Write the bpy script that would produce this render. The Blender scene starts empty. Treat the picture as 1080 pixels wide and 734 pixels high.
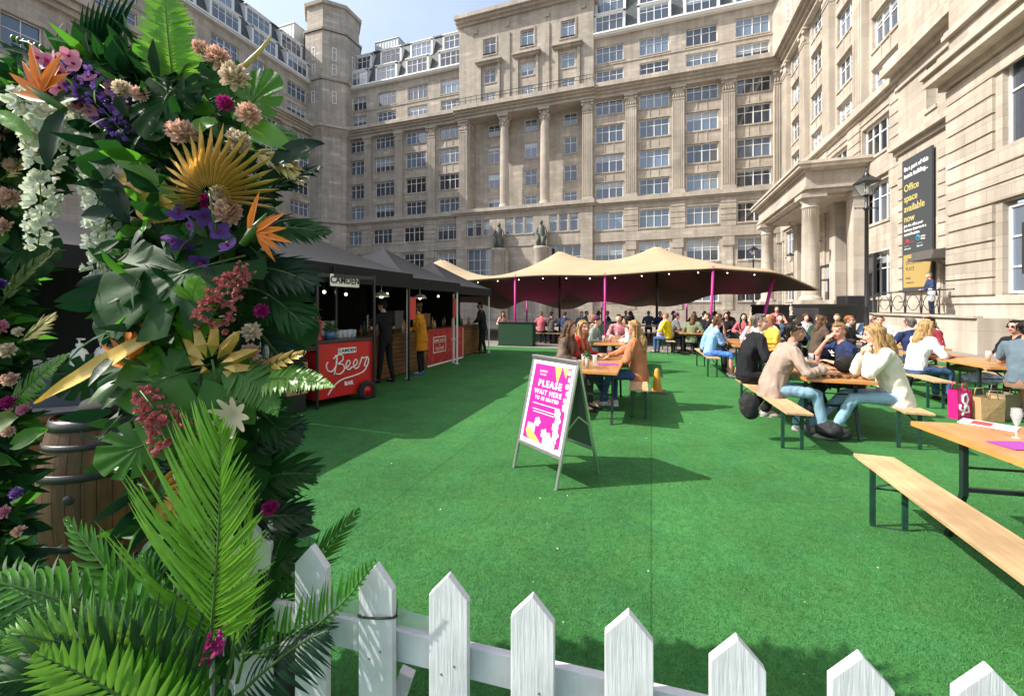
import bpy, bmesh, math, random
from math import sin, cos, pi, radians, sqrt, atan2
from mathutils import Vector, Matrix, Quaternion, noise

# ---------------------------------------------------------------- camera, sky, sun, exposure
SC = bpy.context.scene
CAM_H, FPX, HZ, YAW = 1.65, 425.0, 323.0, radians(19.09)
cam_d = bpy.data.cameras.new('camera'); cam = bpy.data.objects.new('camera', cam_d)
SC.collection.objects.link(cam); SC.camera = cam
cam.location = (0, 0, CAM_H); cam.rotation_euler = (radians(90), 0, YAW)
cam_d.sensor_width = 36; cam_d.lens = FPX/1080*36
cam_d.shift_y = -(367-HZ)/1080
cam_d.clip_start = 0.05; cam_d.clip_end = 2000
SUN_EL, SUN_AZ = radians(41.7), radians(22.2)      # light travels towards azimuth 22.2 deg from +X
W = bpy.data.worlds.new('World'); SC.world = W; W.use_nodes = True
nt = W.node_tree; bg = nt.nodes['Background']
sky = nt.nodes.new('ShaderNodeTexSky'); sky.sky_type = 'NISHITA'; sky.sun_disc = False
sky.sun_elevation = SUN_EL; sky.sun_rotation = radians(247.8)
sky.air_density = 1.0; sky.dust_density = 4; sky.ozone_density = 1.0
wtc = nt.nodes.new('ShaderNodeTexCoord'); wn_ = nt.nodes.new('ShaderNodeTexNoise'); wn_.inputs['Scale'].default_value = 1.6; wn_.inputs['Detail'].default_value = 8; wn_.inputs['Distortion'].default_value = .6
wmp = nt.nodes.new('ShaderNodeMapping'); wmp.inputs['Scale'].default_value = (1, 1, 2.2); nt.links.new(wtc.outputs['Generated'], wmp.inputs[0]); nt.links.new(wmp.outputs[0], wn_.inputs['Vector'])
wmr = nt.nodes.new('ShaderNodeMapRange'); wmr.inputs['From Min'].default_value = .36; wmr.inputs['From Max'].default_value = .7; wmr.inputs['To Min'].default_value = .15; wmr.inputs['To Max'].default_value = .62
nt.links.new(wn_.outputs[0], wmr.inputs[0]); wmx = nt.nodes.new('ShaderNodeMix'); wmx.data_type = 'RGBA'; nt.links.new(wmr.outputs[0], wmx.inputs[0]); nt.links.new(sky.outputs[0], wmx.inputs[6]); wmx.inputs[7].default_value = (3.2, 3.75, 4.4, 1)
nt.links.new(wmx.outputs[2], bg.inputs[0]); bg.inputs[1].default_value = 0.15
sl = bpy.data.lights.new('sun', 'SUN'); sl.energy = 4.1; sl.angle = radians(0.5); sl.color = (1, .95, .88)
so = bpy.data.objects.new('sun', sl); SC.collection.objects.link(so)
so.rotation_euler = Vector((cos(SUN_EL)*cos(SUN_AZ), cos(SUN_EL)*sin(SUN_AZ), -sin(SUN_EL))).to_track_quat('-Z', 'Y').to_euler()
SC.view_settings.view_transform = 'Standard'; SC.view_settings.look = 'None'
SC.view_settings.exposure = 0.92; SC.view_settings.gamma = 1
SC.render.engine = 'CYCLES'
SC.cycles.max_bounces = 6; SC.cycles.transparent_max_bounces = 12

# ---------------------------------------------------------------- helpers
COL = SC.collection
CY, SY = cos(YAW), sin(YAW)
def at(x, y, d):
    """world point seen at photo pixel x, y, d metres in front of the camera"""
    r = (x-540)/FPX*d
    return Vector((r*CY-SY*d, r*SY+CY*d, CAM_H+(HZ-y)/FPX*d))
CAMR = Vector((CY, SY, 0)); CAMF = Vector((-SY, CY, 0)); UP = Vector((0, 0, 1))

def tag(o, label=None, cat=None, group=None, kind=None):
    if label: o['label'] = label
    if cat: o['category'] = cat
    if group: o['group'] = group
    if kind: o['kind'] = kind
    return o
def empty(name, loc=(0, 0, 0), rz=0, label=None, cat=None, group=None):
    o = bpy.data.objects.new(name, None); COL.objects.link(o)
    o.location = loc; o.rotation_euler = (0, 0, rz); o.empty_display_size = .1
    return tag(o, label, cat, group)
def link(name, mesh, parent=None, loc=None, rot=None):
    o = bpy.data.objects.new(name, mesh); COL.objects.link(o)
    if parent is not None: o.parent = parent
    if loc is not None: o.location = loc
    if rot is not None: o.rotation_euler = rot
    return o
def copy_tree(o, parent=None):
    c = o.copy(); COL.objects.link(c); c.parent = parent
    for ch in list(o.children): copy_tree(ch, c)
    return c

class MB:
    def __init__(s): s.v = []; s.f = []; s.m = []; s.s = []
    def add(s, vs, fs, mi=0, sm=False):
        b = len(s.v); s.v += [tuple(v) for v in vs]
        for f in fs: s.f.append([b+i for i in f]); s.m.append(mi); s.s.append(sm)
    def box(s, x0, x1, y0, y1, z0, z1, mi=0, M=None):
        vs = [Vector((x, y, z)) for z in (z0, z1) for y in (y0, y1) for x in (x0, x1)]
        if M is not None: vs = [M @ v for v in vs]
        s.add(vs, [(0, 2, 3, 1), (4, 5, 7, 6), (0, 1, 5, 4), (2, 6, 7, 3), (0, 4, 6, 2), (1, 3, 7, 5)], mi)
        return s
    def bar(s, a, b, w, h=None, mi=0, up=UP):
        a, b = Vector(a), Vector(b); h = h or w; d = (b-a).normalized()
        x = d.cross(up)
        if x.length < 1e-3: x = d.cross(Vector((1, 0, 0)))
        x.normalize(); z = x.cross(d); x = x*w/2; z = z*h/2
        s.add([a-x-z, a+x-z, a+x+z, a-x+z, b-x-z, b+x-z, b+x+z, b-x+z],
              [(0, 1, 2, 3), (7, 6, 5, 4), (0, 4, 5, 1), (1, 5, 6, 2), (2, 6, 7, 3), (3, 7, 4, 0)], mi)
        return s
    def tube(s, pts, r, n=8, mi=0, caps=True, sm=True):
        pts = [Vector(p) for p in pts]; rs = r if isinstance(r, (list, tuple)) else [r]*len(pts)
        vs = []; prev = None
        for i, p in enumerate(pts):
            t = (pts[min(i+1, len(pts)-1)]-pts[max(i-1, 0)])
            if t.length < 1e-9: t = Vector((0, 0, 1))
            t.normalize()
            if prev is None:
                x = t.cross(UP)
                if x.length < .05: x = t.cross(Vector((1, 0, 0)))
            else: x = prev - t*prev.dot(t)
            x.normalize(); prev = x; y = t.cross(x)
            vs += [p+(x*cos(2*pi*k/n)+y*sin(2*pi*k/n))*rs[i] for k in range(n)]
        fs = [(i*n+k, i*n+(k+1) % n, (i+1)*n+(k+1) % n, (i+1)*n+k) for i in range(len(pts)-1) for k in range(n)]
        s.add(vs, fs, mi, sm)
        if caps:
            b = len(s.v)-len(vs)
            s.f.append([b+k for k in range(n)][::-1]); s.m.append(mi); s.s.append(False)
            s.f.append([b+(len(pts)-1)*n+k for k in range(n)]); s.m.append(mi); s.s.append(False)
        return s
    def lathe(s, prof, c=(0, 0, 0), n=24, mi=0, sm=True, M=None, ph=0):
        c = Vector(c); vs = []
        for r, z in prof:
            for k in range(n):
                v = Vector((r*cos(2*pi*k/n+ph), r*sin(2*pi*k/n+ph), z))
                vs.append((M @ v if M is not None else v)+c)
        fs = [(i*n+k, i*n+(k+1) % n, (i+1)*n+(k+1) % n, (i+1)*n+k) for i in range(len(prof)-1) for k in range(n)]
        s.add(vs, fs, mi, sm)
        return s
    def ell(s, c, r, n=12, m=8, mi=0, M=None):
        c = Vector(c); r = r if isinstance(r, (list, tuple, Vector)) else (r, r, r)
        vs = []
        for i in range(m+1):
            a = pi*i/m
            for k in range(n):
                v = Vector((r[0]*sin(a)*cos(2*pi*k/n), r[1]*sin(a)*sin(2*pi*k/n), r[2]*cos(a)))
                vs.append((M @ v if M is not None else v)+c)
        s.add(vs, [(i*n+k, (i+1)*n+k, (i+1)*n+(k+1) % n, i*n+(k+1) % n) for i in range(m) for k in range(n)], mi, True)
        return s
    def quad(s, a, b, c, d, mi=0): s.add([a, b, c, d], [(0, 1, 2, 3)], mi); return s
    def poly(s, pts, mi=0): s.add(pts, [tuple(range(len(pts)))], mi); return s
    def prism(s, pts, dv, mi=0):
        n = len(pts); a = [Vector(p) for p in pts]; b = [p+Vector(dv) for p in a]
        s.add(a+b, [tuple(range(n))[::-1], tuple(range(n, 2*n))]+[(i, (i+1) % n, n+(i+1) % n, n+i) for i in range(n)], mi)
        return s
    def mesh(s, name, mats, bevel=0):
        me = bpy.data.meshes.new(name); me.from_pydata(s.v, [], s.f)
        for m in (mats if isinstance(mats, (list, tuple)) else [mats]): me.materials.append(m)
        me.polygons.foreach_set('material_index', s.m); me.polygons.foreach_set('use_smooth', s.s)
        me.validate(); me.update()
        return me
    def build(s, name, mats, parent=None, loc=None, rot=None, bevel=0):
        o = link(name, s.mesh(name, mats), parent, loc, rot)
        if bevel:
            b = o.modifiers.new('bevel', 'BEVEL'); b.width = bevel; b.segments = 2; b.limit_method = 'ANGLE'
        return o
def Rz(a): return Matrix.Rotation(a, 4, 'Z')
def frame(o, x, y, z):
    M = Matrix((x, y, z)).transposed().to_4x4(); M.translation = o
    return M

# ---------------------------------------------------------------- materials
def mat(name, col, rough=.6, metal=0, spec=None, emit=None, trans=None, bump=None, vary=None, alpha=None, coat=None, objvar=0):
    """bump=(scale, strength), vary=(scale, amount)"""
    m = bpy.data.materials.new(name); m.use_nodes = True; t = m.node_tree; N = t.nodes; L = t.links
    p = N['Principled BSDF']; p.inputs['Base Color'].default_value = (*col, 1)
    p.inputs['Roughness'].default_value = rough; p.inputs['Metallic'].default_value = metal
    if spec is not None: p.inputs['Specular IOR Level'].default_value = spec
    if coat: p.inputs['Coat Weight'].default_value = coat; p.inputs['Coat Roughness'].default_value = .15
    if alpha is not None: p.inputs['Alpha'].default_value = alpha
    if emit: p.inputs['Emission Color'].default_value = (*emit[:3], 1); p.inputs['Emission Strength'].default_value = emit[3]
    tc = N.new('ShaderNodeTexCoord')
    src = None
    if vary:
        n = N.new('ShaderNodeTexNoise'); n.inputs['Scale'].default_value = vary[0]; n.inputs['Detail'].default_value = 6
        L.new(tc.outputs['Object'], n.inputs['Vector'])
        mr = N.new('ShaderNodeMapRange'); mr.inputs['From Min'].default_value = .3; mr.inputs['From Max'].default_value = .7
        mr.inputs['To Min'].default_value = 1-vary[1]; mr.inputs['To Max'].default_value = 1+vary[1]
        L.new(n.outputs[0], mr.inputs['Value'])
        h = N.new('ShaderNodeHueSaturation'); h.inputs['Color'].default_value = (*col, 1)
        L.new(mr.outputs[0], h.inputs['Value']); src = h
        if objvar:
            oi = N.new('ShaderNodeObjectInfo'); mm = N.new('ShaderNodeMapRange')
            mm.inputs['To Min'].default_value = .5-objvar*.1; mm.inputs['To Max'].default_value = .5+objvar*.1
            L.new(oi.outputs['Random'], mm.inputs['Value']); L.new(mm.outputs[0], h.inputs['Hue'])
        L.new(h.outputs[0], p.inputs['Base Color'])
    if bump:
        n = N.new('ShaderNodeTexNoise'); n.inputs['Scale'].default_value = bump[0]; n.inputs['Detail'].default_value = 5
        L.new(tc.outputs['Object'], n.inputs['Vector'])
        b = N.new('ShaderNodeBump'); b.inputs['Strength'].default_value = bump[1]; b.inputs['Distance'].default_value = .01
        L.new(n.outputs[0], b.inputs['Height']); L.new(b.outputs[0], p.inputs['Normal'])
    if trans:
        tr = N.new('ShaderNodeBsdfTranslucent'); tr.inputs[0].default_value = (*trans[:3], 1)
        mx = N.new('ShaderNodeMixShader'); mx.inputs[0].default_value = trans[3]
        L.new(p.outputs[0], mx.inputs[1]); L.new(tr.outputs[0], mx.inputs[2])
        L.new(mx.outputs[0], N['Material Output'].inputs[0])
    return m

def stone_mat(name, base, bw=1.1, bh=.42, joint=.72, groove=0, tint=.1):
    """ashlar: world-space courses on walls facing any side, blotches, streaks of soot"""
    m = bpy.data.materials.new(name); m.use_nodes = True; t = m.node_tree; N = t.nodes; L = t.links
    p = N['Principled BSDF']; p.inputs['Roughness'].default_value = .9; p.inputs['Specular IOR Level'].default_value = .2
    g = N.new('ShaderNodeNewGeometry'); sp = N.new('ShaderNodeSeparateXYZ'); L.new(g.outputs['Position'], sp.inputs[0])
    sn = N.new('ShaderNodeSeparateXYZ'); L.new(g.outputs['True Normal'], sn.inputs[0])
    ab = N.new('ShaderNodeMath'); ab.operation = 'ABSOLUTE'; L.new(sn.outputs[0], ab.inputs[0])
    gt = N.new('ShaderNodeMath'); gt.operation = 'GREATER_THAN'; gt.inputs[1].default_value = .6; L.new(ab.outputs[0], gt.inputs[0])
    mx = N.new('ShaderNodeMix'); L.new(gt.outputs[0], mx.inputs[0]); L.new(sp.outputs[0], mx.inputs[2]); L.new(sp.outputs[1], mx.inputs[3])
    cb = N.new('ShaderNodeCombineXYZ'); L.new(mx.outputs[0], cb.inputs[0]); L.new(sp.outputs[2], cb.inputs[1])
    br = N.new('ShaderNodeTexBrick'); L.new(cb.outputs[0], br.inputs['Vector'])
    br.inputs['Scale'].default_value = 1; br.inputs['Brick Width'].default_value = bw; br.inputs['Row Height'].default_value = bh
    br.inputs['Mortar Size'].default_value = .012; br.inputs['Mortar Smooth'].default_value = .2; br.inputs['Bias'].default_value = -.2
    b = Vector(base)
    br.inputs['Color1'].default_value = (*(b*(1-tint)), 1); br.inputs['Color2'].default_value = (*(b*(1+tint)), 1)
    br.inputs['Mortar'].default_value = (*(b*joint), 1)
    n = N.new('ShaderNodeTexNoise'); n.inputs['Scale'].default_value = .35; n.inputs['Detail'].default_value = 8; n.inputs['Roughness'].default_value = .65
    L.new(g.outputs['Position'], n.inputs['Vector'])
    mr = N.new('ShaderNodeMapRange'); mr.inputs['From Min'].default_value = .3; mr.inputs['From Max'].default_value = .72
    mr.inputs['To Min'].default_value = .78; mr.inputs['To Max'].default_value = 1.15; L.new(n.outputs[0], mr.inputs[0])
    # vertical rain streaks
    mp = N.new('ShaderNodeMapping'); mp.inputs['Scale'].default_value = (2.2, 2.2, .12); L.new(g.outputs['Position'], mp.inputs[0])
    n2 = N.new('ShaderNodeTexNoise'); n2.inputs['Scale'].default_value = 1.2; n2.inputs['Detail'].default_value = 4; L.new(mp.outputs[0], n2.inputs['Vector'])
    mr2 = N.new('ShaderNodeMapRange'); mr2.inputs['From Min'].default_value = .35; mr2.inputs['From Max'].default_value = .65
    mr2.inputs['To Min'].default_value = .86; mr2.inputs['To Max'].default_value = 1.06; L.new(n2.outputs[0], mr2.inputs[0])
    # rare replaced pale blocks
    wn = N.new('ShaderNodeTexWhiteNoise'); sn2 = N.new('ShaderNodeVectorMath'); sn2.operation = 'SNAP'
    sn2.inputs[1].default_value = (bw, bh, 1); L.new(cb.outputs[0], sn2.inputs[0]); L.new(sn2.outputs[0], wn.inputs[0])
    mr3 = N.new('ShaderNodeMapRange'); mr3.inputs['From Min'].default_value = .94; mr3.inputs['From Max'].default_value = .95
    mr3.inputs['To Min'].default_value = 1; mr3.inputs['To Max'].default_value = 1.22; L.new(wn.outputs['Value'], mr3.inputs[0])
    ml = N.new('ShaderNodeMath'); ml.operation = 'MULTIPLY'; L.new(mr.outputs[0], ml.inputs[0]); L.new(mr2.outputs[0], ml.inputs[1])
    ml2 = N.new('ShaderNodeMath'); ml2.operation = 'MULTIPLY'; L.new(ml.outputs[0], ml2.inputs[0]); L.new(mr3.outputs[0], ml2.inputs[1])
    h = N.new('ShaderNodeHueSaturation'); L.new(br.outputs[0], h.inputs['Color']); L.new(ml2.outputs[0], h.inputs['Value'])
    L.new(h.outputs[0], p.inputs['Base Color'])
    bm = N.new('ShaderNodeBump'); bm.inputs['Strength'].default_value = .5; bm.inputs['Distance'].default_value = .02; bm.invert = True
    L.new(br.outputs['Fac'], bm.inputs['Height'])
    n3 = N.new('ShaderNodeTexNoise'); n3.inputs['Scale'].default_value = 9; n3.inputs['Detail'].default_value = 6; L.new(g.outputs['Position'], n3.inputs['Vector'])
    bm2 = N.new('ShaderNodeBump'); bm2.inputs['Strength'].default_value = .25; bm2.inputs['Distance'].default_value = .03
    L.new(n3.outputs[0], bm2.inputs['Height']); L.new(bm.outputs[0], bm2.inputs['Normal']); L.new(bm2.outputs[0], p.inputs['Normal'])
    return m
STONE = stone_mat('portland_stone', (.44, .39, .325))
STONE2 = stone_mat('portland_trim', (.455, .405, .34), 1.6, .8, .85, tint=.05)

def glass_mat():
    m = bpy.data.materials.new('window_glass'); m.use_nodes = True; t = m.node_tree; N = t.nodes; L = t.links
    p = N['Principled BSDF']; p.inputs['Roughness'].default_value = .06; p.inputs['IOR'].default_value = 2.1
    oi = N.new('ShaderNodeObjectInfo'); tc = N.new('ShaderNodeTexCoord'); sp = N.new('ShaderNodeSeparateXYZ')
    L.new(tc.outputs['Generated'], sp.inputs[0])
    # roller blinds pulled down to a random height, pane tone varies, lighter blues imitate reflected sky
    wn = N.new('ShaderNodeTexWhiteNoise'); wn.noise_dimensions = '1D'; L.new(oi.outputs['Random'], wn.inputs['W'])
    mr = N.new('ShaderNodeMapRange'); mr.inputs['From Min'].default_value = 0; mr.inputs['From Max'].default_value = 1
    mr.inputs['To Min'].default_value = .35; mr.inputs['To Max'].default_value = 1.9; L.new(wn.outputs['Value'], mr.inputs[0])
    gt = N.new('ShaderNodeMath'); gt.operation = 'GREATER_THAN'; L.new(sp.outputs[2], gt.inputs[0]); L.new(mr.outputs[0], gt.inputs[1])
    r = N.new('ShaderNodeValToRGB'); r.color_ramp.elements[0].color = (.012, .014, .02, 1); r.color_ramp.elements[1].color = (.16, .22, .3, 1)
    e = r.color_ramp.elements.new(.45); e.color = (.04, .055, .08, 1)
    L.new(oi.outputs['Random'], r.inputs[0])
    mx = N.new('ShaderNodeMix'); mx.data_type = 'RGBA'; L.new(gt.outputs[0], mx.inputs[0]); L.new(r.outputs[0], mx.inputs[6])
    mx.inputs[7].default_value = (.3, .34, .36, 1)
    L.new(mx.outputs[2], p.inputs['Base Color'])
    n = N.new('ShaderNodeTexNoise'); n.inputs['Scale'].default_value = 1.3; L.new(tc.outputs['Object'], n.inputs['Vector'])
    b = N.new('ShaderNodeBump'); b.inputs['Strength'].default_value = .12; b.inputs['Distance'].default_value = .02
    L.new(n.outputs[0], b.inputs['Height']); L.new(b.outputs[0], p.inputs['Normal'])
    return m
GLASS = glass_mat()
WHITE_F = mat('white_window_paint', (.72, .72, .7), .5)
SLATE = mat('slate', (.06, .068, .066), .6, vary=(3, .35), bump=(14, .5))
LEAD = mat('lead', (.25, .26, .27), .5)
DARK = mat('dark_interior', (.02, .018, .016), .9)
BRONZE = mat('weathered_bronze', (.09, .1, .08), .6, vary=(6, .3))
BLACKM = mat('black_metal', (.02, .02, .022), .35, spec=.5)
GLASSCLR = mat('lantern_glass', (.4, .45, .45), .05, alpha=.22)

def turf_mat():
    m = bpy.data.materials.new('artificial_turf'); m.use_nodes = True; t = m.node_tree; N = t.nodes; L = t.links
    p = N['Principled BSDF']; p.inputs['Roughness'].default_value = .8; p.inputs['Specular IOR Level'].default_value = .12
    pass
    g = N.new('ShaderNodeNewGeometry')
    def noise_n(sc, det=4, vec=None, rough=.6):
        n = N.new('ShaderNodeTexNoise'); n.inputs['Scale'].default_value = sc; n.inputs['Detail'].default_value = det; n.inputs['Roughness'].default_value = rough
        L.new(vec or g.outputs['Position'], n.inputs['Vector']); return n.outputs[0]
    def mrange(v, a, b, c, d):
        r = N.new('ShaderNodeMapRange'); 
        for k, x in zip(('From Min', 'From Max', 'To Min', 'To Max'), (a, b, c, d)): r.inputs[k].default_value = x
        L.new(v, r.inputs[0]); return r.outputs[0]
    def mul(a, b):
        q = N.new('ShaderNodeMath'); q.operation = 'MULTIPLY'; L.new(a, q.inputs[0]); L.new(b, q.inputs[1]); return q.outputs[0]
    big = mul(mrange(noise_n(.45, 3), .35, .65, .84, 1.14), mrange(noise_n(2.4, 5), .3, .7, .86, 1.14))
    mid = mrange(noise_n(22, 6), .3, .7, .82, 1.2)
    fine = mul(mrange(noise_n(190, 3, rough=.8), .3, .7, .6, 1.45), mrange(noise_n(70, 3, rough=.8), .3, .7, .75, 1.25))
    sp = N.new('ShaderNodeSeparateXYZ'); L.new(g.outputs['Position'], sp.inputs[0])
    # two metre rolls laid side by side: pile-direction shading put into each one's colour
    dv = N.new('ShaderNodeMath'); dv.operation = 'DIVIDE'; dv.inputs[1].default_value = 2.05; L.new(sp.outputs[0], dv.inputs[0])
    fl = N.new('ShaderNodeMath'); fl.operation = 'FLOOR'; L.new(dv.outputs[0], fl.inputs[0])
    wn = N.new('ShaderNodeTexWhiteNoise'); wn.noise_dimensions = '1D'; L.new(fl.outputs[0], wn.inputs['W'])
    roll = mrange(wn.outputs['Value'], 0, 1, .9, 1.12)
    fr = N.new('ShaderNodeMath'); fr.operation = 'FRACT'; L.new(dv.outputs[0], fr.inputs[0])
    c5 = N.new('ShaderNodeMath'); c5.operation = 'PINGPONG'; c5.inputs[1].default_value = .5; L.new(fr.outputs[0], c5.inputs[0])
    seam = mrange(c5.outputs[0], .001, .0045, .62, 1)
    v = mul(mul(mul(big, mid), mul(fine, roll)), seam)
    h = N.new('ShaderNodeHueSaturation'); h.inputs['Color'].default_value = (.042, .158, .042, 1)
    hue = mrange(noise_n(3, 3), .3, .7, .488, .512); L.new(hue, h.inputs['Hue'])
    L.new(v, h.inputs['Value']); L.new(h.outputs[0], p.inputs['Base Color'])
    # rare specks of litter
    b = N.new('ShaderNodeBump'); b.inputs['Strength'].default_value = .7; b.inputs['Distance'].default_value = .01
    L.new(noise_n(120, 4, rough=.8), b.inputs['Height'])
    b2 = N.new('ShaderNodeBump'); b2.inputs['Strength'].default_value = .35; b2.inputs['Distance'].default_value = .03
    L.new(noise_n(14, 5), b2.inputs['Height']); L.new(b.outputs[0], b2.inputs['Normal']); L.new(b2.outputs[0], p.inputs['Normal'])
    return m
TURF = turf_mat()
PAVE = stone_mat('paving_slabs', (.2, .18, .155), .9, .6, .6)
def pave_mat():
    m = bpy.data.materials.new('courtyard_paving'); m.use_nodes = True; t = m.node_tree; N = t.nodes; L = t.links
    p = N['Principled BSDF']; p.inputs['Roughness'].default_value = .85
    g = N.new('ShaderNodeNewGeometry'); br = N.new('ShaderNodeTexBrick'); L.new(g.outputs['Position'], br.inputs['Vector'])
    br.inputs['Scale'].default_value = 1; br.inputs['Brick Width'].default_value = .9; br.inputs['Row Height'].default_value = .6; br.inputs['Mortar Size'].default_value = .008
    br.inputs['Color1'].default_value = (.24, .21, .18, 1); br.inputs['Color2'].default_value = (.19, .17, .15, 1); br.inputs['Mortar'].default_value = (.08, .07, .065, 1)
    L.new(br.outputs[0], p.inputs['Base Color']); return m
PAVE = pave_mat()

# ---------------------------------------------------------------- ground
g = MB(); g.quad((-600, -500, 0), (600, -500, 0), (600, 900, 0), (-600, 900, 0)); tag(g.build('ground', PAVE), kind='structure')
g = MB(); g.box(-9.5, 9.4, -4, 15.3, .001, .016); tag(g.build('turf', TURF), kind='structure')

# ---------------------------------------------------------------- office ranges
ROWS = {'A': (31.5, 33.5), 'B': (28.75, 30.6), 'C': (24.9, 26.6), 'D': (21.5, 23.6), 'E': (17.9, 20.0), 'F': (14.75, 16.65), 'G': (10.8, 12.9), 'H': (6.7, 9.1), 'I': (2.2, 4.9)}
_wc = {}
def window_meshes(w, h, lights=4, wide=0, transom=.36):
    k = (round(w, 2), round(h, 2), lights, wide)
    if k in _wc: return _wc[k]
    m = MB(); t = .06; fw = .085
    m.box(-w/2, -w/2+fw, -.03, .06, 0, h); m.box(w/2-fw, w/2, -.03, .06, 0, h)
    m.box(-w/2+fw, w/2-fw, -.03, .06, 0, fw); m.box(-w/2+fw, w/2-fw, -.03, .06, h-fw, h)
    for i in range(1, lights):
        x = -w/2+w*i/lights; tt = .1 if (lights == 4 and i == 2) else .055
        m.box(x-tt/2, x+tt/2, -.025, .05, fw, h-fw)
    z = h*(1-transom); m.box(-w/2+fw, w/2-fw, -.018, .045, z-.03, z+.03)
    if h > 3: m.box(-w/2+fw, w/2-fw, -.018, .045, h*.3-.03, h*.3+.03)
    fm = m.mesh('window', WHITE_F)
    g_ = MB(); g_.quad((-w/2+.04, .03, .04), (w/2-.04, .03, .04), (w/2-.04, .03, h-.04), (-w/2+.04, .03, h-.04))
    gm = g_.mesh('pane', GLASS)
    _wc[k] = (fm, gm); return _wc[k]
def add_window(root, x, y, z0, z1, w, lights=4):
    fm, gm = window_meshes(w, z1-z0, lights)
    o = link('window', fm, root, (x, y, z0)); link('pane', gm, o)
    return o
def wall(mb, x0, x1, z0, z1, y, ops, dep=.3, mi=0):
    """vertical wall facing -y with real openings and reveals; ops = (xa, xb, za, zb)"""
    ops = [o for o in ops if o[1] > x0 and o[0] < x1 and o[3] > z0 and o[2] < z1]
    xs = sorted({x0, x1} | {v for o in ops for v in o[:2]}); zs = sorted({z0, z1} | {v for o in ops for v in o[2:]})
    for i in range(len(xs)-1):
        run = None
        for j in range(len(zs)-1):
            cx, cz = (xs[i]+xs[i+1])/2, (zs[j]+zs[j+1])/2
            if any(o[0] < cx < o[1] and o[2] < cz < o[3] for o in ops): continue
            mb.quad((xs[i], y, zs[j]), (xs[i+1], y, zs[j]), (xs[i+1], y, zs[j+1]), (xs[i], y, zs[j+1]), mi)
    for a, b, c, d in ops:
        mb.quad((a, y, c), (a, y+dep, c), (a, y+dep, d), (a, y, d), mi); mb.quad((b, y+dep, c), (b, y, c), (b, y, d), (b, y+dep, d), mi)
        mb.quad((a, y, d), (a, y+dep, d), (b, y+dep, d), (b, y, d), mi); mb.quad((a, y+dep, c), (a, y, c), (b, y, c), (b, y+dep, c), mi)
        mb.box(a-.08, b+.08, y-.08, y+.02, c-.16, c, mi)
def cornice_box(m, x0, x1, steps, yb):
    for (z0, z1, y) in steps: m.box(x0, x1, y, yb, z0, z1)
def cornice_obj(root, x0, x1, steps, yb):
    q = MB(); cornice_box(q, x0, x1, steps, yb); return q.build('cornice', STONE2, root)
CORN = [(26.75, 27.15, -.5), (27.15, 27.45, -.75), (27.45, 27.7, -1.05), (27.7, 28.15, -1.35), (28.15, 28.3, -1.2)]
STRG = [(13.75, 13.95, -.72), (13.95, 14.3, -.95), (14.3, 14.45, -.85)]
def pilaster_mesh(w=1.25, d=.45, flutes=True):
    m = MB()
    m.box(-w/2-.12, w/2+.12, -d-.1, 0, 14.45, 14.75); m.box(-w/2-.06, w/2+.06, -d-.05, 0, 14.75, 14.95)
    m.box(-w/2, w/2, -d+.04, 0, 14.95, 25.2)
    n = 5; 
    for i in range(n+1):
        x = -w/2+.06+(w-.12)*i/n; m.box(x-.045, x+.045, -d, -d+.04, 15.1, 25.05)
    m.box(-w/2-.03, w/2+.03, -d-.03, 0, 25.2, 25.32)
    # leafy capital
    for i in range(5):
        x = -w/2+.1+(w-.2)*i/4
        m.ell((x, -d+.02, 25.62), (.13, .12, .26), 6, 4)
    m.box(-w/2+.05, w/2-.05, -d+.03, 0, 25.32, 26.5)
    for sx in (-1, 1): m.ell((sx*(w/2-.05), -d-.04, 26.25), (.2, .16, .2), 8, 5)
    m.box(-w/2-.16, w/2+.16, -d-.14, 0, 26.5, 26.75)
    return m.mesh('pilaster', STONE2)
PIL = pilaster_mesh()
def dormer_mesh(w=3.3, h=2.0, dep=2.4):
    m = MB()
    m.box(-w/2-.22, -w/2, 0, dep, -.1, h+.2); m.box(w/2, w/2+.22, 0, dep, -.1, h+.2)
    m.box(-w/2-.3, w/2+.3, -.1, dep, h+.2, h+.32); m.box(-w/2-.22, w/2+.22, 0, .3, h, h+.2); m.box(-w/2-.22, w/2+.22, 0, .3, -.12, 0)
    m.quad((-w/2, .28, 0), (w/2, .28, 0), (w/2, .28, h), (-w/2, .28, h))
    return m.mesh('dormer', WHITE_F)
DORM = dormer_mesh()

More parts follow.
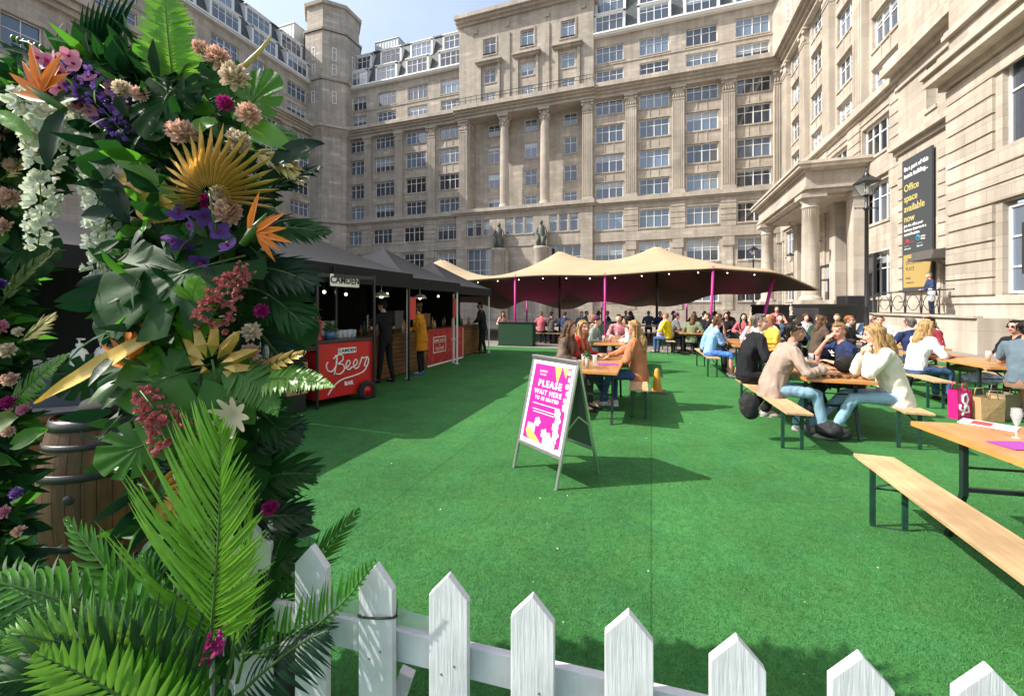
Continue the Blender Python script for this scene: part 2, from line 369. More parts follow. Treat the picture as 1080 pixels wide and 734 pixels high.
def build_range(root, segs, bays, rows='ABCDEFGHI', roof=True, pil_at=(), ww=3.3, wall_only=False, podium=(0,)):
    """segs: list of (x0, x1) stretches of plain range; local frame faces -y"""
    for (x0, x1) in segs:
        mb = MB(); co = MB(); sc_ = MB(); wc = MB(); rf = MB()
        bs = sorted(b for b in bays if x0 < b < x1)
        def ops(keys, w=ww): return [(b-w/2, b+w/2, ROWS[k][0], ROWS[k][1]) for b in bs for k in keys if k in rows]
        wall(mb, x0, x1, 0, 13.75, -.55, ops('GHI'), .35)
        wall(mb, x0, x1, 13.75, 26.75, 0, ops('CDEF'), .3)
        wall(mb, x0, x1, 28.3, 34.6, .5, ops('AB'), .28)
        mb.box(x0, x1, -.72, -.55, 9.35, 10.4); mb.box(x0, x1, -.75, -.55, 0, 1.2)
        for zc in (5.6, 6.1): pass
        # sunk rustication joints on the podium shown as raised courses between windows
        edges = [x0]+[v for b in bs for v in (b-ww/2-.12, b+ww/2+.12)]+[x1]
        for i in range(0, len(edges), 2):
            if edges[i+1]-edges[i] > .4:
                for k in range(5): mb.box(edges[i]+.02, edges[i+1]-.02, -.64, -.55, 10.45+k*.64, 10.45+k*.64+.56)
                mb.box(edges[i]+.35, edges[i+1]-.35, -.66, -.55, 1.25, 8.3); mb.box(edges[i]+.2, edges[i+1]-.2, -.74, -.55, 8.3, 9.3)
        for z, y in ((31.1, .42), (13.2, -.62)): mb.box(x0, x1, y, y+.1, z, z+.14)
        cornice_box(co, x0, x1, CORN, .5); cornice_box(sc_, x0, x1, STRG, 0)
        # thin stone ribs down the middle of each spandrel
        for b in bs:
            for za, zb in ((23.75, 24.75), (20.15, 21.35), (16.8, 17.75)):
                for dx in (-.5, .5): mb.box(b+dx-.04, b+dx+.04, -.05, 0, za, zb)
                mb.box(b-ww/2, b+ww/2, -.1, 0, za-.12, za-.02)
        for b in bs:
            for k in 'ABCDEFGHI':
                if k not in rows: continue
                y = {'A': .72, 'B': .72, 'G': -.28, 'H': -.28, 'I': -.28}.get(k, .22)
                add_window(root, b, y, *ROWS[k], ww)
        wc.box(x0, x1, -.05, .55, 34.6, 34.78); wc.box(x0, x1, -.2, .55, 34.78, 34.98)
        if roof:
            rf.quad((x0, .5, 34.98), (x1, .5, 34.98), (x1, 2.7, 41.3), (x0, 2.7, 41.3)); rf.box(x0, x1, 2.55, 12, 41.3, 41.5)
            rf.quad((x0, .5, 34.98), (x0, 2.7, 41.3), (x0, 12, 41.3), (x0, 12, 34.98)); rf.quad((x1, .5, 34.98), (x1, 2.7, 41.3), (x1, 12, 41.3), (x1, 12, 34.98))
            for b in bs:
                for z, y in ((35.25, .35), (38.3, 1.5)):
                    d = link('dormer', DORM, root, (b, y, z)); fm, gm = window_meshes(ww, 2.0, 4)
                    w_ = link('window', fm, d, (0, .1, 0)); link('pane', gm, d, (0, .1, 0))
        mb.quad((x0, .5, 28.3), (x0, 12, 28.3), (x0, 12, 34.98), (x0, .5, 34.98)); mb.quad((x1, .5, 28.3), (x1, 12, 28.3), (x1, 12, 34.98), (x1, .5, 34.98))
        mb.build('wall', STONE, root); co.build('cornice', STONE2, root); sc_.build('string_course', STONE2, root)
        wc.build('eaves_gutter', WHITE_F, root)
        if roof: rf.build('roof', SLATE, root)
    for x in pil_at: link('pilaster', PIL, root, (x, 0, 0))

# back range: local x = world X, y = world Y - 50
D0 = 50.0
back = empty('office_building', (0, D0, 0), 0, 'long pale stone office range with central columned pavilion closing the far side of the courtyard', 'building')
bays_r = [-4.86, .29, 5.39, 10.5]; bays_l = [-26.5, -31.9, -37.2, -42.5]
build_range(back, [(-46.5, -24.9), (-6.7, 13.4)], bays_r+bays_l,
            pil_at=[-2.3, 2.9, 8.0, 12.95, -29.2, -34.5, -39.9, -45.5])
# central pavilion
PV = [-20.4, -15.15, -9.85]
mb = MB()
opsr = [(x-.87, x+.87, *z) for x in PV for z in ((24.9, 26.5), (21.3, 23.4), (17.7, 19.8), (15.0, 16.4))]
wall(mb, -24.9, -6.7, 14.45, 26.8, 1.4, opsr, .25)
for x0, x1 in ((-24.9, -23.3), (-8.1, -6.7)): mb.box(x0, x1, -.1, 1.4, 14.45, 26.8)
opst = [(x-.87, x+.87, *z) for x in PV for z in ((35.3, 37.3), (31.4, 33.2), (28.6, 30.1))]
wall(mb, -24.9, -6.7, 28.3, 40.2, -.2, opst, .3)
for x0 in (-24.9, -6.7): mb.quad((x0, -.2, 28.3), (x0, 9, 28.3), (x0, 9, 40.2), (x0, -.2, 40.2))
for x in PV:
    for dx in (-1.35, 1.35): mb.box(x+dx-.16, x+dx+.16, -.42, -.2, 28.3, 34.0)
    mb.box(x-1.1, x+1.1, -.28, -.2, 35.0, 35.3); mb.box(x-1.1, x+1.1, -.28, -.2, 37.3, 37.5)
    mb.box(x-1.1, x-.9, -.28, -.2, 35.3, 37.3); mb.box(x+.9, x+1.1, -.28, -.2, 35.3, 37.3)
    mb.box(x-1.9, x+1.9, -.95, -.2, 34.0, 34.22); mb.box(x-1.7, x+1.7, -.7, -.2, 33.75, 34.0)
for x in (-17.8, -12.5): mb.box(x-.3, x+.3, -.34, -.2, 28.3, 37.5)
for x in (-22.4, -17.8, -12.5, -7.9): mb.box(x-.25, x+.25, -.35, -.2, 38.3, 38.9)
opsg = []
for xa, xb in ((-23.5, -19.9), (-18.0, -14.0), (-12.2, -8.3)):
    w = (xb-xa)/3
    for i in range(3): opsg.append((xa+w*i+.12, xa+w*(i+1)-.12, 10.9, 13.0))
opsh = [(-23.3, -19.7, 5.2, 9.2), (-12.3, -8.1, 5.2, 9.2)]
wall(mb, -24.9, -6.7, 0, 13.75, -1.1, opsg+opsh, .45)
for x0 in (-24.9, -6.7): mb.quad((x0, -1.1, 0), (x0, .2, 0), (x0, .2, 13.75), (x0, -1.1, 13.75))
mb.box(-17.6, -14.2, -1.2, -1.1, 9.3, 9.5)
mb.build('pavilion_wall', STONE, back)
co = MB(); cornice_box(co, -25.2, -6.4, [(26.8, 27.2, -.75), (27.2, 27.5, -1.0), (27.5, 27.75, -1.3), (27.75, 28.3, -1.65)], 1.4); co.build('pavilion_cornice', STONE2, back); co = MB()
cornice_box(co, -25.2, -6.4, [(13.75, 14.0, -1.3), (14.0, 14.45, -1.55)], 1.4); co.build('string_course', STONE2, back); co = MB()
cornice_box(co, -25.2, -6.4, [(39.6, 39.9, -.5), (39.9, 40.2, -.9), (40.2, 40.7, -1.25)], 9)
co.build('pavilion_cornice', STONE2, back)
rl = MB()
for z in (28.9, 29.35): rl.box(-25.0, -6.6, -1.35, -1.3, z, z+.05)
for i in range(24): rl.box(-25+i*.8-.02, -25+i*.8+.02, -1.36, -1.29, 28.3, 29.35)
rl.build('balcony_railing', BLACKM, back)
for x in (-24.15, -7.4): link('pilaster', PIL, back, (x, -.1, 0))
cm = MB(); n = 40
vs = []
prof = [(.8, 14.45), (.8, 14.7), (.7, 14.78), (.72, 14.95), (.6, 15.05), (.6, 18), (.575, 21), (.52, 25.1), (.56, 25.2), (.5, 25.3)]
cm.lathe([(r, z) for r, z in prof[:5]], n=24)
for i in range(len(prof)-5):
    (r0, z0), (r1, z1) = prof[4+i], prof[5+i]
    vs = []
    for r, z in ((r0, z0), (r1, z1)):
        for k in range(n): rr = r*(1-.05*(k % 2)); vs.append((rr*cos(2*pi*k/n), rr*sin(2*pi*k/n), z))
    cm.add(vs, [(k, (k+1) % n, n+(k+1) % n, n+k) for k in range(n)], 0, False)
for j, zz in enumerate((25.5, 25.85)):
    for k in range(8):
        a = 2*pi*(k+.5*j)/8; cm.ell((.56*cos(a), .56*sin(a), zz), (.16, .16, .22), 6, 4)
for a in (pi/4, 3*pi/4, 5*pi/4, 7*pi/4): cm.ell((.68*cos(a), .68*sin(a), 26.25), (.17, .17, .2), 6, 4)
cm.lathe([(.5, 25.3), (.55, 26.4)], n=16); cm.box(-.75, .75, -.75, .75, 26.45, 26.8)
COLM = cm.mesh('column', STONE2)
for x in (-18.35, -12.85): link('column', COLM, back, (x, -.05, 0))
for x in PV:
    for z in ((24.9, 26.5), (21.3, 23.4), (17.7, 19.8), (15.0, 16.4)): add_window(back, x, 1.58, *z, 1.74, 2)
    for z in ((35.3, 37.3), (31.4, 33.2), (28.6, 30.1)): add_window(back, x, 0, *z, 1.74, 2)
for o in opsg: add_window(back, (o[0]+o[1])/2, -.8, o[2], o[3], o[1]-o[0], 1)
for o in opsh: add_window(back, (o[0]+o[1])/2, -.75, o[2], o[3], o[1]-o[0], 4)
pr = MB(); pr.box(-24.7, -6.9, 0, 9, 40.7, 41.0); pr.build('pavilion_roof', LEAD, back)
for x in (-18.0, -10.0):
    m = MB(); m.tube([(x, 3, 41), (x, 3, 45.5)], .05, 6); m.box(x-.5, x+.5, 2.98, 3.02, 44.2, 44.25); m.build('aerial', LEAD, back)
# statues on drum pedestals flanking the middle of the podium
def statue(x, label):
    r = empty('statue', (x, D0-1.75, 0), 0, label, 'statue', 'statues on the back facade')
    m = MB(); m.lathe([(1.0, 0), (1.0, .6), (.85, .8), (.85, 8.5), (.98, 8.7), (.98, 9.0), (.3, 9.0)], n=28); m.box(-1.2, 1.2, -.1, .62, 0, 8.9); m.build('pedestal', STONE2, r)
    m = MB(); m.tube([(0, 0, 9), (.05, -.05, 9.6), (.1, -.1, 10.3), (.0, 0, 10.9), (0, .02, 11.5), (.02, 0, 11.75)], [.6, .5, .52, .45, .38, .16], 10)
    m.ell((.02, -.08, 12.0), (.22, .25, .3), 10, 8); m.tube([(-.4, 0, 11.4), (-.62, -.3, 10.7), (-.2, -.55, 10.4)], [.14, .13, .1], 8)
    m.tube([(.4, 0, 11.4), (.66, -.2, 10.6), (.5, -.5, 10.0)], [.14, .13, .1], 8); m.tube([(-.3, -.4, 10.2), (-.35, -.6, 9.5), (-.3, -.55, 9.05)], [.3, .22, .16], 8)
    m.tube([(.3, -.4, 10.1), (.33, -.62, 9.5), (.3, -.6, 9.05)], [.28, .2, .15], 8)
    m.build('figure', BRONZE, r)
statue(-18.45, 'weathered dark statue left of the blank panel on the far facade')
statue(-12.85, 'weathered dark statue right of the blank panel on the far facade')

# canted corner towers
def tower(root, x, y, w, z0, z1, mats):
    pass
def corner_tower(name, cx, cy, R, ztop, label):
    r = empty(name, (cx, cy, 0), 0, label, 'tower')
    m = MB(); n = 8; ph = pi/8
    m.lathe([(R, 0), (R, 34.9)], n=n, sm=False, ph=ph); m.lathe([(R+.15, 34.9), (R+.3, 35.1), (R+.3, 35.4), (R-.1, 35.5), (R-.1, ztop-4.4)], n=n, sm=False, ph=ph)
    m.lathe([(R+.1, ztop-4.4), (R+.15, ztop-4.1), (R-.35, ztop-3.8), (R-.35, ztop-.5), (R, ztop-.45), (R+.1, ztop), (0.01, ztop+.1)], n=n, sm=False, ph=ph)
    m.build('wall', STONE, r)
    c = MB(); c.lathe([(R+.05, 26.75), (R+.35, 27.2), (R+.7, 27.7), (R+.95, 27.75), (R+.95, 28.2), (R-.1, 28.3)], n=n, sm=False, ph=ph)
    c.build('cornice', STONE2, r); c = MB(); c.lathe([(R+.05, 13.75), (R+.45, 13.95), (R+.45, 14.3), (R-.1, 14.45)], n=n, sm=False, ph=ph); c.build('string_course', STONE2, r)
    ap = R*cos(pi/8)
    for k in range(8):
        a = k*pi/4; nrm = Vector((cos(a), sin(a), 0))
        for z in ((38.0, 39.9), (35.9, 37.4), (31.6, 33.4)) if ztop > 41 else ((31.6, 33.4),):
            b = ap - (.1 if z[0] > 35 else 0)
            fm, gm = window_meshes(.62, z[1]-z[0], 1)
            o = link('window', fm, r, nrm*(b+.02)+UP*z[0], (0, 0, a+pi/2)); link('pane', gm, o)
    return r
corner_tower('corner_tower', -47.2, 50.6, 4.3, 46.6, 'tall canted stone stair tower in the left corner of the courtyard')
corner_tower('corner_tower', 16.6, 52.3, 4.6, 40.0, 'canted stone corner tower where the far range meets the sunlit right wing')
for i, (x, y, l) in enumerate(((-53.5, 49, 'grey rooftop plant room left of the tall canted tower'), (-40.5, 57, 'grey rooftop plant room right of the tall canted tower'))):
    r = empty('plant_room', (x, y, 40), 0, l, 'plant room')
    m = MB(); m.box(-2.2, 2.2, -2, 2, 0, 4.6); m.box(-2.3, 2.3, -2.1, 2.1, 4.6, 4.75)
    for k in range(9): m.box(-2.2+k*.55-.03, -2.2+k*.55+.03, -2.05, 2.05, 0, 4.6)
    m.build('cladding', mat('pale_cladding', (.5, .54, .56), .4), r)

# left wing, faces +X: local x -> world +Y
XL = -47.8
lw = empty('office_building', (XL, D0, 0), pi/2, 'shaded left office wing with dark mansard roof and white dormers', 'building')
build_range(lw, [(-29.0, -3.0)], [-5.2, -10.4, -15.6, -20.8, -26.0], pil_at=[-7.8, -13, -18.2, -23.4, -28.6], rows='ABCDEFGHI')
# its projecting end pavilion
lp = empty('office_building', (XL+2.6, D0-29.0, 0), pi/2, 'shaded projecting stone end pavilion with tall window slots at the far left', 'building')
mb = MB(); opl = []
for b in (-4.2, -7.2, -10.2, -13.2, -16.2, -19.2, -22):
    opl.append((b-.6, b+.6, 28.2, 33.0))
    opl.append((b-1.1, b+1.1, 20.5, 23.5)); opl.append((b-1.1, b+1.1, 15, 18)); opl.append((b-1.1, b+1.1, 9, 12)); opl.append((b-1.1, b+1.1, 3, 6))
wall(mb, -30, 0, 0, 34, 0, opl, .5); mb.quad((0, 0, 0), (0, 5, 0), (0, 5, 34), (0, 0, 34)); mb.box(-30, 0, .6, 5, 34, 34.3)
for k in range(20): mb.box(-30, 0, -.08, 0, .6+k*.66, .6+k*.66+.58) if k*.66+1.2 < 2.9 else None
mb.build('wall', STONE, lp)
cornice_obj(lp, -30, .4, [(25.4, 25.8, -.4), (25.8, 26.3, -.8), (26.3, 27.0, -1.3)], 0.3); cornice_obj(lp, -30, .3, [(13.5, 14.2, -.6)], .2)
cornice_obj(lp, -30, .3, [(7.2, 7.6, -.4)], .2)
for o in opl: add_window(lp, (o[0]+o[1])/2, .35, o[2], o[3], o[1]-o[0], 2)

# right wing, faces -X: local x = 50 - Y
XR = 13.4
rw = empty('office_building', (XR, D0, 0), -pi/2, 'sunlit right office wing of pale stone running towards the camera', 'building')
build_range(rw, [(1.2, 22.7)], [3.9, 9.2, 14.45, 19.6], roof=False, pil_at=[1.4, 6.55, 11.85, 17.0], ww=3.2)
# first projecting bay, with the banner
p1 = empty('office_building', (XR-.8, D0, 0), -pi/2, 'plain projecting stone bay carrying the tall black banner', 'building')
mb = MB(); op1 = [(24.95, 25.7, 11.1, 13.2), (26.1, 27.3, 1.3, 3.6)]
wall(mb, 22.6, 28.1, 0, 34, 0, op1, .6); mb.quad((22.6, 0, 0), (22.6, 3, 0), (22.6, 3, 34), (22.6, 0, 34))
for k in range(13):
    mb.box(22.65, 23.2, -.06, 0, 1.3+k*.6, 1.3+k*.6+.53); mb.box(25.85, 28.0, -.06, 0, 1.3+k*.6, 1.3+k*.6+.53) if k > 3 else mb.box(25.85, 26.05, -.06, 0, 1.3+k*.6, 1.3+k*.6+.53)
mb.build('wall', STONE, p1)
cornice_obj(p1, 22.3, 28.0, [(13.9, 14.15, -.2), (14.15, 14.6, -.7), (14.6, 14.9, -.55)], .2); cornice_obj(p1, 22.4, 28.0, [(9.75, 10.0, -.15), (10.0, 10.25, -.4), (10.25, 10.4, -.25)], .2)
cornice_obj(p1, 22.5, 28.0, [(13.25, 13.4, -.12)], .2); cornice_obj(p1, 22.5, 28.0, [(0, 1.25, -.2)], .2)
add_window(p1, 25.32, .45, 11.1, 13.2, .75, 1)
# near pavilion
p2 = empty('office_building', (XR-1.6, D0, 0), -pi/2, 'nearest stone pavilion with deep banded courses and tall white-framed windows at the right edge', 'building')
mb = MB(); B2 = [33.0, 38.6, 44.2]
B2 = [32.35, 38.0, 43.6]; op2 = []
for b in B2: op2 += [(b-1.6, b+1.6, 2.05, 5.35), (b-1.6, b+1.6, 7.2, 10.3), (b-1.6, b+1.6, 14.8, 18.2), (b-1.6, b+1.6, 20.5, 24)]
wall(mb, 28.0, 52, 0, 34, 0, op2, .4); mb.quad((28.0, 0, 0), (28.0, 2, 0), (28.0, 2, 34), (28.0, 0, 34))
edges = [28.0]+[v for b in B2 for v in (b-1.6-.0, b+1.6)]+[52]
z = 2.1; k = 0
courses = [2.08, 2.73, 3.4, 4.07, 4.74]
for i in range(0, len(edges), 2):
    for c in courses: mb.box(edges[i], edges[i+1]-.3 if i+2 < len(edges) else 52, -.1, 0, c, c+.59)
    for c in (7.35, 8.02, 8.69, 9.36): mb.box(edges[i], edges[i+1]-.3 if i+2 < len(edges) else 52, -.1, 0, c, c+.59)
for c in (5.42, 6.05, 6.7, 10.02): mb.box(28.0, 52, -.1, 0, c, c+.57)
mb.build('wall', STONE, p2)
cornice_obj(p2, 27.8, 52, [(10.72, 10.95, -.25), (10.95, 11.3, -.75), (11.3, 11.5, -.9), (11.5, 11.65, -.75)], .2)
cornice_obj(p2, 27.9, 52, [(12.8, 13.0, -.2), (13.0, 13.15, -.12)], .2); cornice_obj(p2, 27.8, 52, [(0, 1.2, -.35), (1.2, 1.3, -.42), (1.75, 2.0, -.22), (1.3, 1.75, -.16)], .2)
for b in B2:
    for z in ((2.1, 5.2), (7.3, 10.25), (14.8, 18.2), (20.5, 24)): add_window(p2, b, .2, *z, 3.2, 3)
CURT = mat('pale_curtain', (.55, .62, .58), .9)

# portico
po = empty('portico', (0, 0, 0), 0, 'stone entrance portico with plain round columns on the sunlit right wing', 'portico')
m = MB()
X0 = 9.2
m.box(X0+.35, XR+.6, 31.05, 43.0, 9.0, 9.35); m.box(X0+.25, XR+.6, 30.95, 43.1, 9.35, 10.35)
m.box(X0+.15, XR+.6, 30.85, 43.2, 9.22, 9.4); m.box(X0+.05, XR+.6, 30.75, 43.3, 10.35, 10.5); m.box(X0-.25, XR+.6, 30.45, 43.6, 10.5, 10.72); m.box(X0-.35, XR+.6, 30.35, 43.7, 10.72, 10.9)
m.box(X0+.9, XR, 31.6, 42.4, 8.85, 9.0)
m.build('entablature', STONE2, po)
def rcol(x, y):
    c = MB(); c.box(-.7, .7, -.7, .7, 1.25, 2.05); c.lathe([(.66, 2.05), (.66, 2.2), (.54, 2.3), (.5, 2.4), (.5, 5), (.47, 8.1), (.52, 8.12), (.52, 8.2), (.46, 8.22), (.47, 8.45), (.62, 8.65), (.64, 8.72)], n=32)
    for k in range(24):
        a = 2*pi*k/24; c.bar((.49*cos(a), .49*sin(a), 2.45), (.455*cos(a), .455*sin(a), 8.05), .05, .03)
    c.box(-.7, .7, -.7, .7, 8.72, 8.99); c.build('column', STONE2, po, (x, y, 0))
rcol(9.95, 31.7); rcol(9.95, 42.2)
for y in (31.7, 42.2, 34.4, 39.5):
    c = MB(); c.box(-.4, .4, -.5, .5, 1.25, 8.75); c.box(-.5, .5, -.6, .6, 8.6, 8.99); c.box(-.5, .5, -.6, .6, 1.25, 2.1); c.build('pier', STONE2, po, (XR-.9, y, 0))
# terrace of the right wing
m = MB(); m.box(9.0, 14, 31, 44.5, 0, 1.24); m.box(10.4, 14, 18, 31, 0, 1.24); m.box(10.3, 10.55, 18, 31, 1.24, 1.32)
for k in range(6): m.box(8.9-.32*(5-k)-.1, 9.0, 33.5, 40.5, k*.2, k*.2+.2)
tag(m.build('terrace', STONE2), kind='structure')
# entrance doors in the shade of the portico and side door
for y, w in ((36.9, 2.6), (30.8, 1.1)):
    r = empty('entrance_door', (XR-.62, y, 1.25), -pi/2, 'dark glazed entrance door deep under the portico' if w > 2 else 'narrow dark glazed door beside the portico', 'door')
    m = MB(); m.box(-w/2-.15, -w/2, -.1, .05, 0, 3.6); m.box(w/2, w/2+.15, -.1, .05, 0, 3.6); m.box(-w/2, w/2, -.1, .05, 3.45, 3.6); m.box(-w/2, w/2, -.08, .05, 2.4, 2.5); m.box(-.05, .05, -.08, .05, 0, 2.4); m.build('frame', BLACKM, r)
    m = MB(); m.quad((-w/2, 0, 0), (w/2, 0, 0), (w/2, 0, 3.45), (-w/2, 0, 3.45)); m.build('pane', GLASS, r)
# low hoods and dressing of the podium behind the tent
# ---------------------------------------------------------------- lettering and fabric helpers
def text_mesh(name, s, size, m, extrude=.002, align='CENTER', shear=0, bold=0, spacing=1):
    c = bpy.data.curves.new(name, 'FONT'); c.body = s; c.size = size; c.extrude = extrude; c.align_x = align; c.align_y = 'CENTER'
    c.shear = shear; c.offset = bold; c.space_character = spacing; c.resolution_u = 3
    o = bpy.data.objects.new(name, c); COL.objects.link(o)
    dg = bpy.context.evaluated_depsgraph_get(); me = bpy.data.meshes.new_from_object(o.evaluated_get(dg))
    bpy.data.objects.remove(o); bpy.data.curves.remove(c); me.name = name
    me.materials.clear(); me.materials.append(m)
    return me
def text(name, s, size, m, parent, loc, rot=(pi/2, 0, 0), **k):
    return link(name, text_mesh(name, s, size, m, **k), parent, loc, rot)

def wood_mat(name, c1, c2, rough=.5, axis=1, coat=0, sc=1.0):
    m = bpy.data.materials.new(name); m.use_nodes = True; t = m.node_tree; N = t.nodes; L = t.links
    p = N['Principled BSDF']; p.inputs['Roughness'].default_value = rough
    if coat: p.inputs['Coat Weight'].default_value = coat; p.inputs['Coat Roughness'].default_value = .25
    tc = N.new('ShaderNodeTexCoord'); mp = N.new('ShaderNodeMapping')
    s = [14*sc, 14*sc, 14*sc]; s[axis] = .9*sc; mp.inputs['Scale'].default_value = s
    L.new(tc.outputs['Object'], mp.inputs[0])
    n = N.new('ShaderNodeTexNoise'); n.inputs['Scale'].default_value = 1.6; n.inputs['Detail'].default_value = 7; n.inputs['Roughness'].default_value = .62; n.inputs['Distortion'].default_value = .8
    L.new(mp.outputs[0], n.inputs['Vector'])
    r = N.new('ShaderNodeValToRGB'); r.color_ramp.elements[0].position = .3; r.color_ramp.elements[0].color = (*c2, 1)
    r.color_ramp.elements[1].position = .65; r.color_ramp.elements[1].color = (*c1, 1); L.new(n.outputs[0], r.inputs[0])
    # knots
    v = N.new('ShaderNodeTexVoronoi'); v.inputs['Scale'].default_value = 3.2; mp2 = N.new('ShaderNodeMapping'); s2 = [1.6, 1.6, 1.6]; s2[axis] = .8
    mp2.inputs['Scale'].default_value = s2; L.new(tc.outputs['Object'], mp2.inputs[0]); L.new(mp2.outputs[0], v.inputs['Vector'])
    kr = N.new('ShaderNodeValToRGB'); kr.color_ramp.elements[0].position = .035; kr.color_ramp.elements[0].color = (.25, .25, .25, 1); kr.color_ramp.elements[1].position = .09; kr.color_ramp.elements[1].color = (1, 1, 1, 1)
    L.new(v.outputs['Distance'], kr.inputs[0])
    mx = N.new('ShaderNodeMix'); mx.data_type = 'RGBA'; mx.blend_type = 'MULTIPLY'; mx.inputs[0].default_value = .75
    L.new(r.outputs[0], mx.inputs[6]); L.new(kr.outputs[0], mx.inputs[7])
    n2 = N.new('ShaderNodeTexNoise'); n2.inputs['Scale'].default_value = 3; n2.inputs['Detail'].default_value = 5; L.new(tc.outputs['Object'], n2.inputs['Vector'])
    mr = N.new('ShaderNodeMapRange'); mr.inputs['From Min'].default_value = .35; mr.inputs['From Max'].default_value = .65; mr.inputs['To Min'].default_value = .68; mr.inputs['To Max'].default_value = 1.15; L.new(n2.outputs[0], mr.inputs[0])
    h = N.new('ShaderNodeHueSaturation'); L.new(mx.outputs[2], h.inputs['Color']); L.new(mr.outputs[0], h.inputs['Value']); L.new(h.outputs[0], p.inputs['Base Color'])
    b = N.new('ShaderNodeBump'); b.inputs['Strength'].default_value = .25; b.inputs['Distance'].default_value = .004; L.new(n.outputs[0], b.inputs['Height']); L.new(b.outputs[0], p.inputs['Normal'])
    return m
TABLE_W = wood_mat('varnished_table_pine', (.56, .27, .085), (.4, .16, .045), .4, 1, .3)
BENCH_W = wood_mat('bare_bench_pine', (.55, .38, .2), (.42, .26, .13), .55)
EDGE_W = mat('table_edge', (.5, .22, .06), .45, vary=(6, .15))
SLAT_W = wood_mat('bar_cladding', (.23, .11, .04), (.13, .055, .02), .6, 1)
BARREL_W = wood_mat('barrel_oak', (.13, .06, .022), (.055, .024, .009), .6, 2)
GREEN_M = mat('dark_green_steel', (.012, .05, .035), .45, vary=(20, .3))
BLACK_C = mat('black_canopy_fabric', (.009, .009, .013), .9, bump=(3, .6))
BLACK_IN = mat('black_drape', (.012, .011, .012), .9, bump=(5, .5))
RED = mat('red_gloss_paint', (.55, .012, .018), .35, coat=.3, vary=(4, .08))
WHITE = mat('white_paint', (.8, .8, .79), .45)
def fence_paint():
    m = mat('fence_white', (.56, .57, .6), .55, vary=(11, .12)); t = m.node_tree; N = t.nodes; L = t.links; p = N['Principled BSDF']
    tc = N.new('ShaderNodeTexCoord'); mp = N.new('ShaderNodeMapping'); mp.inputs['Scale'].default_value = (60, 60, 4); L.new(tc.outputs['Object'], mp.inputs[0])
    n = N.new('ShaderNodeTexNoise'); n.inputs['Scale'].default_value = 2.2; n.inputs['Detail'].default_value = 5; L.new(mp.outputs[0], n.inputs['Vector'])
    b = N.new('ShaderNodeBump'); b.inputs['Strength'].default_value = .55; b.inputs['Distance'].default_value = .004; L.new(n.outputs[0], b.inputs['Height']); L.new(b.outputs[0], p.inputs['Normal']); return m
FENCE = fence_paint()
ALU = mat('aluminium', (.62, .63, .65), .3, metal=.9)
STEEL = mat('steel', (.55, .56, .58), .25, metal=1)
MAG = mat('magenta_fabric', (.45, .02, .22), .6)
BULB = mat('lit_bulb', (1, .9, .7), .4, emit=(1, .85, .6, 4))
CLEAR = mat('clear_glass', (.8, .85, .85), .05, alpha=.28)
def plastic(name, c, r=.4): return mat(name, c, r)

# ---------------------------------------------------------------- stretch tent
PEAKS = [(-11.6, 21, 1.6), (-4.6, 21, 1.72), (.25, 21, 1.75), (4.4, 18.6, .75)]
def tent_h(x, y):
    h = 2.85
    if x > 2.2: h -= (x-2.2)*.22
    for px_, py_, a in PEAKS:
        d = sqrt((x-px_)**2+((y-py_)*.95)**2)
        h += a*(1-min(1, d/5.8))**2.1
    back = max(0, y-21.5); h -= back*.19
    return h
def tent_front(x):
    y = 16.5
    for a, b in ((-12, -5.6), (-5.6, -1.77), (-1.77, 2.17)):
        if a <= x <= b: y += .35*sin(pi*(x-a)/(b-a))
    return y
r = empty('stretch_tent', (0, 0, 0), 0, 'large sand-coloured stretch tent with peaked roof on magenta poles', 'tent')
top = MB(); und = MB(); nx, ny = 84, 34
P = {}
for i in range(nx+1):
    x = -15+(21.2)*i/nx
    yf = tent_front(x) if x < 2.17 else 16.5+(x-2.17)*.6
    yb = 26.5 if x < 2.17 else 26.5-(x-2.17)*1.85
    yb += .8*cos(x*1.2)
    yb = max(yb, yf+.02)
    for j in range(ny+1):
        y = yf+(yb-yf)*j/ny; z = tent_h(x, y)
        e = min(j, ny-j)/ny
        z -= .0+.25*max(0, (y-23.5)/3)*abs(sin(x*.8))
        P[i, j] = Vector((x, y, z))
vs = [P[i, j] for i in range(nx+1) for j in range(ny+1)]
fs = [(i*(ny+1)+j, (i+1)*(ny+1)+j, (i+1)*(ny+1)+j+1, i*(ny+1)+j+1) for i in range(nx) for j in range(ny)]
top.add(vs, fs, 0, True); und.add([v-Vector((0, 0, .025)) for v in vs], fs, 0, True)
TENT = mat('sand_stretch_fabric', (.4, .3, .185), .8, vary=(1.2, .07), bump=(2, .3)); TENTU = mat('brown_tent_shade', (.14, .088, .05), .9)
top.build('roof', TENT, r); und.build('underside_shade', TENTU, r)  # second skin below the roof: shade of the underside put into its colour
e = MB(); e.tube([P[i, 0]-Vector((0, 0, .015)) for i in range(nx+1)], .035, 6); e.build('hem', TENT, r)
for x, y, lean in ((-5.6, 16.6, 0), (-1.77, 16.6, 0), (2.17, 16.6, .12), (-11.6, 17, 0)):
    m = MB(); m.tube([(x-lean, y, 0), (x, y, tent_h(x, y)+.05)], .045, 10); m.build('pole', MAG, r)
m = MB(); m.tube([(4.0, 18.4, .2), (4.6, 18.65, 2.75)], .06, 8); m.build('pole', MAG, r)
for x, y in ((-4.6, 21), (.25, 21), (-11.6, 21)):
    m = MB(); m.tube([(x, y, 0), (x, y, tent_h(x, y)-.05)], .06, 8); m.build('pole', BLACKM, r)
for x in (-8, -3, 2): m = MB(); m.tube([(x, 26.2, 0), (x, 26.2, tent_h(x, 26.2))], .05, 8); m.build('pole', MAG, r)
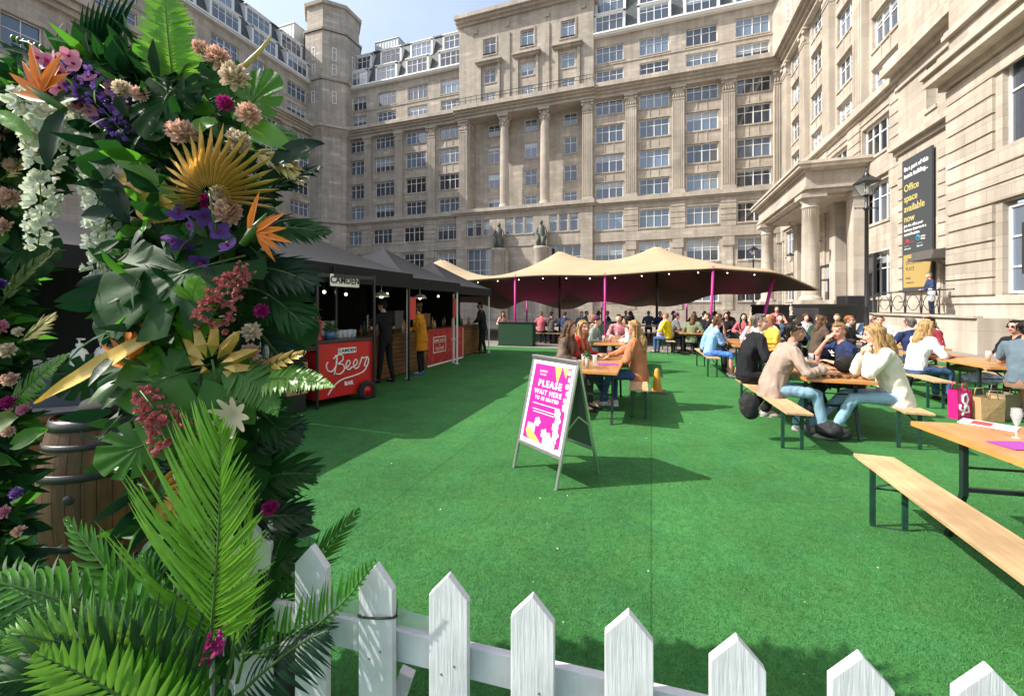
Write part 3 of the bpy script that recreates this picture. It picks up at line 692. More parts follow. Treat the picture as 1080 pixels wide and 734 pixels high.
m = MB(); m.tube([(6.0, 18.9, 2.02), (7.6, 19.6, 1.3)], .012, 5); m.tube([(2.17, 16.6, 2.9), (2.0, 14.9, .02)], .008, 5) if 0 else None; m.build('guy_rope', WHITE, r)
r = empty('string_lights', (0, 0, 0), 0, 'string of small round bulbs along the front hem of the tent', 'lights')
m = MB(); m.tube([P[i, 0]-Vector((0, .03, .07+.05*sin(i*1.1)**2)) for i in range(8, nx)], .006, 4); m.build('cable', BLACKM, r)
for i in range(10, nx-6, 4):
    m = MB(); m.ell(P[i, 0]-Vector((0, .03, .16)), .02, 8, 6); m.build('bulb', BULB, r)
# magenta up-lighters give the purple glow under the tent
for x, y in ((-2.6, 24.5), (2.6, 22), (-7, 24.5)):
    r = empty('uplighter', (x, y, 0), 0, {-2.6: 'small magenta floor lamp under the middle of the tent', 2.6: 'small magenta floor lamp under the right end of the tent', -7: 'small magenta floor lamp under the left part of the tent'}[x], 'lamp')
    m = MB(); m.lathe([(.01, .02), (.12, .02), (.12, .22), (.1, .22), (.1, .18), (.01, .18)], n=14); m.build('housing', BLACKM, r)
    m = MB(); m.lathe([(.01, .2), (.09, .2)], n=14); m.build('lens', mat('magenta_lens', (1, .05, .6), .4, emit=(1, .03, .5, 3)), r)
    l = bpy.data.lights.new('uplight', 'SPOT'); l.energy = 28; l.color = (1, .04, .6); l.spot_size = radians(95); l.shadow_soft_size = .08
    lo = link('uplight', l, r, (0, 0, .26)); lo.rotation_euler = (pi, 0, 0)

# things under and behind the tent: hedge boxes, planters, heaters
HEDGE = mat('clipped_green_screen', (.008, .05, .018), .8, vary=(40, .5), bump=(60, 1))
def hedge_box(x, y, w, d, h, label, rz=0):
    r = empty('hedge_screen', (x, y, 0), rz, label, 'hedge screen', 'green screens round the tent')
    m = MB(); m.box(-w/2, w/2, -d/2, d/2, .04, h); o = m.build('foliage_panel', HEDGE, r)
    m = MB(); m.box(-w/2-.02, w/2+.02, -d/2-.02, d/2+.02, h, h+.03); m.box(-w/2-.02, w/2+.02, -d/2-.02, d/2+.02, 0, .04); m.build('rim', BLACKM, r)
hedge_box(-5.35, 16.1, 1.5, .5, .95, 'tall green hedge screen beside the last stall')
hedge_box(-1.4, 17.6, 1.7, .45, .98, 'low green screen at the foot of the middle magenta pole')
hedge_box(3.2, 18.0, 2.6, .45, 1.0, 'green screen behind the woman in yellow')

# ---------------------------------------------------------------- gazebos and bars on the left
def gazebo(y0, y1, x0, x1, label, posts='white', zpk=3.15, ze=2.32, zb=2.04, back=True, side0=False):
    r = empty('gazebo', ((x0+x1)/2, (y0+y1)/2, 0), 0, label, 'gazebo', 'black pop-up gazebos along the left side')
    cx, cy = (x1-x0)/2, (y1-y0)/2
    m = MB(); N_ = 14
    def rp(a, t):   # a along one eave 0..1, t up to the peak, slightly sagging
        return t
    cs = [(-cx, -cy), (cx, -cy), (cx, cy), (-cx, cy)]
    for k in range(4):
        a, b = Vector((*cs[k], ze)), Vector((*cs[(k+1) % 4], ze)); pk = Vector((0, 0, zpk)); vs = []
        for i in range(N_+1):
            for j in range(N_+1):
                p = a.lerp(b, j/N_); q = p.lerp(pk, i/N_)
                q.z = ze+(zpk-ze)*(i/N_)**1.18 - .07*sin(pi*j/N_)*(1-i/N_)*(i/N_)*2
                vs.append(q)
        m.add(vs, [(i*(N_+1)+j, i*(N_+1)+j+1, (i+1)*(N_+1)+j+1, (i+1)*(N_+1)+j) for i in range(N_) for j in range(N_)], 0, True)
    m.build('canopy', BLACK_C, r)
    m = MB()
    for k in range(4):
        a, b = Vector((*cs[k], 0)), Vector((*cs[(k+1) % 4], 0)); n = 24; vs = []
        nrm = Vector((b.y-a.y, a.x-b.x, 0)).normalized()
        for j in range(n+1):
            p = a.lerp(b, j/n); off = .012*sin(j*2.1)
            vs += [p+UP*(ze+.0)+nrm*.01, p+UP*zb+nrm*(.015+off)]
        m.add(vs, [(2*j, 2*j+1, 2*j+3, 2*j+2) for j in range(n)], 0, True)
    m.build('valance', BLACK_C, r)
    pm = WHITE if posts == 'white' else BLACKM
    for sx, sy in ((-1, -1), (1, -1), (1, 1), (-1, 1)):
        m = MB(); x, y = sx*(cx-.06), sy*(cy-.06); m.box(x-.02, x+.02, y-.02, y+.02, 0, ze); m.box(x-.05, x+.05, y-.05, y+.05, 0, .02); m.build('post', pm, r)
    m = MB(); m.quad((-cx+.05, -cy, .02), (-cx+.05, cy, .02), (-cx+.05, cy, ze), (-cx+.05, -cy, ze)); m.build('darkening_drape', BLACK_IN, r)  # black sheet added so the stall looks dark inside
    for sy in (-1, 1):
        if side0 or sy == 1:
            m = MB(); m.quad((-cx, sy*(cy-.03), .02), (cx-1.2, sy*(cy-.03), .02), (cx-1.2, sy*(cy-.03), ze), (-cx, sy*(cy-.03), ze)); m.build('side_wall', BLACK_IN, r)
    return r
gazebo(.3, 3.3, -9.3, -5.35, 'black gazebo over the first bar counter, half hidden behind the flowers', 'black', 3.2, 2.25, 2.02)
gazebo(3.4, 7.72, -9.4, -5.0, 'largest black gazebo above the red beer cart', 'black', 3.5, 2.36, 2.05)
gazebo(7.78, 10.35, -8.4, -5.15, 'middle black gazebo with pale posts and a pointed top', 'white', 3.2, 2.3, 2.04)
gazebo(10.4, 13.2, -8.4, -5.35, 'farthest black gazebo next to the sand-coloured tent', 'white', 3.1, 2.25, 2.0)

def counter(y0, y1, x, label, dep=.6, h=1.0):
    r = empty('bar_counter', (x, (y0+y1)/2, 0), 0, label, 'bar counter', 'timber bar counters')
    m = MB(); n = 9; L_ = (y1-y0)/2
    for k in range(n):
        z = .04+k*(h-.08)/n; m.box(-.02, 0, -L_, L_, z, z+(h-.08)/n-.012)
        for sy in (-1, 1): m.box(-dep, -.02, sy*L_-.01, sy*L_+.01, z, z+(h-.08)/n-.012)
    m.build('front_panel', SLAT_W, r)
    m = MB(); m.box(-dep, .04, -L_-.02, L_+.02, h-.04, h); m.build('worktop', wt, r)
    m = MB(); m.box(-dep+.02, -.03, -L_+.03, L_-.03, .03, h-.05); m.build('carcass', BLACK_IN, r)
wt = wood_mat('bar_top', (.16, .08, .035), (.08, .04, .02), .4)
counter(.9, 4.2, -5.62, 'dark timber bar counter with soap bottles, behind the barrel', h=.92)
counter(6.75, 9.5, -5.66, 'slatted timber counter behind the barman in black')
counter(9.55, 11.55, -5.72, 'slatted counter carrying the red printed banner')
counter(11.6, 13.6, -5.85, 'far slatted timber counter behind the person in black')

# things on the counters
def bottle(x, y, z, c, h=.3, r_=.038, label='', cat='bottle', group='bottles on the bars'):
    m = MB(); m.lathe([(.005, 0), (r_, 0), (r_, h*.6), (r_*.4, h*.75), (r_*.35, h*.97), (r_*.42, h), (.004, h)], n=10)
    return tag(m.build('bottle', c, None, (x, y, z)), label, cat, group)
BCOLS = [mat('bottle_brown', (.12, .04, .01), .15), mat('bottle_green', (.02, .09, .03), .15), mat('bottle_clear', (.5, .5, .5), .15), mat('bottle_amber', (.5, .2, .03), .2)]
rnd = random.Random(4)
ORD = ['first', 'second', 'third', 'fourth', 'fifth', 'sixth', 'seventh', 'eighth', 'ninth', 'tenth', 'eleventh', 'twelfth']
BN_ = ['brown', 'green', 'clear', 'amber']
for i in range(9):
    bottle(-5.8-.12*(i % 2), 7.0+i*.25, 1.0, BCOLS[i % 4], .26+.06*(i % 3), .038, '%s glass bottle behind the barman, %s from the left' % (BN_[i % 4], ORD[i]), 'bottle')
for i in range(12):
    bottle(-5.95-.1*(i % 2), 9.6+i*.3, 1.0, BCOLS[(i*3+1) % 4], .24+.05*(i % 3), .036, '%s glass bottle on the far counters, %s from the left' % (BN_[(i*3+1) % 4], ORD[i]), 'bottle', 'bottles on the far counters')
for i in range(7):
    m = MB(); m.lathe([(.005, 0), (.032, 0), (.005, .01), (.005, .08), (.036, .12), (.033, .2)], n=12)
    tag(m.build('wine_glass', CLEAR, None, (-5.75-.09*(i % 2), 1.72+i*.13, .92)), 'empty wine glass, %s from the left on the dark counter' % ORD[i], 'glass', 'wine glasses on the counter')
for i, (y, l) in enumerate(((2.47, 'left one of two white pump soap bottles on the dark counter'), (2.66, 'right one of two white pump soap bottles on the dark counter'))):
    r = empty('pump_bottle', (-5.58, y, .92), 0, l, 'soap bottle')
    m = MB(); m.lathe([(.005, 0), (.065, 0), (.068, .02), (.068, .24), (.05, .28), (.022, .3), (.022, .32)], n=16); m.build('body', WHITE, r)
    m = MB(); m.lathe([(.028, .32), (.028, .345), (.008, .35), (.008, .39)], n=10); m.box(-.02, .075, -.012, .012, .385, .4); m.build('pump', WHITE, r)
    m = MB(); m.box(.062, .0705, -.035, .035, .06, .2); m.build('label', mat('pale_label', (.55, .66, .72), .5), r)
    m = MB(); m.box(.0705, .0715, -.02, .02, .13, .17); m.build('printed_mark', mat('dark_teal_print', (.02, .12, .15), .5), r)
# pendant lamps and bulbs under the gazebos
def pendant(x, y, z, label):
    r = empty('pendant_lamp', (x, y, z), 0, label, 'lamp', 'pendant lamps under the gazebos')
    m = MB(); m.lathe([(.17, 0), (.165, .03), (.12, .08), (.03, .12), (.015, .13)], n=20); m.tube([(0, 0, .12), (0, 0, 2.4-z)], .005, 5); m.build('shade', mat('enamel', (.8, .8, .78), .4), r)
    m = MB(); m.ell((0, 0, .02), .05, 10, 7); m.build('bulb', BULB, r)
pendant(-5.7, 7.55, 1.86, 'white dome pendant lamp above the barman'); pendant(-5.8, 9.3, 1.86, 'white dome pendant lamp above the printed banner')
for i, (y, z) in enumerate(((5.6, 1.9), (6.3, 1.93), (6.9, 1.9), (8.3, 1.95), (10.8, 1.95))):
    m = MB(); m.ell((0, 0, 0), .03, 8, 6, 0); m.tube([(0, 0, .03), (0, 0, .3)], .008, 5, 1); tag(m.build('festoon_bulb', [BULB, BLACKM], None, (-6.1, y, z)), 'small glowing bulb, %s from the left inside the black gazebos' % ORD[i], 'light bulb', 'festoon bulbs in the stalls')
# red printed banner on the counter front
r = empty('stall_banner', (-5.66, 10.5, 0), pi/2, 'red patterned banner with white framed lettering on the bar front', 'banner')
def red_print():
    m = mat('red_print', (.42, .03, .03), .6, vary=(7, .5)); return m
m = MB(); m.box(-1.05, 1.05, -.012, 0, .06, 1.02); m.build('sheet', red_print(), r)
m = MB()
for a in ((-1.07, 1.08, .01, .06), (1.05, 1.08, .06, .96)): m.box(a[0], a[1], -.014, -.002, a[2], a[3])
for x0, x1, z0, z1 in ((-.78, -.06, .78, .8), (-.78, -.06, .36, .38), (-.78, -.76, .38, .78), (-.08, -.06, .38, .78)): m.box(x0, x1, -.018, -.012, z0, z1)
m.build('white_rules', WHITE, r)
CREAM = mat('cream_print', (.75, .7, .6), .6)
text('lettering', 'PIMLINO', .16, CREAM, r, (-.42, -.016, .67)); text('lettering', 'AT', .06, CREAM, r, (-.42, -.016, .55)); text('lettering', 'SQUARE', .13, CREAM, r, (-.42, -.016, .46))
text('lettering', 'Drinks', .12, CREAM, r, (.42, -.016, .66)); text('lettering', 'bar', .12, CREAM, r, (.42, -.016, .54))
for x, z, l in ((-5.22, 8.05, 'small red panel between the pale posts left of the woman in mustard'), (-5.28, 10.3, 'small red panel between the pale posts right of the printed banner')):
    r = empty('post_sign', (x, z, 1.35), pi/2, l, 'sign'); m = MB(); m.box(-.12, .12, -.01, .01, 0, .5); m.build('panel', plastic('red_panel', (.6, .05, .04), .5), r)
    m = MB(); m.box(-.13, .13, -.005, .005, .5, .52); m.box(-.13, .13, -.005, .005, -.02, 0); m.build('rail', BLACKM, r)
# ---------------------------------------------------------------- beer cart
ca = atan2(6.0-5.03, -4.77+5.04)      # direction of the front panel in plan
cart = empty('beer_cart', (-5.04, 5.03, 0), ca, 'red two-wheeled beer cart with a white script sign on its front', 'cart')
# local x along the front (length 1.06), +y goes away from the courtyard, front faces -y
Lc, Dc = 1.06, 1.15
m = MB(); m.box(0, Lc, 0, Dc, .14, 1.05); m.build('body', RED, cart, bevel=.012)
m = MB(); m.box(-.03, Lc+.03, -.03, Dc+.03, 1.05, 1.09); m.build('worktop', mat('dark_top', (.03, .03, .03), .3), cart, bevel=.005)
for x, y in ((0, -.04), (Lc, -.04), (0, Dc), (Lc, Dc)):
    m = MB(); m.box(x-.018, x+.018, y-.018, y+.018, 0, 2.2); m.build('post', BLACKM, cart)
m = MB(); m.box(-.02, Lc, -.05, -.03, 2.12, 2.18); m.bar((0, -.04, 1.02), (-.0, Dc, 1.02), .03); m.bar((-.0, -.04, 1.0), (-.75, .1, 1.0), .025); m.build('rail', BLACKM, cart)
def wheel(x, y):
    m = MB(); M_ = Matrix.Translation((x, y, .17)) @ Matrix.Rotation(pi/2, 4, 'X')
    prof = [(.09, -.04), (.13, -.05), (.165, -.035), (.172, 0), (.165, .035), (.13, .05), (.09, .04)]
    vs = []; n = 28
    for rr, z in prof: vs += [M_ @ Vector((rr*cos(2*pi*k/n), rr*sin(2*pi*k/n), z)) for k in range(n)]
    m.add(vs, [(i*n+k, i*n+(k+1) % n, (i+1)*n+(k+1) % n, (i+1)*n+k) for i in range(6) for k in range(n)], 0, True)
    w = m.build('wheel', mat('tyre_rubber', (.015, .015, .015), .8), cart)
    m = MB(); vs = []
    for rr, z in [(.01, .05), (.03, .05), (.035, .025), (.09, .03), (.1, .0), (.09, -.03), (.01, -.03)]: vs += [M_ @ Vector((rr*cos(2*pi*k/n), rr*sin(2*pi*k/n), z)) for k in range(n)]
    m.add(vs, [(i*n+k, i*n+(k+1) % n, (i+1)*n+(k+1) % n, (i+1)*n+k) for i in range(6) for k in range(n)], 0, True); m.build('hub', RED, w)
wheel(Lc-.16, -.06); wheel(.2, Dc-.1)
WP = mat('white_lettering', (.85, .85, .82), .5)
def plaque(x, z, w, h, size, par, name='sign_plate', yy=-.012):
    m = MB(); pts = []
    for cx, cz, a0 in ((w/2-.02, h/2-.02, 0), (-w/2+.02, h/2-.02, 90), (-w/2+.02, -h/2+.02, 180), (w/2-.02, -h/2+.02, 270)):
        for k in range(4): a = radians(a0+30*k); pts.append((x+cx+.02*cos(a), yy, z+cz+.02*sin(a)))
    m.prism(pts, (0, .01, 0)); p = m.build(name, WP, par)
    text('lettering', 'CAMDEN', size, BLACKM, p, (x, yy-.002, z), bold=.003*size/.1, spacing=1.08)
plaque(.55, .9, .34, .095, .075, cart)
text('lettering', 'BAR', .09, WP, cart, (.58, -.006, .34), bold=.004)
# hand-drawn script: one stroke of tube per letter
def script(strokes, w=.011):
    m = MB()
    for st in strokes:
        pts = [Vector((x, -.008, z)) for x, z in st]; out = []
        for i in range(len(pts)-1):
            p0 = pts[max(i-1, 0)]; p1 = pts[i]; p2 = pts[i+1]; p3 = pts[min(i+2, len(pts)-1)]
            for t in (0, .25, .5, .75):
                out.append(.5*((2*p1)+(p2-p0)*t+(2*p0-5*p1+4*p2-p3)*t*t+(3*p1-p0-3*p2+p3)*t**3))
        out.append(pts[-1]); m.tube(out, w, 6)
    return m
def eloop(x): return [(x, .6), (x+.07, .63), (x+.1, .69), (x+.07, .73), (x+.03, .68), (x+.035, .6), (x+.08, .57), (x+.14, .61)]
S = [[(.2, .74), (.17, .68), (.2, .6), (.27, .58), (.34, .66), (.36, .78), (.33, .84)], [(.36, .82), (.34, .66), (.31, .52)],
     [(.29, .78), (.38, .84), (.46, .82), (.46, .74), (.38, .69), (.47, .67), (.49, .58), (.42, .52), (.34, .53)],
     eloop(.5), eloop(.64), [(.78, .62), (.82, .72), (.84, .76), (.86, .73), (.93, .75), (.9, .66), (.88, .6), (.94, .6), (.97, .7), (.93, .76)],
     [(.94, .6), (.86, .5), (.66, .45), (.45, .42), (.3, .33), (.2, .2)]]
script(S).build('script_lettering', WP, cart)
# hanging CAMDEN plate on the gazebo valance
r = empty('hanging_sign', (-4.93, 5.55, 0), pi/2, 'white rounded name plate hanging on the gazebo valance above the cart', 'sign')
plaque(0, 2.08, .68, .2, .155, r); m = MB(); m.box(-.25, -.24, -.008, .05, 2.17, 2.3); m.build('hanger', BLACKM, r)
# on the cart: tap, planter, cup stacks, glasses
def cart_pt(x, y, z): return Matrix.Translation((-5.04, 5.03, 0)) @ Rz(ca) @ Vector((x, y, z))
r = empty('beer_tap', cart_pt(.2, .35, 1.09), ca, 'red beer font with tall chrome column on the cart', 'beer tap')
m = MB(); m.lathe([(.1, 0), (.1, .03), (.07, .05), (.075, .3), (.06, .34), (.01, .36)], n=18); m.tube([(0, 0, .3), (0, -.12, .34), (0, -.16, .28)], .015, 8); m.build('barrel', RED, r)
m = MB(); m.tube([(0, 0, .34), (0, 0, .8)], .025, 10); m.tube([(-.06, 0, .42), (.06, 0, .42)], .015, 8); m.build('column', STEEL, r)
r = empty('flower_pot', cart_pt(.42, .3, 1.09), ca, 'small blue pot of herbs on the red cart', 'pot plant')
m = MB(); m.lathe([(.01, 0), (.07, 0), (.09, .12), (.08, .12), (.075, .1), (.01, .1)], n=16); m.build('pot', plastic('blue_glaze', (.05, .15, .3)), r)
LEAFD = mat('herb_leaf', (.03, .1, .02), .6)
def leaf_clump(m, c, R, n, s, rn, mi=0):
    for _ in range(n):
        v = Vector((rn.gauss(0, 1), rn.gauss(0, 1), rn.gauss(0, 1))).normalized()*R*rn.uniform(.5, 1); p = Vector(c)+v
        a = Vector((rn.gauss(0, 1), rn.gauss(0, 1), rn.gauss(0, 1))).normalized(); b = a.cross(v).normalized()
        L_ = s*rn.uniform(.6, 1.3); m.add([p, p+a*L_*.5+b*L_*.25, p+a*L_, p+a*L_*.5-b*L_*.25], [(0, 1, 2, 3)], mi)
m = MB(); leaf_clump(m, (0, 0, .19), .1, 120, .07, rnd); m.build('foliage', LEAFD, r)
CUP = mat('clear_plastic_cups', (.75, .78, .8), .2, alpha=.75)
for i, (x, y, h) in enumerate(((-.12, .15, .62), (-.24, .2, .78), (-.36, .1, .6), (-.2, .32, .55))):
    m = MB()
    for k in range(int(h/.035)): z = k*.035; rr = .048*(1-.35*k*.035/h); m.lathe([(rr*.96, z), (rr, z+.006), (rr*.93, z+.03)], n=14)
    m.lathe([(.03, h-.04), (.028, h+.05), (.002, h+.05)], n=14)
    m_ = m.build('cup_stack', CUP, None, cart_pt(x, y, .98)); tag(m_, ['tall stack of clear cups nearest the red cart', 'tallest stack of clear plastic cups by the cart', 'leftmost stack of clear plastic cups by the cart', 'short rear stack of clear plastic cups by the cart'][i], 'cups', 'stacks of plastic cups by the cart')
r = empty('side_shelf', cart_pt(-.42, .05, .0), ca, 'slim black side shelf under the stacks of plastic cups', 'shelf')
m = MB(); m.box(-.12, .4, -.1, .42, .955, .98); m.build('board', BLACKM, r)
for x, y in ((-.1, -.08), (-.1, .4)): m = MB(); m.box(x-.012, x+.012, y-.012, y+.012, 0, .955); m.build('leg', BLACKM, r)
r = empty('carton', cart_pt(-.3, .1, 0), ca, 'brown cardboard carton with round black mark left of the cart', 'box')
m = MB(); m.box(-.16, .16, -.12, .2, .3, .78); m.build('box', mat('cardboard', (.38, .25, .12), .8, vary=(5, .1)), r); m = MB(); m.box(-.14, .14, -.1, .18, 0, .3); m.build('crate', BLACKM, r)
m = MB(); m.lathe([(.03, 0), (.05, 0), (.05, .004), (.03, .004)], n=20, M=Matrix.Rotation(pi/2, 4, 'X')); m.build('printed_ring', BLACKM, r, (0.03, -.122, .6))
for i in range(8):
    m = MB(); m.lathe([(.005, 0), (.034, 0), (.04, .14), (.037, .14), (.032, .01), (.005, .01)], n=12)
    tag(m.build('glass', CLEAR, None, cart_pt(.58+.09*(i % 4), .25+.1*(i//4), 1.09)), 'empty beer glass in the %s row on the red cart, %s from the left' % ('front' if i < 4 else 'back', ORD[i % 4]), 'glass', 'beer glasses on the cart')

# stock and kit inside the stalls
def stock(x, y, z, w, d, h, m_, label, name='crate', cat='crate', group='stock inside the stalls', slats=True):
    r_ = empty(name, (x, y, z), 0, label, cat, group); q = MB()
    if slats:
        for k in range(4): q.box(-d/2, d/2, -w/2, w/2, k*h/4+.01, (k+1)*h/4-.01)
        q.box(-d/2+.01, d/2-.01, -w/2+.01, w/2-.01, 0, h)
    else: q.box(-d/2, d/2, -w/2, w/2, 0, h)
    q.build('box', m_, r_, bevel=.006); q = MB(); q.box(-d/2-.01, d/2+.01, -w/2-.01, w/2+.01, h, h+.02); q.build('lid', m_, r_)
    return r_
GR1 = mat('grey_plastic', (.22, .23, .25), .4); CB = mat('carton', (.3, .2, .11), .8); WHB = mat('white_box', (.6, .6, .58), .5)
for i, (y, z, w, h, mm, lb) in enumerate(((4.2, 1.0, .5, .35, GR1, 'grey crate at the back of the largest gazebo'), (4.9, 1.0, .6, .5, STEEL, 'steel drinks chiller at the back of the largest gazebo'), (5.7, 1.0, .45, .4, CB, 'brown carton at the back of the largest gazebo'), (6.5, 1.0, .7, .45, STEEL, 'steel coffee machine at the back behind the red cart'),
     (7.1, 1.0, .4, .3, WHB, 'white box on the back bar of the largest gazebo'), (8.3, 1.0, .5, .4, WHB, 'white box at the back of the middle gazebo'), (9.1, 1.0, .6, .3, CB, 'brown carton at the back of the middle gazebo'), (9.9, 1.0, .4, .5, GR1, 'grey crate at the back of the middle gazebo'), (11.2, 1.0, .5, .4, CB, 'brown carton at the back of the last gazebo'))):
    stock(-6.95-.1*(i % 2), y, z, w, .4, h, mm, lb)
r = empty('back_bar', (-7.05, 7.6, 0), 0, 'long dark back bar running behind the stalls', 'back bar')
m = MB(); m.box(-.3, .3, -3.9, 3.9, .94, 1.0); m.build('worktop', wt, r); m = MB(); m.box(-.28, .28, -3.85, 3.85, 0, .94); m.build('carcass', BLACK_IN, r)
for i, (y, z) in enumerate(((5.1, 1.62), (8.9, 1.62), (11.0, 1.62))):
    r = empty('menu_board', (-7.9, y, z), pi/2, ['dark menu board hanging at the back of the largest gazebo', 'dark menu board hanging at the back of the middle gazebo', 'dark menu board hanging at the back of the last gazebo'][i], 'menu board')
    m = MB(); m.box(-.45, .45, -.01, .01, 0, .5); m.build('board', mat('chalk_board', (.03, .03, .032), .8), r)
    m = MB(); m.box(-.48, .48, -.015, .015, .5, .53); m.box(-.48, .48, -.015, .015, -.03, 0); m.build('frame', SLAT_W, r)
    for k in range(5):
        m = MB(); m.box(-.38, .3-.1*(k % 3), -.014, -.01, .41-k*.085, .43-k*.085); m.build('chalk_line', CREAM, r)
# barrel host stand with laptop
r = empty('barrel', (-3.43, 1.63, 0), .2, 'old oak whisky barrel with black hoops used as a host stand', 'barrel')
def br_r(z): t = (z/.95-.5)*2; return .228+.062*(1-t*t)
m = MB(); n = 26
for k in range(n):
    a0, a1 = 2*pi*k/n+.005, 2*pi*(k+1)/n-.005; vs = []
    for i in range(17):
        z = .95*i/16; rr = br_r(z); vs += [(rr*cos(a0), rr*sin(a0), z), (rr*1.004*cos((a0+a1)/2), rr*1.004*sin((a0+a1)/2), z), (rr*cos(a1), rr*sin(a1), z)]
    m.add(vs, [(3*i+j, 3*i+j+1, 3*i+j+4, 3*i+j+3) for i in range(16) for j in range(2)], 0, True)
m.lathe([(.002, .93), (.225, .93)], n=26); m.lathe([(br_r(0)-.01, 0), (br_r(.5)-.008, .475), (br_r(0)-.01, .95)], n=26); m.build('staves', BARREL_W, r)
for z0, z1 in ((.0, .05), (.18, .225), (.31, .35) if 0 else (.34, .385), (.6, .645), (.78, .815), (.89, .95)):
    if z0 == .34: continue
    m = MB(); m.lathe([(br_r(z0)+.002, z0), (br_r(z0)+.007, z0), (br_r((z0+z1)/2)+.007, (z0+z1)/2), (br_r(z1)+.007, z1), (br_r(z1)+.001, z1)], n=40); m.build('hoop', BLACKM, r)
m = MB(); m.ell((0, 0, 0), (.03, .012, .03), 12, 8); m.build('bung', BLACKM, r, (.288*cos(-1.15), .288*sin(-1.15), .5), (0, 0, -1.15+pi/2))
r = empty('laptop', at(62, 436, 2.66)+Vector((0, 0, 0)), radians(-128), 'open dark laptop on top of the barrel', 'laptop'); r.location.z = .955
m = MB(); m.box(-.17, .17, -.12, .12, 0, .016); m.build('base', mat('laptop_dark', (.03, .032, .036), .35), r)
M_ = Matrix.Translation((0, -.12, .012)) @ Matrix.Rotation(radians(18), 4, 'X')
m = MB(); m.box(-.17, .17, -.008, 0, 0, .23, 0, M_); m.build('screen', mat('laptop_lid', (.03, .034, .04), .3), r)
m = MB(); m.ell((0, 0, .05), (.2, .16, .07), 16, 10); tag(m.build('black_cloth_bag', BLACK_IN, None, (-3.36, 1.66, .955)), 'slumped black cloth bag beside the laptop on the barrel', 'bag')
# dark parasol over the bar whose round canopy shades the turf
r = empty('parasol', (-5.3, 3.2, 0), 0, 'small black parasol standing by the first bar behind the flowers', 'parasol') if 0 else None

# ---------------------------------------------------------------- A-board
fL, fR, fB = Vector((.015*CY-SY*4.089, .015*SY+CY*4.089, 0)), Vector((.39*CY-SY*3.585, .39*SY+CY*3.585, 0)), Vector((.864*CY-SY*3.898, .864*SY+CY*3.898, 0))
ux = (fR-fL).normalized(); Wb = (fR-fL).length; uy = Vector((-ux.y, ux.x, 0))
depth_ab = abs((fB-fR).dot(uy)); sgn = 1 if (fB-fR).dot(uy) > 0 else -1
ab = empty('a_board', (fL+fR)/2+uy*sgn*depth_ab/2, atan2(ux.y, ux.x), 'aluminium A-board with bright pink waiting sign standing on the turf', 'A-board')
Ha = 1.13; hd = depth_ab/2
def apanel(sg):    # matrix: local x right, local z up the panel, local -y outward
    th = atan2(hd, Ha); return Matrix.Translation((0, sg*hd, 0)) @ Matrix.Rotation(-sg*-th, 4, 'X') if 0 else Matrix.Translation((0, sg*hd, 0)) @ Matrix.Rotation(sg*th, 4, 'X')
Lp = sqrt(Ha**2+hd**2)
def make_panel(sg, front):
    M_ = apanel(sg); w = Wb/2
    f = MB()
    for sx in (-1, 1): f.box(sx*w-.014, sx*w+.014, -.012, .012, 0, Lp, 0, M_)
    f.box(-w+.014, w-.014, -.012, .012, Lp-.035, Lp, 0, M_); f.box(-w+.014, w-.014, -.012, .012, .27, .305, 0, M_)
    f.build('frame', ALU, ab, bevel=.003)
    b = MB(); b.box(-w+.014, w-.014, -.004, .004, .305, Lp-.035, 0, M_); b.build('backing', mat('grey_backing', (.13, .15, .14), .35), ab)
    return M_, w
Mf, wf = make_panel(-1 if sgn > 0 else 1, True); make_panel(1 if sgn > 0 else -1, False)
PINK = mat('pink_print', (.78, .015, .24), .35, coat=.4); PWH = mat('poster_white', (.85, .84, .85), .4); PGOLD = mat('gold_leaf_print', (.75, .5, .1), .4); PPALE = mat('pale_pink_print', (.8, .5, .62), .4)
def onp(x, z, o=.006): return Mf @ Vector((x, -o, z))
def psheet(name, pts, m_, o): q = MB(); q.poly([onp(x, z, o) for x, z in pts]); return q.build(name, m_, ab)
psheet('poster_margin', [(-wf+.02, .31), (wf-.02, .31), (wf-.02, Lp-.04), (-wf+.02, Lp-.04)], PWH, .006)
psheet('poster', [(-wf+.05, .345), (wf-.05, .345), (wf-.05, Lp-.075), (-wf+.05, Lp-.075)], PINK, .0075)
def ptext(s, size, x, z, m_=PWH, **k):
    me = text_mesh('lettering', s, size, m_, extrude=.0005, **k); o = link('lettering', me, ab)
    o.matrix_local = Mf @ Matrix.Translation((x, -.0095, z)) @ Matrix.Rotation(pi/2, 4, 'X')
tz = Lp-.075
ptext('PLEASE', .09, -.0, tz-.19, spacing=1.25, bold=.003); ptext('WAIT HERE', .066, -.01, tz-.275, spacing=1.2, bold=.0015); ptext('TO BE SEATED', .045, -.01, tz-.335, spacing=1.2, bold=.001)
ptext('SUMMER', .03, -.12, tz-.07); ptext('terrace', .03, -.12, tz-.1)
for z, w in ((-.395, .2), (-.45, .19), (-.475, .17)): psheet('rule', [(-w, tz+z), (w-.03, tz+z), (w-.03, tz+z+.006), (-w, tz+z+.006)], PWH, .009)
def flower_pts(cx, cz, R, n=5): return [(cx+R*(.72+.28*abs(cos(n*a/2)))*cos(a), cz+R*(.72+.28*abs(cos(n*a/2)))*sin(a)) for a in [2*pi*k/30 for k in range(30)]]
def clampp(pts): return [(min(max(x, -wf+.05), wf-.03), min(max(z, .335), Lp-.055)) for x, z in pts]
rr = random.Random(8)
for i in range(11):
    z = .4+i*.065; x = wf-.05-(.0 if i % 2 else .02)-(.07 if i < 5 else 0); psheet('printed_flower', clampp(flower_pts(x, z, .045 if i < 6 else .028)), PWH if i % 3 else PPALE, .009+.0006*i)
psheet('printed_flower', clampp(flower_pts(-.08, .53, .045)), PWH, .0095)
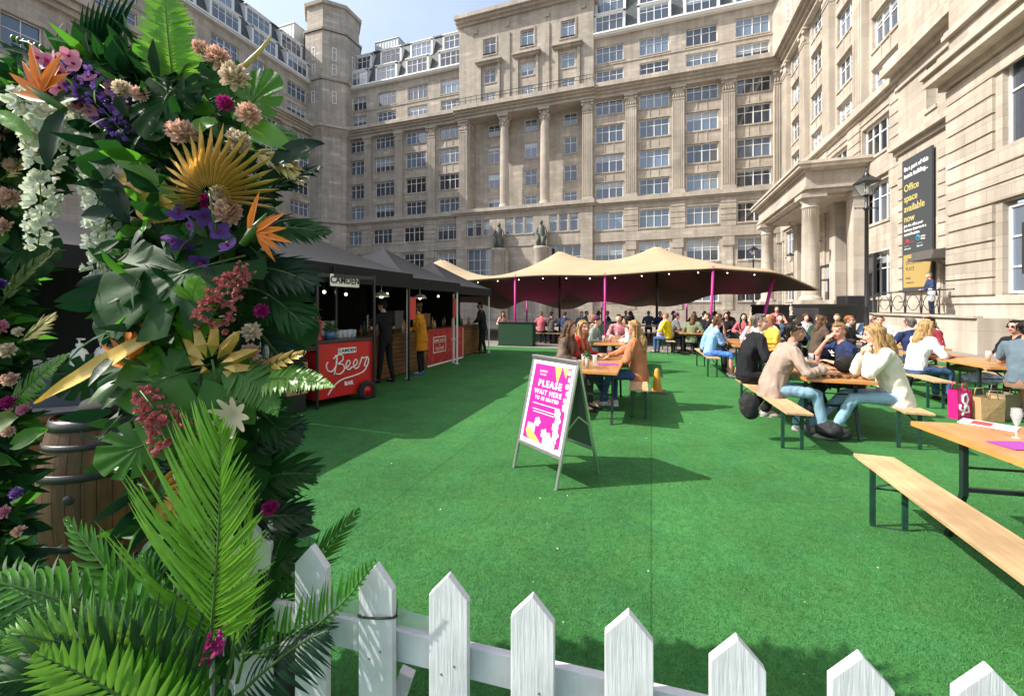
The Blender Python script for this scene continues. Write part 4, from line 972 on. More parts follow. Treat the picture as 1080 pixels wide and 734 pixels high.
for i, (x, z, R) in enumerate(((.1, .4, .07), (.16, .36, .06), (.05, .44, .05))): psheet('printed_flower', clampp(flower_pts(x, z, R)), PPALE, .0175+.001*i)
psheet('printed_leaf', [(-.22, .46), (-.1, .41), (-.0, .35), (-.08, .345), (-.19, .36), (-.23, .42)], PGOLD, .009)
psheet('printed_leaf', [(.03, tz), (.1, tz-.17), (.13, tz-.02), (.12, tz)], PGOLD, .009)
psheet('printed_leaf', [(.14, tz), (.2, tz-.1), (.22, tz-.03), (.21, tz)], PGOLD, .0095)
psheet('printed_box', [(-.22, .42), (-.1, .42), (-.1, .5), (-.22, .5)], PPALE, .0085)
m = MB()
for s_ in (-1, 1):
    for x in (-Wb/2, Wb/2): m.bar((x, s_*-hd*.55, Ha*.45), (x, 0, Ha*.55), .012)
m.build('stay', ALU, ab)
m = MB(); m.box(-Wb/2-.016, Wb/2+.016, -.03, .03, Ha-.02, Ha+.012); m.build('hinge', ALU, ab, bevel=.004)

# ---------------------------------------------------------------- beer tables and benches
def make_table(w=.7, L_=2.2):
    r = empty('beer_table', (0, 0, 0), 0)
    m = MB(); m.box(-w/2+.004, w/2-.004, -L_/2+.004, L_/2-.004, .745, .77); o = m.build('tabletop', TABLE_W, r, bevel=.003)
    m = MB(); 
    for sx in (-1, 1): m.box(sx*w/2-.004, sx*w/2+.004, -L_/2, L_/2, .735, .768)
    for sy in (-1, 1): m.box(-w/2+.004, w/2-.004, sy*L_/2-.004, sy*L_/2+.004, .735, .768)
    m.build('edging', EDGE_W, r)
    for sy in (-1, 1):
        y = sy*(L_/2-.33); f = MB()
        for sx in (-1, 1):
            x = sx*(w/2-.09)
            f.bar((x, y, .73), (x, y, .36), .032); f.bar((x, y, .37), (x, y+sy*.13, .0), .032)
        f.bar((-w/2+.09, y, .4), (w/2-.09, y, .4), .028); f.bar((-w/2+.05, y, .725), (w/2-.05, y, .725), .03, .02)
        f.bar((0, y, .6), (0, y-sy*.32, .73), .016); f.bar((-w/2+.09, y, .55), (w/2-.09, y, .55), .014); f.build('leg_frame', GREENB, r)
    return r
GREENB = mat('black_green_steel', (.01, .022, .02), .4)
def make_bench(L_=2.2, w=.26):
    r = empty('beer_bench', (0, 0, 0), 0)
    m = MB(); m.box(-w/2, w/2, -L_/2, L_/2, .453, .48); m.build('seat', BENCH_W, r, bevel=.004)
    for sy in (-1, 1):
        y = sy*(L_/2-.22); f = MB()
        for sx in (-1, 1): f.box(sx*(w/2-.035)-.017, sx*(w/2-.035)+.017, y-.008, y+.008, 0, .45); 
        f.box(-w/2+.052, w/2-.052, y-.008, y+.008, 0, .022); f.box(-w/2+.052, w/2-.052, y-.008, y+.008, .43, .45); f.bar((-w/2+.05, y, .3), (w/2-.05, y, .3), .012)
        f.bar((-w/2+.05, y, .31), (0, y-sy*.22, .445), .012); f.bar((w/2-.05, y, .31), (0, y-sy*.22, .445), .012); f.box(-w/2+.01, w/2-.01, y-.03, y+.03, .445, .453); f.build('leg_frame', GREEN_M, r)
    return r
TB = make_table(); BN = make_bench(); TB_used = []; BN_used = []
def place(src, used, x, y, rz, label, cat, group):
    if not used: o = src; used.append(1)
    else: o = copy_tree(src)
    o.location = (x, y, 0); o.rotation_euler = (0, 0, rz); tag(o, label, cat, group); return o
def table(x, y, rz, label): return place(TB, TB_used, x, y, rz, label, 'table', 'varnished folding beer tables')
def bench(x, y, rz, label): return place(BN, BN_used, x, y, rz, label, 'bench', 'pale folding beer benches')
# nearest table and bench on the right
a_ = radians(7.3); dv = Vector((-sin(a_), cos(a_), 0)); rv = Vector((cos(a_), sin(a_), 0))
tf = Vector((1.887, 3.93, 0)); tc_ = tf+rv*.35-dv*1.1
table(tc_.x, tc_.y, a_, 'nearest empty varnished table running out of the right edge')
bench(1.64, 2.83, radians(-.6), 'nearest empty pale bench running along the near table')
# A: centre table behind the A-board
table(-.78, 6.6, 0, 'centre table behind the A-board with three women'); bench(-.2, 7.05, radians(1.5), 'bench under the woman in the tan jacket'); bench(-1.38, 6.75, 0, 'bench under the blonde woman in red')
# B
table(-.95, 10.7, 0, 'second centre table beyond the woman in tan'); bench(-.35, 10.8, 0, 'bench right of the second centre table'); bench(-1.55, 10.7, 0, 'bench left of the second centre table')
# E
table(2.15, 6.9, radians(-1), 'table of four friends right of centre'); bench(1.48, 6.3, radians(3), 'bench under the person in the beige jacket'); bench(2.83, 6.75, radians(-2), 'bench under the woman in the cream blazer')
# H
table(2.1, 11.2, 0, 'table with the women in pale blue and yellow'); bench(1.3, 11.2, radians(2), 'bench under the woman in pale blue'); bench(2.8, 11.3, 0, 'bench under the woman in yellow')
# F right
table(4.95, 8.9, radians(2), 'right table above the shopping bags'); bench(5.6, 8.6, 0, 'bench under the man in grey at the right edge'); bench(4.3, 9.2, 0, 'bench beside the table above the shopping bags')
# G
table(5.5, 11.9, 0, 'table with red cups behind the man in the navy jumper') ; bench(5.0, 10.4, radians(70), 'bench under the man in the navy jumper'); bench(4.75, 12.1, 0, 'bench left of the table with red cups'); bench(6.3, 12.1, 0, 'bench right of the table with red cups')
table(3.9, 14.6, radians(85), 'stacked empty table behind the man in the navy T-shirt'); bench(3.9, 14.0, radians(85), 'front bench of the empty table behind the navy T-shirt'); bench(3.9, 15.3, radians(85), 'rear bench of the empty table behind the navy T-shirt')
# back left, in the shade of the tent
table(-3.9, 17.9, radians(90), 'shaded table under the tent beside the hedge screen'); bench(-3.9, 17.2, radians(90), 'front bench of the shaded table beside the hedge screen'); bench(-3.9, 18.6, radians(90), 'rear bench of the shaded table beside the hedge screen')
table(-.4, 19.6, radians(90), 'shaded table under the middle of the tent'); bench(-.4, 18.9, radians(90), 'front bench of the shaded middle table'); 
table(1.2, 15.5, radians(4), 'small shaded table with coats at the edge of the turf'); bench(.55, 15.5, radians(4), 'bench left of the shaded table at the edge of the turf')

# traffic cone behind the tan jacket
r = empty('traffic_cone', (.1, 8.15, 0), 0, 'mustard yellow cone on a grey base behind the bench', 'cone')
m = MB(); m.lathe([(.1, .04), (.095, .06), (.045, .42), (.03, .46), (.01, .47)], n=20); m.build('cone', mat('cone_yellow', (.6, .28, .02), .5), r)
m = MB(); m.box(-.16, .16, -.16, .16, 0, .045); m.build('base', mat('cone_base', (.1, .1, .1), .8), r, bevel=.01)

# ---------------------------------------------------------------- turf pile close to the camera, litter
rn = random.Random(77); vs = []; fs = []
for i in range(120000):
    d = 1.0+3.2*rn.random()**1.3; x_ = rn.uniform(-1.35, 1.45)*d; p = CAMR*x_+CAMF*d; a = rn.random()*6.283; h_ = rn.uniform(.008, .02); wv = Vector((cos(a), sin(a), 0))*.0016; ln = Vector((rn.gauss(0, .007), rn.gauss(.004, .007), h_))
    b = p+Vector((0, 0, .016)); k = len(vs); vs += [b-wv, b+wv, b+ln]; fs.append((k, k+1, k+2))
me = bpy.data.meshes.new('turf_pile'); me.from_pydata(vs, [], fs); me.materials.append(mat('turf_fibre', (.05, .19, .045), .6, trans=(.06, .3, .05, .3))); tag(link('turf_pile', me), 'short green plastic pile standing up from the turf', 'turf', kind='stuff')
m = MB()
for i in range(60):
    d = 1.3+9*rn.random()**1.5; p = CAMR*rn.uniform(-.6, 1.0)*d+CAMF*d+UP*.034; a = rn.random()*6.3; s_ = rn.uniform(.0025, .007); m.add([p+Vector((cos(a+k*1.57)*s_*(1+.6*(k % 2)), sin(a+k*1.57)*s_, .002*k)) for k in range(4)], [(0, 1, 2, 3)])
tag(m.build('litter', mat('pale_litter', (.4, .45, .3), .8)), 'tiny pale scraps and petals scattered on the turf', 'litter', kind='stuff')
# ---------------------------------------------------------------- street lamps, banner, speakers, railing
def lantern_post(loc, h, label, s=1.0, cross=True):
    r = empty('street_lamp', loc, .3, label, 'street lamp', 'black Victorian street lamps')
    m = MB(); m.lathe([(.17*s, 0), (.17*s, .25), (.12*s, .35), (.11*s, .9), (.13*s, .95), (.08*s, 1.05), (.07*s, 1.6), (.085*s, 1.64), (.062*s, 1.7), (.055*s, h-1.35*s), (.09*s, h-1.32*s), (.09*s, h-1.25*s), (.045*s, h-1.2*s), (.055*s, h-1.0*s), (.03*s, h-.85*s)], n=16)
    m.build('post', BLACKM, r)
    if cross: m = MB(); m.tube([(-.36*s, 0, h-1.28*s), (.36*s, 0, h-1.28*s)], .018*s, 8); m.ell((-.37*s, 0, h-1.28*s), .03*s, 8, 6); m.ell((.37*s, 0, h-1.28*s), .03*s, 8, 6); m.build('ladder_bar', BLACKM, r)
    m = MB(); z0, z1 = h-.85*s, h-.42*s; a, b = .11*s, .25*s
    cs0 = [(a, a), (-a, a), (-a, -a), (a, -a)]; cs1 = [(b, b), (-b, b), (-b, -b), (b, -b)]
    for k in range(4):
        m.bar((*cs0[k], z0), (*cs1[k], z1), .022*s); m.bar((*cs0[k], z0), (*cs0[(k+1) % 4], z0), .022*s); m.bar((*cs1[k], z1), (*cs1[(k+1) % 4], z1), .03*s)
    for k in range(4): a2, b2 = cs1[k], cs1[(k+1) % 4]; m.poly([(a2[0]*1.1, a2[1]*1.1, z1+.01), (b2[0]*1.1, b2[1]*1.1, z1+.01), (b2[0]*.35, b2[1]*.35, z1+.22*s), (a2[0]*.35, a2[1]*.35, z1+.22*s)])
    m.lathe([(.09*s, z1+.2*s), (.11*s, z1+.24*s), (.06*s, z1+.3*s), (.065*s, z1+.34*s), (.02*s, z1+.38*s), (.012*s, z1+.48*s), (.001, z1+.5*s)], n=12)
    m.lathe([(.03*s, z0-.06*s), (.1*s, z0-.02*s), (.1*s, z0)], n=12); m.build('lantern_frame', BLACKM, r)
    m = MB()
    for k in range(4): m.quad((cs0[k][0]*.97, cs0[k][1]*.97, z0), (cs0[(k+1) % 4][0]*.97, cs0[(k+1) % 4][1]*.97, z0), (cs1[(k+1) % 4][0]*.97, cs1[(k+1) % 4][1]*.97, z1), (cs1[k][0]*.97, cs1[k][1]*.97, z1))
    m.build('glass', GLASSCLR, r)
    m = MB(); m.lathe([(.03*s, z0), (.03*s, z0+.1*s), (.05*s, z0+.14*s), (.05*s, z0+.28*s), (.01, z0+.32*s)], n=10); m.build('burner', WHITE, r)
def gp(x, d): p = at(x, HZ, d); p.z = 0; return p
lantern_post(gp(914, 10.4), 5.15, 'large black lantern street lamp standing in front of the right wing', .76)
lantern_post(gp(794.5, 33), 6.7, 'smaller distant black lantern lamp against the back range by the portico', 1.0)
lantern_post(gp(753.5, 36), 5.6, 'distant lantern lamp just above the right magenta tent pole', .9)
def wall_lantern(x, y, z, label):
    r = empty('hanging_lantern', (x, y, z), 0, label, 'lantern', 'lanterns hanging in the portico')
    m = MB(); m.tube([(0, 0, .3), (0, 0, 8.95-z)], .02, 6); m.lathe([(.02, .55), (.1, .45), (.3, .3), (.3, .25), (.05, .25)], n=12); m.build('cap', BLACKM, r)
    m = MB(); m.lathe([(.22, .26), (.2, -.15), (.05, -.3)], n=12); m.build('globe', mat('lamp_glass', (.6, .6, .55), .3), r)
wall_lantern(11.2, 34.5, 6.0, 'round-capped lantern hanging beside the near portico column'); wall_lantern(11.2, 40.3, 5.7, 'round-capped lantern hanging beside the far portico column')

# tall banner: local frame of the first bay (x = 50 - Y)
bn = empty('wall_banner', (XR-.8-.13, D0-24.52, 2.35), -pi/2, 'tall dark banner advertising office space with a gold lower panel', 'banner')
DG = mat('charcoal_banner', (.045, .052, .058), .55); GOLD = mat('gold_banner', (.36, .26, .09), .5); YL = mat('yellow_banner_text', (.5, .42, .14), .5)
bw = 1.18
m = MB(); m.box(-bw, bw, -.04, .04, 1.95, 6.85); m.build('dark_panel', DG, bn)
m = MB(); m.box(-bw, bw, -.04, .04, 0, 1.95); m.build('frame', DG, bn)
m = MB(); m.box(-bw+.12, bw-.08, -.05, -.04, .25, 1.93); m.build('gold_panel', GOLD, bn)
for s_, sz, z, m_, b in (('Be a part of this', .3, 6.35, WP, .008), ('iconic building...', .3, 5.98, WP, .008), ('Office', .5, 5.35, YL, .008), ('space', .5, 4.82, YL, .008), ('available', .5, 4.3, YL, .008), ('now', .5, 3.78, YL, .008),
                       ('Join the office your', .2, 3.42, WP, .003), ('business deserves in a', .2, 3.2, WP, .003), ('central location.', .2, 2.98, WP, .003)):
    text('lettering', s_, sz, m_, bn, (-bw+.16, -.043, z), align='LEFT', bold=b)
m = MB(); m.lathe([(.09, 0), (.15, 0), (.15, .006), (.09, .006)], n=20, M=Matrix.Rotation(pi/2, 4, 'X')); m.build('round_mark', mat('blue_mark', (.03, .3, .5), .5), bn, (.12, -.042, 2.68))
m = MB(); m.prism([(-.95, -.045, 2.6), (-.75, -.045, 2.78), (-.55, -.045, 2.6)], (0, .004, 0)); m.box(-1.0, -.2, -.045, -.041, 2.54, 2.57); m.build('roof_mark', mat('red_mark', (.4, .03, .04), .5), bn)
for s_, x, z, sz in (('avison', .35, 2.72, .14), ('lettings', .35, 2.6, .12), ('0151 236 0000', -1.0, 2.38, .11), ('offices.co.uk', -1.0, 2.24, .11), ('0151 237 0000', .05, 2.42, .11), ('flags.co.uk', .05, 2.28, .11)): text('lettering', s_, sz, WP, bn, (x, -.043, z), align='LEFT') if not any(ch.isdigit() for ch in s_) else text('lettering', '--- --- ----', sz, WP, bn, (x, -.043, z), align='LEFT')
text('lettering', 'EXCHANGE', .25, DG, bn, (-.85, -.053, 1.5), align='LEFT'); text('lettering', 'PLACE', .25, DG, bn, (-.85, -.053, 1.2), align='LEFT')
text('lettering', 'FLAGS', .14, DG, bn, (-.85, -.053, .72), align='LEFT', bold=.004); text('lettering', 'exchange place', .11, DG, bn, (-.85, -.053, .5), align='LEFT')
# door hood on the bay
r = empty('door_hood', (XR-.8, D0-26.7, 0), -pi/2, 'small dark flat hood over the door right of the banner', 'door hood')
m = MB(); m.box(-.95, .8, -1.1, -.07, 3.75, 3.9); m.box(-.85, .7, -1.0, -.07, 3.9, 4.15); m.build('canopy', mat('dark_stone_hood', (.1, .09, .08), .8), r)
m = MB(); m.box(-.55, .5, .5, .55, 1.3, 3.6); m.build('door', mat('dark_door', (.03, .025, .02), .5), r)
# menu poster in the near pavilion window
r = empty('window_poster', (XR-1.6+.12, D0-32.35, 2.75), -pi/2, 'black poster with orange and white lines of lettering inside the nearest window', 'poster')
m = MB(); m.box(-1.0, .9, 0, .02, .0, 1.75); m.build('board', DARK, r)
ORM = mat('orange_lettering', (.6, .25, .06), .5); 
for i in range(9): m = MB(); m.box(-.9, .8-.2*(i % 3), -.006, 0, 1.55-i*.18, 1.67-i*.18); m.build('text_line', ORM if i % 3 != 1 else WP, r) if 0 else None
for i, s_ in enumerate(('ROAST', 'BAR & GRILL', 'SNACKS', 'COFFEE', 'ROOFTOP', 'DRINKS', 'BURGERS')): text('lettering', s_, .24, ORM if i % 2 == 0 else WP, r, (-.05, -.006, 1.6-i*.24), bold=.006)

# railing of the terrace steps
r = empty('railing', (0, 0, 0), 0, 'black wrought railing with looped ironwork on the terrace in front of the banner', 'railing')
X = 10.45; m = MB(); m.tube([(X, 27.6, 1.25), (X, 24.4, 2.28), (X, 21.5, 2.28), (X, 19.2, 2.28)], .03, 8); m.tube([(X, 24.4, 1.35), (X, 19.2, 1.35)], .02, 6)
m.build('handrail', BLACKM, r)
m = MB()
for y in (24.4, 23.3, 22.2, 21.1, 20.0): m.tube([(X, y, 1.25), (X, y, 2.28)], .02, 6)
for y in (23.85, 22.75, 21.65, 20.55):
    m.tube([(X, y+.5*cos(a), 1.38+.75*sin(a)) for a in [pi*k/12 for k in range(13)]], .014, 5); m.tube([(X, y+.5*cos(a), 2.1-.62*sin(a)) for a in [pi*k/12 for k in range(13)]], .014, 5)
m.build('loops', BLACKM, r)
# black loudspeakers / flight cases on the terrace edge
def speaker(x, d, w, h, z, label, rz=0, name='loudspeaker'):
    r = empty(name, gp(x, d)+UP*z, YAW+rz, label, 'loudspeaker' if name == 'loudspeaker' else 'planter')
    m = MB(); m.box(-w/2, w/2, -.25, .25, 0, h); m.build('cabinet', BLACKM, r, bevel=.04)
    m = MB(); m.box(-w/2+.04, w/2-.04, -.26, -.25, .05, h-.05); m.build('grille', mat('grille_cloth', (.025, .026, .03), .8, bump=(80, .6)), r)
speaker(897, 15.5, .72, 1.05, 1.0, 'rounded black loudspeaker by the foot of the big lamp post')
def planter(x, d, w, h, label):
    r = empty('planter_box', gp(x, d), YAW, label, 'planter', 'tall black boxes behind the drinkers')
    m = MB(); m.box(-w/2, w/2, -w/2, w/2, 0, h-.08); 
    for k in range(6): m.box(-w/2-.01, w/2+.01, -w/2-.01, w/2+.01, k*h/6.3, k*h/6.3+.1)
    m.build('box', mat('black_boards', (.02, .02, .022), .6, vary=(5, .3)), r); m = MB(); m.box(-w/2-.03, w/2+.03, -w/2-.03, w/2+.03, h-.08, h); m.build('rim', BLACKM, r)
planter(868, 13.0, 1.15, 1.72, 'tall black box right of the tent tip'); planter(812, 17.5, 1.0, 1.72, 'smaller tall black box left of the tent tip')

# ---------------------------------------------------------------- white picket fence in the foreground
fa = radians(3.5)
f0 = Vector((.054*CY-SY*1.05, .054*SY+CY*1.05, 0))   # fifth picket
fx = Vector((cos(fa), sin(fa), 0)); 
fence = empty('picket_fence', f0, fa, 'white painted wooden picket fence in the foreground', 'fence')
def picket(px, d, w=.114, h=.905, rz=0, parent=fence, wrap=False):
    p = gp(px, d); loc = Matrix.Translation(f0).inverted() @ p; loc = Rz(-fa) @ Vector(loc)
    m = MB(); t = .011
    m.prism([(-w/2, -t, 0), (w/2, -t, 0), (w/2, -t, h-.062), (0, -t, h), (-w/2, -t, h-.062)], (0, 2*t, 0))
    o = m.build('picket', FENCE, parent, loc, (0, 0, rz), bevel=.002)
    for z in (.66, .63):
        q = MB(); q.ell((.018 if z > .65 else -.02, -t-.0005, z), (.0035, .0015, .0035), 8, 4); q.build('nail', NAIL, o)
    return o
rp = random.Random(2)
NAIL = mat('rusty_nail', (.14, .1, .08), .6)
fence_pts = [(330, 1.25), (398, 1.18), (474, 1.12), (562, 1.05), (663, .987), (777, .92), (907, .87), (1042, .83)]
xs_ = []
for i, (x, d) in enumerate(fence_pts):
    o = picket(x, d, rz=rp.uniform(-.03, .03)); xs_.append(o.location.copy()); o.location.z = rp.uniform(-.008, .008)
dx = xs_[7]-xs_[6]
for k in range(1, 4): c = o.copy(); COL.objects.link(c); c.location = xs_[7]+dx*k; c.parent = fence
o = picket(268, 1.33, rz=.35, h=.93); o2 = picket(205, 1.36, rz=.5)
xa, xb = xs_[0].x-.3, xs_[7].x+1.0
ym = sum(v.y for v in xs_)/8
sl = (xs_[7].y-xs_[0].y)/(xs_[7].x-xs_[0].x)
def yl(x): return xs_[0].y+(x-xs_[0].x)*sl
for z in (.60, .14):
    m = MB(); m.bar((xa, yl(xa)+.026, z+.045), (xb, yl(xb)+.026, z+.045), .022, .09); m.build('rail', FENCE, fence, bevel=.002)
m = MB(); m.box(-.045, .045, -.045, .045, 0, 1.02); m.build('post', FENCE, fence, Rz(-fa) @ (gp(257, 1.47)-f0), (0, 0, .2), bevel=.004)
m = MB(); m.bar(Rz(-fa) @ (gp(385, 1.27)-f0)+UP*.1, Rz(-fa) @ (gp(430, 1.25)-f0)+UP*.52, .03, .045); m.build('brace', FENCE, fence, bevel=.002)
m = MB(); c = xs_[1]; zz = .745
m.tube([(c.x+.062*cos(a), c.y+.026*sin(a), zz-.012*sin(a)+.01*cos(a)) for a in [2*pi*k/24 for k in range(25)]], .0035, 6); m.tube([(c.x+.062, c.y, zz+.01), (c.x+.07, c.y-.005, zz+.06)], .002, 4); m.build('cable_tie', BLACKM, fence)
m = MB(); n = 16; vs = []
for i in range(n+1):
    x = xs_[0].x+.02+(xs_[2].x-xs_[0].x)*i/n; z = .775-.02*sin(pi*((i*2/n) % 1)); vs += [(x, yl(x)+.014, z), (x, yl(x)+.016, .70)]
m.add(vs, [(2*i, 2*i+1, 2*i+3, 2*i+2) for i in range(n)], 0, True); m.build('plastic_sheet', mat('cloudy_plastic', (.5, .5, .55), .25, alpha=.55), fence)

# ---------------------------------------------------------------- bags and small things on and under the tables
def at_z(x, y, z):
    d = (CAM_H-z)*FPX/(y-HZ); p = at(x, y, d); return Vector((p.x, p.y, z))
def carrier(x, y, w, h, dep, m_, label, rz=0, handles=True):
    p = at_z(x, y, .02); r = empty('carrier_bag', p, YAW+rz, label, 'bag')
    m = MB(); b = w*.46
    m.add([(-b, -dep/2, 0), (b, -dep/2, 0), (b, dep/2, 0), (-b, dep/2, 0), (-w/2, -dep/2, h), (w/2, -dep/2, h*.97), (w/2, dep/2, h), (-w/2, dep/2, h*.98), (0, -dep/2-.015, h*.5), (0, dep/2+.01, h*.5)],
          [(0, 1, 2, 3), (0, 1, 8), (1, 5, 8), (5, 4, 8), (4, 0, 8), (2, 3, 9), (3, 7, 9), (7, 6, 9), (6, 2, 9), (1, 2, 6, 5), (3, 0, 4, 7)], 0)
    m.build('sides', m_, r)
    if handles:
        for s_ in (-1, 1): m = MB(); m.tube([(-w*.2, s_*dep/2, h*.96), (-w*.15, s_*dep/2, h+.1), (w*.15, s_*dep/2, h+.1), (w*.2, s_*dep/2, h*.96)], .006, 5); m.build('handle', m_, r)
    return r
PK = mat('hot_pink_paper', (.6, .01, .16), .45); KR = mat('brown_kraft_paper', (.42, .27, .13), .8, bump=(20, .6))
r = carrier(1012, 441, .24, .42, .12, PK, 'pink carrier bag with a white looping ribbon mark under the right table', .1)
q = MB(); q.tube([(-.05, -.074, .06), (-.02, -.076, .16), (.03, -.078, .29), (.0, -.078, .37), (-.05, -.078, .34), (-.05, -.078, .26), (.03, -.078, .19), (.05, -.076, .11), (-.03, -.076, .1), (-.09, -.074, .16), (-.085, -.076, .22)], .013, 6); q.build('ribbon_mark', WP, r)
carrier(1040, 443, .3, .34, .2, KR, 'brown paper carrier bag under the right table', -.15)
carrier(1058, 440, .3, .36, .2, mat('grey_brown_paper', (.2, .16, .1), .8, bump=(20, .6)), 'darker paper bag right of the brown carrier bag', .2)
def cloth_heap(p, rx, ry, rz_, m_, label, name='folded_coat', seed=1, cat='coat'):
    m = MB(); m.ell((0, 0, rz_*.5), (rx, ry, rz_*.55), 40, 26)
    rn = Vector((seed*3.1, seed*1.7, 0)); m.v = [tuple(Vector(v)*(1+.4*noise.noise(Vector(v)*6+rn)-.22*abs(noise.noise(Vector(v)*15+rn))-.1*abs(noise.noise(Vector(v)*34+rn)))) for v in m.v]
    return tag(m.build(name, m_, None, p), label, cat)
cloth_heap(at_z(1036, 405, .36), .26, .16, .16, mat('pale_blue_checked_cloth', (.3, .36, .5), .8, vary=(25, .5)), 'pale blue jacket heaped over the shopping bags', seed=2)
cloth_heap(at_z(700, 300, 0)*0+at_z(812, 452, .28)+Vector((-.12, .4, 0)), .12, .08, .28, mat('black_nylon', (.012, .012, .014), .85, bump=(40, .5)), 'black coat hanging off the bench behind the man in the black jumper', seed=5)
cloth_heap(at_z(880, 462, .04), .2, .12, .17, mat('black_sports_nylon', (.015, .016, .018), .8, bump=(40, .5)), 'black sports jacket and bag heaped under the table of friends', seed=7, name='sports_bag', cat='bag')
cloth_heap(at_z(1020, 392, .5), .25, .14, .14, mat('olive_cloth', (.13, .15, .07), .8), 'olive coat lying on the bench beside the man in the navy jumper', seed=9)
cloth_heap(at_z(783, 398, .02), .22, .16, .34, mat('tan_canvas', (.4, .26, .16), .8), 'tan handbag under the table of the woman in pale blue', seed=11, name='handbag', cat='bag')
hb = tag(MB().ell((0, 0, .12), (.165, .055, .12), 24, 14).tube([(-.16, 0, .13), (-.12, 0, .25), (0, 0, .29), (.12, 0, .25), (.16, 0, .13)], .007, 6).build('handbag', mat('black_leather', (.018, .017, .018), .6, bump=(30, .4)), None, at(916, 380, 4.72) if 0 else Vector((2.42, 6.45, .77)), (0, 0, .4)), 'round black leather bag on the table by the woman in the cream blazer', 'bag')
def glass_of(p, col, label, h=.15, r_=.035, cat='drink', group=None, stem=False):
    r = empty('drink_glass', p, 0, label, cat, group)
    m = MB(); 
    if stem: m.lathe([(.004, 0), (.03, .002), (.005, .01), (.004, .08), (.015, .1), (.027, .15), (.024, .2)], n=14)
    else: m.lathe([(.004, 0), (r_*.85, 0), (r_, h), (r_*.95, h), (r_*.8, .01), (.004, .01)], n=14)
    m.build('glass', CLEAR, r)
    if col: m = MB(); m.lathe([(.003, .012), (r_*.78, .012), (r_*.88, h*.72), (.003, h*.73)], n=14); m.build('drink', col, r)
    return r
REDD = mat('red_drink', (.5, .03, .03), .2); AMB = mat('amber_drink', (.6, .25, .04), .2); GRN = mat('green_drink', (.25, .35, .08), .2)
for p, c, l in (((-.86, 5.75, .77), GRN, 'tall glass with greenery on the centre table, nearest the A-board'), ((-.78, 5.95, .77), CLEAR, 'clear glass beside the green drink on the centre table'), ((-.95, 6.0, .77), AMB, 'amber drink at the left of the centre table'),
                ((1.95, 10.4, .77), REDD, 'red drink by the woman in pale blue'), ((2.05, 10.55, .77), REDD, 'second red drink by the woman in pale blue'), ((2.0, 6.6, .77), CLEAR, 'clear glass in front of the person in the beige jacket'),
                ((5.2, 11.2, .77), REDD, 'red cup on the table behind the blonde woman in cream'), ((5.45, 11.35, .77), REDD, 'large red bottle beside the red cup behind the blonde woman'), ((-1.1, 10.0, .77), REDD, 'red drink on the second centre table'), ((-.95, 10.1, .77), REDD, 'pink drink on the second centre table')):
    glass_of(p, c, l, .17)
m = MB(); leaf_clump(m, (0, 0, .2), .06, 60, .05, rnd); tag(m.build('herb_sprig', LEAFD, None, (-.86, 5.75, .77)), 'sprig of green leaves standing in the tall glass on the centre table', 'herbs')
gl = glass_of(at_z(1072, 462, .77), None, 'empty stemmed flute on the nearest table', stem=True)
def paper(p, w, l, rz, m_, label, name='napkin', cat='napkin'):
    m = MB(); m.box(-w/2, w/2, -l/2, l/2, 0, .003); return tag(m.build(name, m_, None, p, (0, 0, rz)), label, cat)
PUR = mat('purple_paper', (.3, .04, .3), .7)
p_ = at_z(1074, 470, .773); paper(p_, .22, .16, .3, PUR, 'purple paper place mat on the nearest table')
p_ = at_z(1042, 448, .773); mt = paper(p_, .2, .28, .9, WP, 'white menu card with red heading on the nearest table', 'menu_card', 'menu')
m = MB(); m.box(-.07, .07, -.02, .08, .003, .005); m.build('printed_heading', mat('red_print_dark', (.4, .05, .06), .6), mt)
paper((-.62, 6.25, .771), .3, .2, .2, PUR, 'purple paper place mat under the hand of the woman in tan')
r = empty('chess_like_snack_tray', (0, 0, 0), 0) if 0 else None
rn = random.Random(3)
for i in range(7):
    m = MB(); m.ell((0, 0, .02), (.035, .03, .02), 8, 6); tag(m.build('snack', mat('dark_snack', (.12, .06, .02), .7) if i == 0 else bpy.data.materials['dark_snack'], None, (1.95+i*.08, 5.98+.04*(i % 2), .771)), 'small dark nibble on the table of friends, %s from the left' % ORD[i], 'snack', 'nibbles on the table of friends')

GL_ = ((2.2, 11.6), (2.35, 10.9), (5.0, 9.5), (5.1, 8.6), (4.8, 9.2), (5.7, 12.2), (5.3, 12.4), (2.3, 7.3), (2.45, 7.5), (-.7, 7.2), (-.9, 11.3), (1.2, 15.3), (3.8, 14.6), (4.4, 14.6))
def scr_(q): v = Vector((*q, 0)); return v.dot(CAMR)/v.dot(CAMF)
RK = [sorted(GL_, key=scr_).index(q) for q in GL_]
for i, (x, y) in enumerate(((2.2, 11.6), (2.35, 10.9), (5.0, 9.5), (5.1, 8.6), (4.8, 9.2), (5.7, 12.2), (5.3, 12.4), (2.3, 7.3), (2.45, 7.5), (-.7, 7.2), (-.9, 11.3), (1.2, 15.3), (3.8, 14.6), (4.4, 14.6))):
    glass_of(Vector((x, y, .772)), (AMB, None, REDD)[i % 3], '%s on a table top, %s counted from the left among the scattered glasses' % (('amber pint', 'empty clear glass', 'red drink')[i % 3], (ORD+['thirteenth', 'fourteenth'])[RK[i]]), .16, group='drinks scattered on the tables')
